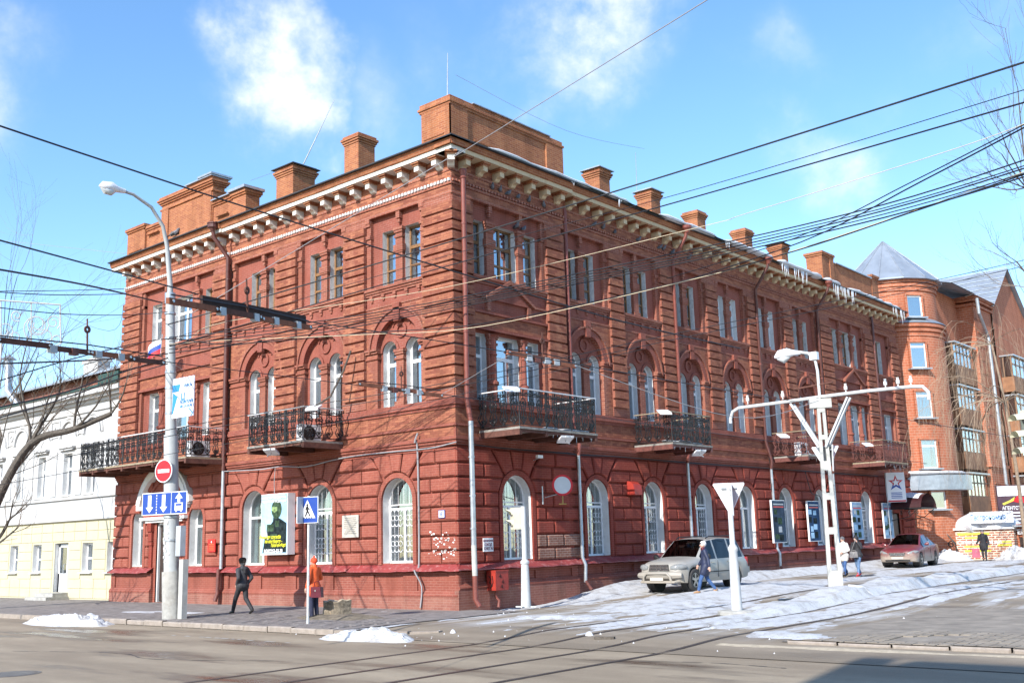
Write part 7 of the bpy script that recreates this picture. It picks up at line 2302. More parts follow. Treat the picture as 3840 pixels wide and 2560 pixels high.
tree(b, 'far leafless tree behind the gable of the apartment house', [b, b+Vector((0, 0, 10)), b+Vector((0, 0, 18))], .35, [(2, (-.6, 0, 1), 6), (2, (.2, .3, 1), 6), (1, (-.6, .2, 1), 7), (2, (-.2, -.3, 1), 6)], 3, 8, 'bark_dark', 'bark_twig', 0, .5, .1)

# ================================================================== snow on the ground
def fbm(x, y, o=4, seed=0.0):
    return noise.fractal((x, y, seed), 0.9, 2.1, o)
def snow_mask(x, y):
    h = -.085
    # strip along the shaded wall, piled against it
    if y > 3.5:
        e = sstep(3.5, 7.5, y)
        h += e*(.30*math.exp(-((x-.9)/.65)**2)+.10*math.exp(-((x-.3)/.6)**2))
    za = sstep(1.0, 3.6, y+.35*x-1.0)*sstep(7.0, 5.4, x)*sstep(.1, .5, x)
    h += za*(.105 if y < 12 else .105-.055*sstep(12, 20, y))
    # bank between the tracks
    zb = sstep(8.55, 9.0, x)*sstep(10.25, 9.8, x)*sstep(.2, 3.5, y)*sstep(34, 18, y)
    h += zb*(.25+.08*math.sin(y*1.3))
    h += .045*sstep(5.5, 6.2, x)*sstep(12.9, 12.3, x)*sstep(-5.5, -1, y)*sstep(16, 9, y)
    h += .028*sstep(10, 11, x)*sstep(22, 16, x)*sstep(3, 8, y)
    h += .11*math.exp(-((x-2.7)/1.3)**2-((y+.55+.12*x)/.35)**2)
    h += .10*math.exp(-((x-4.6)/1.6)**2-((y+2.6-.25*x)/.45)**2)
    h += .05*sstep(2.5, 4.5, x)*sstep(-6, -4.5, y)
    h += .11*math.exp(-((x-12.6)/.9)**2-((y+3.7+.2*(x-12.6))/.5)**2)
    return h
XS = frange(.16, 20, .11); YS = frange(-6.6, 20, .11)+frange(20.4, 60, .4)
def snow_z(x, y):
    n1 = fbm(x*.75, y*.14, 4, 1.3)*.06+fbm(x*2.6, y*.5, 4, 4.1)*.04+fbm(x*7, y*4, 3, 7.7)*.016
    h = snow_mask(x, y)+n1
    # keep rail grooves partly swept
    for rx in (7.05, 8.55, 10.1, 11.6):
        if abs(x-rx) < .16: h -= .07
    return gsurf(x, y)+min(h, .42)
sc = sheet('snow_cover', 'snow', XS, YS, snow_z); tag(sc, 'trampled snow lying over the tram street along the shaded wall', 'snow', kind='stuff')
def psnow(x, y):
    return -.006+fbm(x*.5, y*1.3, 4, 2.2)*.03-.032+(.035 if abs(y+3.9) < .5 and -12 < x < -8.2 else 0)+.014*math.exp(-((y+6.2)/.5)**2)
sc = sheet('snow_patches', 'snow', frange(-14, 2.5, .14), frange(-6.55, -.3, .14), psnow); tag(sc, 'thin snow patches on the dark paved pavement', 'snow', kind='stuff')
def sand_z(x, y):
    return gsurf(x, y)-.012+.03*math.exp(-((y+5.25-.02*(x-15))/.22)**2)+fbm(x*.8, y*2.2, 4, 3.3)*.012-.006
sc = sheet('sand_strip', 'sand', frange(12.0, 24, .12), frange(-6.3, -4.92, .1), sand_z); tag(sc, 'pale sand and grit swept along the island kerb', 'sand', kind='stuff')
def pile(cx, cy, rx, ry, h, z0, seed, label, mat='snow', rz=0.0, n=44):
    m = MB(); vs = []
    nr = 22
    for i in range(nr+1):
        t = i/nr
        for k in range(n):
            a = 2*PI*k/n
            w = 1+.22*fbm(math.cos(a)*1.3, math.sin(a)*1.3, 3, seed)
            x, y = rx*t*w*math.cos(a), ry*t*w*math.sin(a)
            e = fbm((cx+x)*2.3, (cy+y)*2.3, 4, seed+.5)*.13*h*2+fbm((cx+x)*9, (cy+y)*9, 3, seed+2)*.075*(h/.4)
            z = h*min(1, (1-t)*1.9)**1.15*(.8+.3*fbm((cx+x)*1.1, (cy+y)*1.6, 3, seed+7)+.12*math.sin(a+seed))+e*min(1, (1-t)*5)-.02*t
            vs.append((x, y, z))
    fs = [(i*n+k, i*n+(k+1) % n, (i+1)*n+(k+1) % n, (i+1)*n+k) for i in range(nr) for k in range(n)]
    m.add(vs, fs)
    o = m.build('snow_pile', mat, None, (cx, cy, z0), rz, smooth=False)
    return tag(o, label, 'snow pile', 'shovelled snow piles')
pile(-9.9, -7.35, 2.6, .8, .32, -.12, 3.3, 'shovelled white snow pile at the kerb in the lower left corner')
pile(3.7, -7.0, 1.7, .6, .24, -.12, 8.1, 'shovelled white snow pile at the kerb in front of the tree stump')
kp = onplane(2200, 1270, 1, 39.8)
pile(kp.x-.5, 38.9, 1.6, 1.2, .65, .2, 1.2, 'grey snow heap between the maroon car and the kiosk', 'snow')
pile(kp.x+4.0, 39.6, 2.4, 1.1, .8, .1, 5.5, 'bright snow heap in front of the kiosk door')
pile(kp.x+8.0, 39.0, 3.0, 2.0, .8, .1, 6.5, 'bright snow heap at the right edge beyond the far pedestrian')
# crumbs of snow and ice
m = MB(); rn = random.Random(9)
for k in range(150):
    x, y = rn.uniform(1.5, 14), rn.uniform(-6.5, 4)
    if k % 3 == 0: x, y = rn.gauss(3.9, 1.3), rn.gauss(-6.6, .5)
    r = abs(rn.gauss(0, .013))+.005
    z = gsurf(x, y)
    m.add([(x+r, y, z), (x, y+r, z), (x-r, y, z), (x, y-r, z), (x, y, z+r*1.3)], [(0, 1, 4), (1, 2, 4), (2, 3, 4), (3, 0, 4)])
tag(m.build('snow_crumbs', 'snow_clean'), 'scattered crumbs of snow on the road', 'snow', kind='stuff')
for (x, y, r, lab) in ((8.6, -4.9, .09, 'lone white snow lump on the road in front of the rails'), (5.0, -5.4, .07, 'small snow lump near the corner kerb')):
    pile(x, y, r*1.3, r, r*1.1, gsurf(x, y), x, lab, 'snow_clean', 0, 10)
tag(MB().box(-.22, .22, -.05, .05, 0, .05).build('wood_scrap', 'bark_dark', None, (9.3, -5.3, gsurf(9.3, -5.3)), .3), 'dark scrap of wood lying on the road by the rails', 'debris')
rn = random.Random(4)
rd_ = empty('worn_lane_line', (0, 0, 0), 0, 'worn pale lane line on the wet road in front of the lamp post', 'road marking')
for (x0, x1, y) in ((-2.2, .8, -8.4), (1.1, 2.6, -8.45), (-9.0, -6.2, -8.9)):
    x = x0
    while x < x1:
        l = rn.uniform(.1, .35)
        if rn.random() < .7:
            MB().add([(x, y+rn.uniform(-.01, .02), -.1255), (x+l, y+rn.uniform(-.01, .02), -.1255), (x+l, y+.09+rn.uniform(-.02, .02), -.1255), (x, y+.09+rn.uniform(-.02, .02), -.1255)], [(0, 1, 2, 3)]).build('paint_flake', 'marking', rd_)
        x += l+rn.uniform(.0, .12)
for lab, pts in (('long tar crack across the road at lower left', [(-2, -12.5), (1, -11.6), (3, -11.9), (6, -10.8)]), ('tar crack across the road near the lower centre', [(5.6, -15.6), (7.5, -13.9), (9, -13.4), (12, -11.6)]), ('fine tar crack below the island kerb', [(11.5, -8.2), (13, -7.6), (14.6, -7.7)])):
    m = MB()
    q = crom([Vector((a, b, 0)) for a, b in pts], 10)
    for i in range(len(q)-1):
        a, b = q[i], q[i+1]
        w0 = .014+.010*math.sin(i*1.7)
        j = rn.uniform(-.03, .03)
        m.quad((a.x, a.y-w0, -.1262), (b.x, b.y-w0+j*.3, -.1262), (b.x, b.y+w0+j*.3, -.1262), (a.x, a.y+w0, -.1262))
    tag(m.build('road_crack', 'roof_dark'), lab, 'crack')
MHp = onground(28, 1530)
mh = empty('manhole_cover', (MHp.x, MHp.y, -.128), 0, 'round iron manhole cover in the road at lower left', 'manhole')
MB().lathe([(.42, -.02), (.42, .004), (.36, .008)], (0, 0, 0), 24).build('lid', 'rail_steel', mh); MB().lathe([(.5, -.02), (.5, .003), (.43, .003)], (0, 0, 0), 24, False).build('frame_ring', 'rail_steel', mh)
# ================================================================== vehicles
def car_paint(name, col, dust, zlo, zhi, rough=.3):
    m, t, b = new_mat(name)
    sx = N(t, 'ShaderNodeSeparateXYZ', {0: N(t, 'ShaderNodeTexCoord').outputs['Object']})
    n1 = noise_t(t, 3.0, 6, .6)
    zz = N(t, 'ShaderNodeMath', {0: sx.outputs[2], 1: N(t, 'ShaderNodeMath', {0: n1, 1: .5}, operation='MULTIPLY').outputs[0]}, operation='SUBTRACT').outputs[0]
    f = maprange(t, zz, zlo, zhi, 0.92, 0.05)     # road dust, thickest low down
    col_ = mixcol(t, f, col, dust)
    t.links.new(col_, b.inputs['Base Color'])
    t.links.new(maprange(t, f, 0, 1, rough, .75), b.inputs['Roughness'])
    b.inputs['Metallic'].default_value = .0
    b.inputs['Coat Weight'].default_value = .15
    return m
car_paint('paint_silver', (0.31, 0.305, 0.285), (0.33, 0.29, 0.235), .05, .75)
car_paint('paint_maroon', (0.14, 0.012, 0.022), (0.34, 0.29, 0.235), .12, .48)
plain('tyre', (0.045, 0.043, 0.042), 0.85, 0.2, 12)
plain('rim_alloy', (0.38, 0.36, 0.33), 0.45, 0.15, 9, metal=.4)
plain('car_black', (0.012, 0.012, 0.013), 0.6, 0.2, 9)
plain('chrome', (0.55, 0.55, 0.54), 0.22, 0.1, 9, metal=.85)
plain('headlamp', (0.24, 0.25, 0.25), 0.08, 0.1, 14)
plain('plate_white', (0.52, 0.48, 0.42), 0.6, 0.1, 9)
glass_mat('car_glass', (0.10, 0.12, 0.13), 0.0, 0.45)
def lerp(a, b, t): return a+(b-a)*t
def make_car(name, loc, rz, label, st, pillars, xw, wheel_r, track, paint, group=None, scale=1.0):
    """st: stations (x, hw, zb, zbelt, ztop, ht) from nose to tail; xw: (x0,x1) windscreen, (x2,x3) rear window"""
    root = empty(name, loc, rz, label, 'car', group)
    root.scale = (scale,)*3
    xs0 = sorted([s_[0] for s_ in st], reverse=True)
    def at(x):
        for a, b in zip(st[:-1], st[1:]):
            if a[0] >= x >= b[0]:
                t = (a[0]-x)/(a[0]-b[0])
                return tuple(lerp(p, q, t) for p, q in zip(a, b))
        return st[-1]
    xs = set(xs0)
    for a, b in pillars: xs |= {a, b}
    for ax in (track[0], track[1]):
        for k in range(-4, 5): xs.add(ax+k*wheel_r*.30)
    xs = sorted([x for x in xs if xs0[0] >= x >= xs0[-1]], reverse=True)
    sec = []
    for x in xs:
        _, hw, zb, zt, top, ht = at(x)
        # wheel arch lifts the sill
        for ax in (track[0], track[1]):
            dx = abs(x-ax)
            rr = wheel_r*1.16
            if dx < rr:
                zb = max(zb, wheel_r+math.sqrt(rr*rr-dx*dx))
        z2 = zb+min(.12, (zt-zb)*.3); z3 = zb+(zt-zb)*.45; z4 = zb+(zt-zb)*.78
        half = [(0, min(zb, .45)), (hw*.80, min(zb, .5) if zb < .5 else zb), (hw*.97, zb+.005), (hw*.995, z2), (hw*1.005, z3), (hw*.995, z4), (hw*.955, zt), (ht+.012, top-.055), (ht*.90, top-.012), (ht*.5, top+.012), (0, top+.02)]
        sec.append((x, half))
    nh = len(sec[0][1])
    prof = lambda h: [(-y, z) for y, z in h[::-1]][:-1]+[(y, z) for y, z in h][0:]   # right side down to centre, then left
    body, ws, rw = MB(), MB(), MB()
    sw = {}
    grid = []
    for x, h in sec:
        pts = [(x, -y, z) for y, z in h[::-1]]+[(x, y, z) for y, z in h[1:]]
        grid.append(pts)
    npnt = len(grid[0])
    body.v = [p for g_ in grid for p in g_]
    for i in range(len(grid)-1):
        xm = (sec[i][0]+sec[i+1][0])/2
        for k in range(npnt-1):
            kk = k if k < nh-1 else npnt-2-k          # 0 = roof centre ... from outside in
            seg = kk                                   # 0:(10-9) 1:(9-8) 2:(8-7) 3:(7-6 side window)
            f = (i*npnt+k, i*npnt+k+1, (i+1)*npnt+k+1, (i+1)*npnt+k)
            q = [grid[i][k], grid[i][k+1], grid[i+1][k+1], grid[i+1][k]]
            if seg <= 1 and xw[0] >= xm >= xw[1]:
                ws.add(q, [(0, 1, 2, 3)]); continue
            if seg <= 1 and xw[2] >= xm >= xw[3]:
                rw.add(q, [(0, 1, 2, 3)]); continue
            if seg == 3:
                for j in range(len(pillars)-1):
                    if pillars[j][1] >= xm >= pillars[j+1][0]:
                        sw.setdefault((j, k < nh-1), MB()).add(q, [(0, 1, 2, 3)])
                        f = None
                        break
                if f is None: continue
            body.f.append(f)
    body.f.append(tuple(range(npnt))); body.f.append(tuple((len(grid)-1)*npnt+k for k in range(npnt-1, -1, -1)))
    bo = body.build('body', paint, root, smooth=True)
    ws.build('windscreen', 'car_glass', root, smooth=True)
    rw.build('rear_window', 'car_glass', root, smooth=True)
    for (j, s_), mb in sw.items(): mb.build('side_window', 'car_glass', root)
    # dark interior block and wheel wells
    x0, x1 = xw[0]-.35, xw[3]+.35
    _, hw, zb, zt, top, ht = at((x0+x1)/2)
    m = MB().box(x1, x0, -ht*.92, ht*.92, .4, zt-.04); m.build('interior', 'car_black', root)
    for sx in (-1, 1):
        m = MB().box((x0+x1)/2+.0, (x0+x1)/2+.5, sx*.36-.24, sx*.36+.24, zt-.2, zt+.32); m.build('seat', 'car_black', root)
    tw = .22
    for ax in (track[0], track[1]):
        for s_ in (-1, 1):
            y = s_*(track[2]/2)
            m = MB(); m.tube([(ax, y-s_*.26, wheel_r), (ax, y-s_*.02, wheel_r)], wheel_r*1.12, 20); m.build('wheel_well', 'car_black', root)
            prof_ = [(.62, -.5), (.9, -.5), (.98, -.38), (1, -.2), (1, .2), (.98, .38), (.9, .5), (.66, .5), (.62, .35)]
            m = MB(); n = 28
            for rr, yy in prof_:
                for k in range(n):
                    a = 2*PI*k/n
                    m.v.append((ax+rr*wheel_r*math.cos(a), y+s_*yy*tw, wheel_r+rr*wheel_r*math.sin(a)))
            for i in range(len(prof_)-1):
                for k in range(n):
                    m.f.append((i*n+k, i*n+(k+1) % n, (i+1)*n+(k+1) % n, (i+1)*n+k))
            wo = m.build('wheel', 'tyre', root, smooth=True)
            m = MB()
            yo = y+s_*.42*tw
            m.tube([(ax, yo-s_*.05, wheel_r), (ax, yo-s_*.035, wheel_r)], wheel_r*.6, 20)
            mm = m.build('brake_disc', 'car_black', wo)
            m = MB()
            n = 24
            for rr in (.57, .66):
                for k in range(n):
                    a = 2*PI*k/n; m.v.append((ax+rr*wheel_r*math.cos(a), yo, wheel_r+rr*wheel_r*math.sin(a)))
            for k in range(n): m.f.append((k, (k+1) % n, n+(k+1) % n, n+k))
            for k in range(5):
                a = 2*PI*k/5+.3
                c, s2 = math.cos(a), math.sin(a)
                for (r0, w0, r1, w1) in ((.08, .10, .58, .13),):
                    p = [(r0, -w0), (r1, -w1), (r1, w1), (r0, w0)]
                    m.add([(ax+wheel_r*(r*c-w*s2), yo+s_*.012, wheel_r+wheel_r*(r*s2+w*c)) for r, w in p], [(0, 1, 2, 3)])
            m.tube([(ax, yo-s_*.02, wheel_r), (ax, yo+s_*.02, wheel_r)], wheel_r*.15, 12)
            m.build('rim', 'rim_alloy', wo)
    return root, at
suv_st = [(2.27, .60, .48, .70, .78, .48), (2.22, .74, .36, .78, .92, .60), (2.10, .83, .31, .86, .985, .68), (1.85, .885, .29, .92, 1.03, .73), (1.5, .905, .29, .96, 1.07, .76), (1.1, .915, .29, 1.0, 1.12, .78), (.98, .915, .29, 1.01, 1.14, .78),
          (.62, .915, .29, 1.03, 1.44, .72), (.22, .915, .29, 1.04, 1.72, .665), (-.5, .915, .29, 1.05, 1.785, .67), (-1.4, .915, .29, 1.06, 1.77, .665), (-1.95, .905, .31, 1.06, 1.70, .65), (-2.2, .88, .33, 1.05, 1.42, .66), (-2.36, .86, .36, 1.02, 1.10, .70), (-2.42, .80, .44, .9, .98, .66)]
SV = Vector((2.85, 9.0, gz(2.85, 9.0)+.0))
suv, sat = make_car('silver_suv', SV, R(-90), 'dusty silver off-road car with bull bar parked by the shaded wall', suv_st, [(.98, .90), (-.06, -.16), (-1.08, -1.18), (-2.0, -2.2)], (.98, .22, -1.95, -2.36), .375, (1.41, -1.41, 1.60), 'paint_silver', 'parked cars', 0.985)
def cpart(root, name, mat, mb, smooth=False): return mb.build(name, mat, root, smooth=smooth)
# grille, star, lamps, bull bar, rails
m = MB(); m.prismx([(-.42, .70), (.42, .70), (.36, .92), (-.36, .92)], 2.235, 2.28); gr = cpart(suv, 'grille', 'car_black', m)
for k in range(4): MB().box(2.27, 2.292, -.40+.012*k, .40-.012*k, .725+.052*k, .75+.052*k).build('grille_bar', 'chrome', gr)
m = MB(); n = 20
def ringx(m, x, cy, cz, r0, r1, n=20):
    b = len(m.v)
    for k in range(n):
        a = 2*PI*k/n
        for r in (r0, r1): m.v.append((x, cy+r*math.cos(a), cz+r*math.sin(a)))
    for k in range(n): m.f.append((b+2*k, b+2*k+1, b+2*((k+1) % n)+1, b+2*((k+1) % n)))
ringx(m, 2.302, 0, .81, .085, .105)
for k in range(3):
    a = PI/2+2*PI*k/3
    c, s_ = math.cos(a), math.sin(a)
    m.add([(2.302, -.02*s_, .81+.02*c), (2.302, .02*s_, .81-.02*c), (2.302, .095*c, .81+.095*s_)], [(0, 1, 2)])
m.build('emblem', 'chrome', gr)
for s_ in (-1, 1):
    m = MB(); m.tube([(2.24, s_*.44, .80), (2.19, s_*.60, .81), (2.08, s_*.76, .82), (1.90, s_*.86, .83)], [.06, .115, .115, .06], 12)
    cpart(suv, 'headlight', 'headlamp', m, True)
    m = MB(); m.tube([(2.20, s_*.62, .45), (2.24, s_*.62, .45)], .07, 10); cpart(suv, 'fog_light', 'headlamp', m)
    m = MB(); m.tube([(.82, s_*.92, 1.08), (.80, s_*1.02, 1.12), (.74, s_*1.10, 1.15), (.72, s_*1.14, 1.15)], [.03, .08, .10, .05], 8); cpart(suv, 'wing_mirror', 'car_black', m, True)
    m = MB(); m.tube([(.1, s_*.60, 1.76), (-.1, s_*.60, 1.82), (-1.6, s_*.60, 1.83), (-1.85, s_*.60, 1.76)], .022, 6); cpart(suv, 'roof_rail', 'car_black', m)
    for x in (.25, -.85): cpart(suv, 'door_handle', 'chrome', MB().box(x-.12, x+.06, s_*.915-.02, s_*.915+.02, .92, .95))
    for x in (1.0, -.11, -1.0): cpart(suv, 'door_seam', 'car_black', MB().box(x-.006, x+.006, s_*.921-.004, s_*.921+.004, .42, 1.0))
    cpart(suv, 'side_trim', 'car_black', MB().box(-.95, .98, s_*.918-.012, s_*.918+.012, .60, .63))
    cpart(suv, 'tail_light', 'sign_red', MB().box(-2.38, -2.25, s_*.78-.08, s_*.78+.08, .8, 1.05))
m = MB()
m.tube([(2.20, -.74, .36), (2.38, -.66, .34), (2.42, -.4, .34), (2.42, .4, .34), (2.38, .66, .34), (2.20, .74, .36)], .042, 8)
m.tube([(2.40, -.55, .35), (2.44, -.52, .52), (2.44, -.40, .63), (2.44, .40, .63), (2.44, .52, .52), (2.40, .55, .35)], .042, 8)
cpart(suv, 'bull_bar', 'paint_silver', m, True)
m = MB(); m.tube([(2.2, -.86, .56), (2.27, -.6, .56), (2.30, 0, .56), (2.27, .6, .56), (2.2, .86, .56)], [.09, .13, .14, .13, .09], 8); cpart(suv, 'bumper', 'paint_silver', m, True)
cpart(suv, 'number_plate', 'plate_white', MB().box(2.45, 2.465, -.26, .26, .39, .50))
m = MB(); m.box(-2.52, -2.3, -.84, .84, .48, .70); cpart(suv, 'rear_bumper', 'paint_silver', m)
# maroon saloon
sed_st = [(2.22, .58, .36, .58, .66, .46), (2.16, .74, .26, .66, .76, .58), (2.02, .82, .23, .72, .82, .66), (1.7, .865, .21, .78, .88, .72), (1.3, .885, .21, .83, .94, .74), (.98, .89, .21, .86, .985, .74), (.55, .89, .21, .89, 1.22, .66), (.08, .89, .21, .91, 1.44, .57),
          (-.5, .89, .21, .93, 1.485, .56), (-1.0, .89, .21, .95, 1.40, .57), (-1.45, .885, .22, .97, 1.20, .63), (-1.75, .87, .24, .98, 1.06, .70), (-2.05, .84, .28, .96, 1.04, .70), (-2.22, .80, .34, .90, .98, .66), (-2.28, .70, .42, .8, .86, .58)]
sp_ = onground(2110, 1300)
sd, _ = make_car('maroon_saloon', (sp_.x-.85, sp_.y+1.3, sp_.z), R(-84), 'maroon saloon car with beige road dust parked near the canopy', sed_st, [(.98, .86), (-.20, -.30), (-1.0, -1.06), (-1.42, -1.7)], (.98, .08, -1.0, -1.75), .315, (1.38, -1.27, 1.54), 'paint_maroon', 'parked cars', 1.06)
m = MB(); m.prismx([(-.32, .50), (.32, .50), (.36, .64), (-.36, .64)], 2.17, 2.235); gr = cpart(sd, 'grille', 'car_black', m)
for k in range(3): MB().box(2.225, 2.245, -.33, .33, .52+.045*k, .54+.045*k).build('grille_bar', 'chrome', gr)
cpart(sd, 'number_plate', 'plate_white', MB().box(2.235, 2.25, -.26, .26, .36, .46))
for s_ in (-1, 1):
    m = MB(); m.tube([(2.18, s_*.42, .60), (2.13, s_*.58, .63), (2.02, s_*.74, .66), (1.80, s_*.84, .70)], [.05, .085, .09, .03], 10); cpart(sd, 'headlight', 'headlamp', m, True)
    m = MB(); m.tube([(.72, s_*.88, .98), (.70, s_*.96, 1.0), (.66, s_*1.03, 1.02), (.64, s_*1.06, 1.02)], [.03, .07, .08, .04], 8); cpart(sd, 'wing_mirror', 'paint_maroon', m, True)
    for x in (.95, -.25, -1.15): cpart(sd, 'door_seam', 'car_black', MB().box(x-.006, x+.006, s_*.896-.004, s_*.896+.004, .32, .88))
    for x in (.0, -1.0): cpart(sd, 'door_handle', 'paint_maroon', MB().box(x-.1, x+.06, s_*.895-.02, s_*.895+.02, .78, .81))
m = MB(); m.box(2.12, 2.22, -.55, .55, .27, .33); cpart(sd, 'lower_intake', 'car_black', m)

# ================================================================== people
plain('skin', (0.55, 0.33, 0.25), 0.6, 0.06, 20)
plain('hair_dark', (0.03, 0.02, 0.015), 0.6, 0.2, 20)
plain('hair_grey', (0.20, 0.18, 0.16), 0.7, 0.2, 20)
plain('cloth_black', (0.022, 0.022, 0.026), 0.75, 0.25, 9, bump=.4, bscale=14)
plain('cloth_charcoal', (0.045, 0.045, 0.05), 0.8, 0.2, 9, bump=.3, bscale=14)
plain('cloth_navy', (0.018, 0.026, 0.065), 0.6, 0.25, 9, bump=.5, bscale=10)
plain('cloth_trouser_navy', (0.022, 0.025, 0.055), 0.8, 0.2, 9, bump=.3, bscale=14)
plain('cloth_orange', (0.72, 0.105, 0.02), 0.6, 0.12, 9, bump=.5, bscale=10)
plain('cloth_hat_orange', (0.75, 0.07, 0.02), 0.8, 0.1, 9)
plain('cloth_white', (0.72, 0.68, 0.62), 0.8, 0.06, 9, bump=.4, bscale=12)
plain('denim', (0.045, 0.10, 0.24), 0.85, 0.2, 12)
plain('denim_light', (0.12, 0.20, 0.34), 0.85, 0.2, 12)
plain('boot_red', (0.50, 0.02, 0.02), 0.5, 0.1, 9)
plain('boot_black', (0.015, 0.014, 0.014), 0.4, 0.1, 9)
plain('boot_tan', (0.30, 0.17, 0.08), 0.6, 0.1, 9)
plain('bag_burgundy', (0.10, 0.008, 0.02), 0.35, 0.1, 9)
plain('bag_pink', (0.45, 0.10, 0.15), 0.5, 0.15, 9)
plain('bag_grey', (0.20, 0.19, 0.19), 0.5, 0.15, 9)
plain('hat_fur', (0.035, 0.026, 0.02), 0.95, 0.3, 30, bump=.8, bscale=60)
plain('knit_grey', (0.12, 0.12, 0.13), 0.9, 0.2, 30, bump=.4, bscale=60)
plain('knit_white', (0.62, 0.62, 0.62), 0.9, 0.08, 30, bump=.4, bscale=60)
plain('eye_dark', (0.02, 0.015, 0.012), 0.3, 0.1, 9)
plain('lips', (0.35, 0.10, 0.09), 0.5, 0.1, 9)
def capsule(mb, a, b, ra, rb, n=10, sy=1.0):
    """tapered rounded limb; sy squashes front to back"""
    a, b = Vector(a), Vector(b)
    d = b-a
    L = max(d.length, 1e-5)
    u = d/L
    pts, rad = [], []
    for k in range(4):
        t = R(90-30*k); pts.append(a-u*ra*math.sin(t)); rad.append(max(.002, ra*math.cos(t)))
    for k in range(4):
        t = R(30*k); pts.append(b+u*rb*math.sin(t)); rad.append(max(.002, rb*math.cos(t)))
    st = len(mb.v)
    mb.tube(pts, rad, n)
    if sy != 1.0:
        cy = (a.y+b.y)/2
        for i in range(st, len(mb.v)):
            x, y, z = mb.v[i]
            mb.v[i] = (x, cy+(y-cy)*sy, z)
def ball(mb, c, rx, ry, rz_, n=12):
    st = len(mb.v)
    prof = [(math.cos(R(-90+15*k)), math.sin(R(-90+15*k))) for k in range(13)]
    mb.lathe([(max(.01, a), b) for a, b in prof], (0, 0, 0), n)
    for i in range(st, len(mb.v)):
        x, y, z = mb.v[i]
        mb.v[i] = (c[0]+x*rx, c[1]+y*ry, c[2]+z*rz_)
def fuse(name, mb, mat, parent, voxel=.016, smooth=4):
    me = mb.mesh(name, mat)
    o = bpy.data.objects.new(name, me)
    r = o.modifiers.new('r', 'REMESH'); r.mode = 'VOXEL'; r.voxel_size = voxel
    s_ = o.modifiers.new('s', 'SMOOTH'); s_.iterations = smooth; s_.factor = .5
    me2 = evaluate(o)
    bpy.data.objects.remove(o)
    bpy.data.meshes.remove(me)
    me2.name = name
    me2.polygons.foreach_set('use_smooth', [True]*len(me2.polygons))
    if not me2.materials: me2.materials.append(M[mat])
    return inst(name, me2, parent)
def hand(mb, w, d, side):
    """palm and five bent fingers hanging from wrist w along d"""
    w, d = Vector(w), Vector(d).normalized()
    sd_ = d.cross(Vector((1, 0, 0))).normalized() if abs(d.x) < .9 else Vector((0, 1, 0))
    inn = Vector((-side, 0, 0))
    capsule(mb, w, w+d*.075, .026, .034, 8)
    for k, (o_, L) in enumerate(((-.030, .065), (-.010, .078), (.010, .074), (.029, .058))):
        b = w+d*.085+sd_*o_
        m_ = b+d*L*.55+inn*.008
        capsule(mb, b, m_, .0105, .0095, 6); capsule(mb, m_, m_+d*L*.5+inn*.022, .0095, .0085, 6)
    b = w+d*.03-sd_*.03
    capsule(mb, b, b+d*.03-sd_*.022+inn*.01, .012, .011, 6); capsule(mb, b+d*.03-sd_*.022+inn*.01, b+d*.062-sd_*.026+inn*.02, .011, .009, 6)
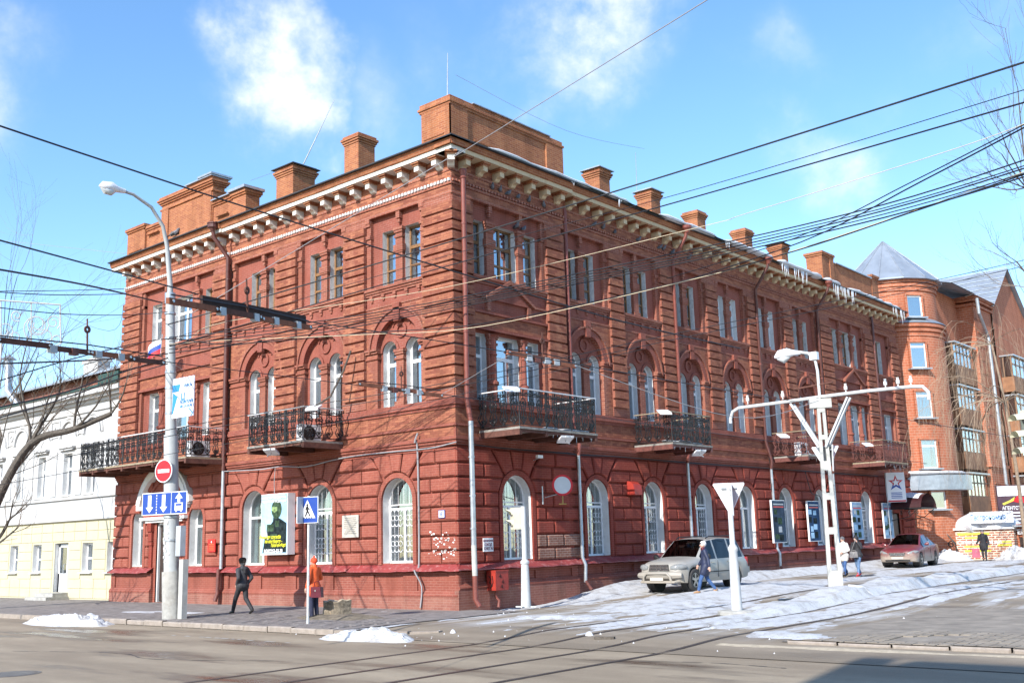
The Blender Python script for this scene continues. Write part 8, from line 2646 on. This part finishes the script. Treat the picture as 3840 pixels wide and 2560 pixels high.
def person(loc, rz, label, H, pose, cl, group='people walking'):
    """pose joints for a 1.66 m figure facing +y: x right, z up; cl: clothing"""
    k = H/1.66
    root = empty('person', loc, rz, label, 'person', group)
    root.scale = (k, k, k)
    J = pose
    body = MB()
    hd = Vector(J['head'])
    ball(body, hd, .076, .092, .112)
    capsule(body, hd+Vector((0, .035, -.07)), hd+Vector((0, .05, -.085)), .045, .03)       # jaw
    capsule(body, hd+Vector((0, .088, .01)), hd+Vector((0, .106, -.022)), .010, .015, 8)    # nose
    for s_ in (-1, 1):
        ball(body, hd+Vector((s_*.076, -.005, -.01)), .012, .022, .032, 8)                  # ear
    nk = Vector(J['neck'])
    capsule(body, hd+Vector((0, -.015, -.07)), nk, .05, .055)
    for s_, q in (('L', -1), ('R', 1)):
        sh, el, wr = Vector(J['sh'+s_]), Vector(J['el'+s_]), Vector(J['wr'+s_])
        hp, kn, an = Vector(J['hip'+s_]), Vector(J['kn'+s_]), Vector(J['an'+s_])
        capsule(body, sh, el, .045, .036); capsule(body, el, wr, .036, .026)
        hand(body, wr, (wr-el), q)
        capsule(body, hp, kn, .075, .05); capsule(body, kn, an, .048, .035)
        capsule(body, nk+Vector((0, 0, -.04)), sh, .05, .05)
        td = Vector(J['toe'+s_])
        capsule(body, an, td, .035, .03)
    pv = (Vector(J['hipL'])+Vector(J['hipR']))/2
    capsule(body, nk+Vector((0, -.01, -.10)), (nk+pv)/2, .115, .105, 12, .75)
    capsule(body, (nk+pv)/2, pv+Vector((0, 0, .04)), .105, .125, 12, .8)
    bo = fuse('body', body, 'skin', root, .012, 2)
    m = MB()
    for s_ in (-1, 1): ball(m, hd+Vector((s_*.031, .083, .012)), .011, .006, .007, 8)
    m.build('eyes', 'eye_dark', bo)
    m = MB(); ball(m, hd+Vector((0, .085, -.052)), .022, .008, .007, 8); m.build('mouth', 'lips', bo)
    # clothes
    t = cl['coat_len']
    top = MB()
    capsule(top, nk+Vector((0, -.005, -.09)), nk*.55+pv*.45, .155, .15, 14, .78)
    capsule(top, nk*.55+pv*.45, pv+Vector((0, 0, .02)), .15, .175, 14, .8)
    capsule(top, nk+Vector((0, 0, -.02)), nk+Vector((0, .0, .045)), .085, .078, 12)
    for s_ in ('L', 'R'):
        sh, el, wr = Vector(J['sh'+s_]), Vector(J['el'+s_]), Vector(J['wr'+s_])
        capsule(top, nk+Vector((0, 0, -.05)), sh, .08, .078); capsule(top, sh, el, .075, .062); capsule(top, el, wr-(wr-el).normalized()*.015, .062, .05)
        hp, kn = Vector(J['hip'+s_]), Vector(J['kn'+s_])
        if t > 0:
            capsule(top, hp, hp+(kn-hp)*t, .145, .125, 12)
    if t > 0:
        kk = [Vector(J['hip'+s_])+(Vector(J['kn'+s_])-Vector(J['hip'+s_]))*t for s_ in 'LR']
        for q in (.33, .5, .66):
            capsule(top, pv, kk[0]*q+kk[1]*(1-q), .16, .135, 12)
    co = fuse('coat', top, cl['coat'], root, .018, 5)
    leg = MB()
    for s_ in ('L', 'R'):
        hp, kn, an = Vector(J['hip'+s_]), Vector(J['kn'+s_]), Vector(J['an'+s_])
        w = cl.get('leg_w', 1.0)
        capsule(leg, hp+Vector((0, 0, .02)), kn, .098, .068*w); capsule(leg, kn, an+Vector((0, 0, .01)), .067*w, .052*w)
    capsule(leg, Vector(J['hipL']), Vector(J['hipR']), .12, .12)
    fuse('trousers', leg, cl['legs'], root, .018, 4)
    for s_ in ('L', 'R'):
        sm = MB()
        an, td = Vector(J['an'+s_]), Vector(J['toe'+s_])
        capsule(sm, an+Vector((0, 0, cl.get('boot_h', .03))), an, .048, .046); capsule(sm, an+Vector((0, -.02, -.02)), td, .046, .04); capsule(sm, td, td+(td-an).normalized()*.03, .04, .032)
        fuse('shoe', sm, cl['shoe'], root, .014, 3)
    if cl.get('hat'):
        hm = MB()
        hh_ = cl.get('hat_h', .10)
        ball(hm, hd+Vector((0, -.012, .035)), .094, .108, hh_)
        if cl['hat'] == 'fur':
            capsule(hm, hd+Vector((-.05, -.01, .10)), hd+Vector((.05, -.01, .10)), .085, .085); ball(hm, hd+Vector((0, -.01, .035)), .108, .12, .06)
            fuse('hat', hm, 'hat_fur', root, .016, 3)
        elif cl['hat'] == 'hood':
            ball(hm, hd+Vector((0, -.03, .0)), .11, .115, .15); capsule(hm, hd+Vector((0, -.06, -.06)), nk, .10, .11)
            fuse('hood', hm, cl['hatm'], root, .016, 4)
        else:
            fuse('hat', hm, cl['hatm'], root, .014, 3)
            if cl.get('pom'): b_ = MB(); ball(b_, hd+Vector((0, -.02, .15)), .03, .03, .03); b_.build('pompom', cl['hatm'], root)
    if cl.get('hair'):
        hm = MB(); ball(hm, hd+Vector((0, -.03, .0)), .086, .085, .10); fuse('hair', hm, cl['hair'], root, .014, 3)
    if cl.get('fringe'):
        hm = MB(); capsule(hm, hd+Vector((-.05, .075, .05)), hd+Vector((.05, .075, .05)), .025, .025); fuse('hair', hm, cl['fringe'], root, .012, 2)
    if cl.get('scarf'):
        hm = MB(); capsule(hm, nk+Vector((-.05, .03, .02)), nk+Vector((.05, .03, .02)), .07, .07); fuse('scarf', hm, cl['scarf'], root, .014, 3)
    if cl.get('backhood'):
        hm = MB(); capsule(hm, nk+Vector((-.07, -.09, .0)), nk+Vector((.07, -.09, .0)), .065, .065); capsule(hm, nk+Vector((0, -.11, -.02)), nk+Vector((0, -.12, -.12)), .08, .05); fuse('hood', hm, cl['coat'], root, .016, 3)
    return root
def pose_walk(stride=.22, arm=.20, toe=.12, lean=.02):
    return dict(head=(0, lean+.02, 1.545), neck=(0, lean, 1.39), shL=(-.175, lean, 1.345), shR=(.175, lean, 1.345), elL=(-.235, lean-arm*.5, 1.07), elR=(.235, lean+arm*.35, 1.07), wrL=(-.235, lean-arm*.55, .84), wrR=(.225, lean+arm*.95, .86),
                hipL=(-.088, 0, .86), hipR=(.088, 0, .86), knL=(-.09, stride*.75, .47), knR=(.09, -stride*.20, .46), anL=(-.09, stride*1.15, .09), anR=(.09, -stride*1.25, .13), toeL=(-.10, stride*1.15+toe, .045), toeR=(.10, -stride*1.25+toe*.85, .04))
def standing():
    return dict(head=(0, .02, 1.545), neck=(0, 0, 1.39), shL=(-.175, 0, 1.345), shR=(.175, 0, 1.345), elL=(-.25, -.03, 1.08), elR=(.25, -.03, 1.08), wrL=(-.24, .06, .86), wrR=(.20, .16, .98),
                hipL=(-.088, 0, .86), hipR=(.088, 0, .86), knL=(-.09, .02, .47), knR=(.09, .02, .47), anL=(-.10, -.01, .09), anR=(.09, 0, .09), toeL=(-.13, .12, .045), toeR=(.12, .13, .045))
def at_px(px, py):
    return onground(px, py)
# 1 man in dark jacket walking to the left, hands in pockets
p_ = pose_walk(.30, .04); p_['elL'] = (-.25, -.12, 1.09); p_['wrL'] = (-.20, .04, .90); p_['elR'] = (.25, -.12, 1.09); p_['wrR'] = (.20, .04, .90)
person(at_px(556, 1409), R(92), 'man in dark jacket, black trousers and fur hat walking on the pavement', 1.68, p_, dict(coat='cloth_charcoal', coat_len=.12, legs='cloth_black', shoe='boot_black', hat='fur', hair='hair_grey', backhood=True, leg_w=1.12))
# 2 woman in orange with burgundy bag
p_ = standing(); p_['wrR'] = (.15, .20, 1.0); p_['elR'] = (.26, -.02, 1.10); p_['wrL'] = (-.26, .05, .86); p_['head'] = (0, .03, 1.545); p_['anR'] = (.09, -.03, .12)
ow = at_px(721, 1420)
person(ow, R(100), 'woman in orange padded coat and orange knit hat standing at the crossing', 1.69, p_, dict(coat='cloth_orange', coat_len=.42, legs='cloth_trouser_navy', shoe='boot_black', hat='knit', hatm='cloth_hat_orange', pom=True, leg_w=1.12, scarf='cloth_orange'))
def bag(loc, rz, label, mat, w, h, d, handle, strap=None):
    s = empty('bag', loc, rz, label, 'bag')
    m = MB(); m.prism([(-w/2, 0), (w/2, 0), (w*.44, h), (-w*.44, h)], -d/2, d/2); m.build('bag_body', mat, s)
    m = MB(); m.prism([(-w*.45, h*.55), (w*.45, h*.55), (w*.43, h*1.01), (-w*.43, h*1.01)], -d/2-.012, -d/2); f_ = m.build('flap', mat, s)
    MB().box(-.02, .02, -d/2-.022, -d/2-.012, h*.58, h*.72).build('clasp', 'chrome', s)
    MB().tube([(-w*.28, 0, h), (-w*.22, 0, h+handle*.8), (0, 0, h+handle), (w*.22, 0, h+handle*.8), (w*.28, 0, h)], .010, 6).build('handle', mat, s)
    if strap: MB().tube(strap, .012, 5).build('strap', mat, s)
    return s
rv = Vector((math.cos(R(78)), math.sin(R(78)), 0)); fv = Vector((-rv.y, rv.x, 0))
hp = ow+(rv*.15+fv*.25)*1.018+Vector((0, 0, .66))
bag((ow.x+.28, ow.y-.12, .60), R(10), 'burgundy leather handbag on the arm of the woman in orange', 'bag_burgundy', .40, .29, .12, .16)
# 3 woman in navy coat walking toward the left in front of the off-road car
p_ = pose_walk(.24, .22); p_['elL'] = (-.27, -.06, 1.09); p_['wrL'] = (-.33, -.08, .86); p_['elR'] = (.27, .04, 1.09); p_['wrR'] = (.36, .16, .90)
w3 = at_px(1624, 1362)
person(w3, R(128), 'woman in long navy padded coat, jeans and white knit hat crossing the snow', 1.68, p_, dict(coat='cloth_navy', coat_len=.5, legs='denim', shoe='boot_tan', hat='knit', hatm='knit_white', fringe='hair_dark', scarf='bag_burgundy'))
# 4, 5 two women walking together beyond the lattice column
p_ = pose_walk(.16, .10); p_['wrL'] = (-.10, .16, 1.0); p_['elL'] = (-.25, -.02, 1.1); p_['wrR'] = (.10, .16, .98); p_['elR'] = (.25, -.02, 1.1)
w4 = at_px(1943, 1323)
person(w4, R(165), 'woman in white jacket, dark cap and blue jeans beside the lattice column', 1.60, p_, dict(coat='cloth_white', coat_len=.35, legs='denim', shoe='boot_black', hat='knit', hatm='knit_grey', hair='hair_dark', boot_h=.10))
p_ = pose_walk(.18, .12); p_['elL'] = (-.24, .06, 1.16); p_['wrL'] = (-.12, .13, 1.40); p_['wrR'] = (.26, .06, .84)
w5 = at_px(1974, 1323)
person(w5, R(170), 'woman in black jacket with hood, light jeans and red shoes raising one hand', 1.62, p_, dict(coat='cloth_black', coat_len=.05, legs='denim_light', shoe='boot_red', hat='hood', hatm='cloth_black', boot_h=.06))
bag((w5.x-.05, w5.y-.24, w5.z+.76), R(10), 'grey striped shoulder bag of the woman in red shoes', 'bag_grey', .34, .24, .10, .05, [(-.1, 0, .24), (.05, -.06, .55), (.12, .06, .72)])
# 6 far pedestrian with pink bag
p_ = pose_walk(.14, .16); p_['wrL'] = (-.28, .04, .86); p_['wrR'] = (.34, .10, .92)
w6 = at_px(2263, 1287)
person(w6, R(190), 'far pedestrian in black padded coat and grey hat walking before the kiosk', 1.66, p_, dict(coat='cloth_black', coat_len=.55, legs='cloth_charcoal', shoe='boot_black', hat='knit', hatm='knit_grey', scarf='cloth_black'))
bag((w6.x-.36, w6.y-.25, w6.z+.18), R(20), 'pink carrier bag in the hand of the far pedestrian', 'bag_pink', .42, .48, .16, .2)

bpy.data.scenes.remove(WORK)
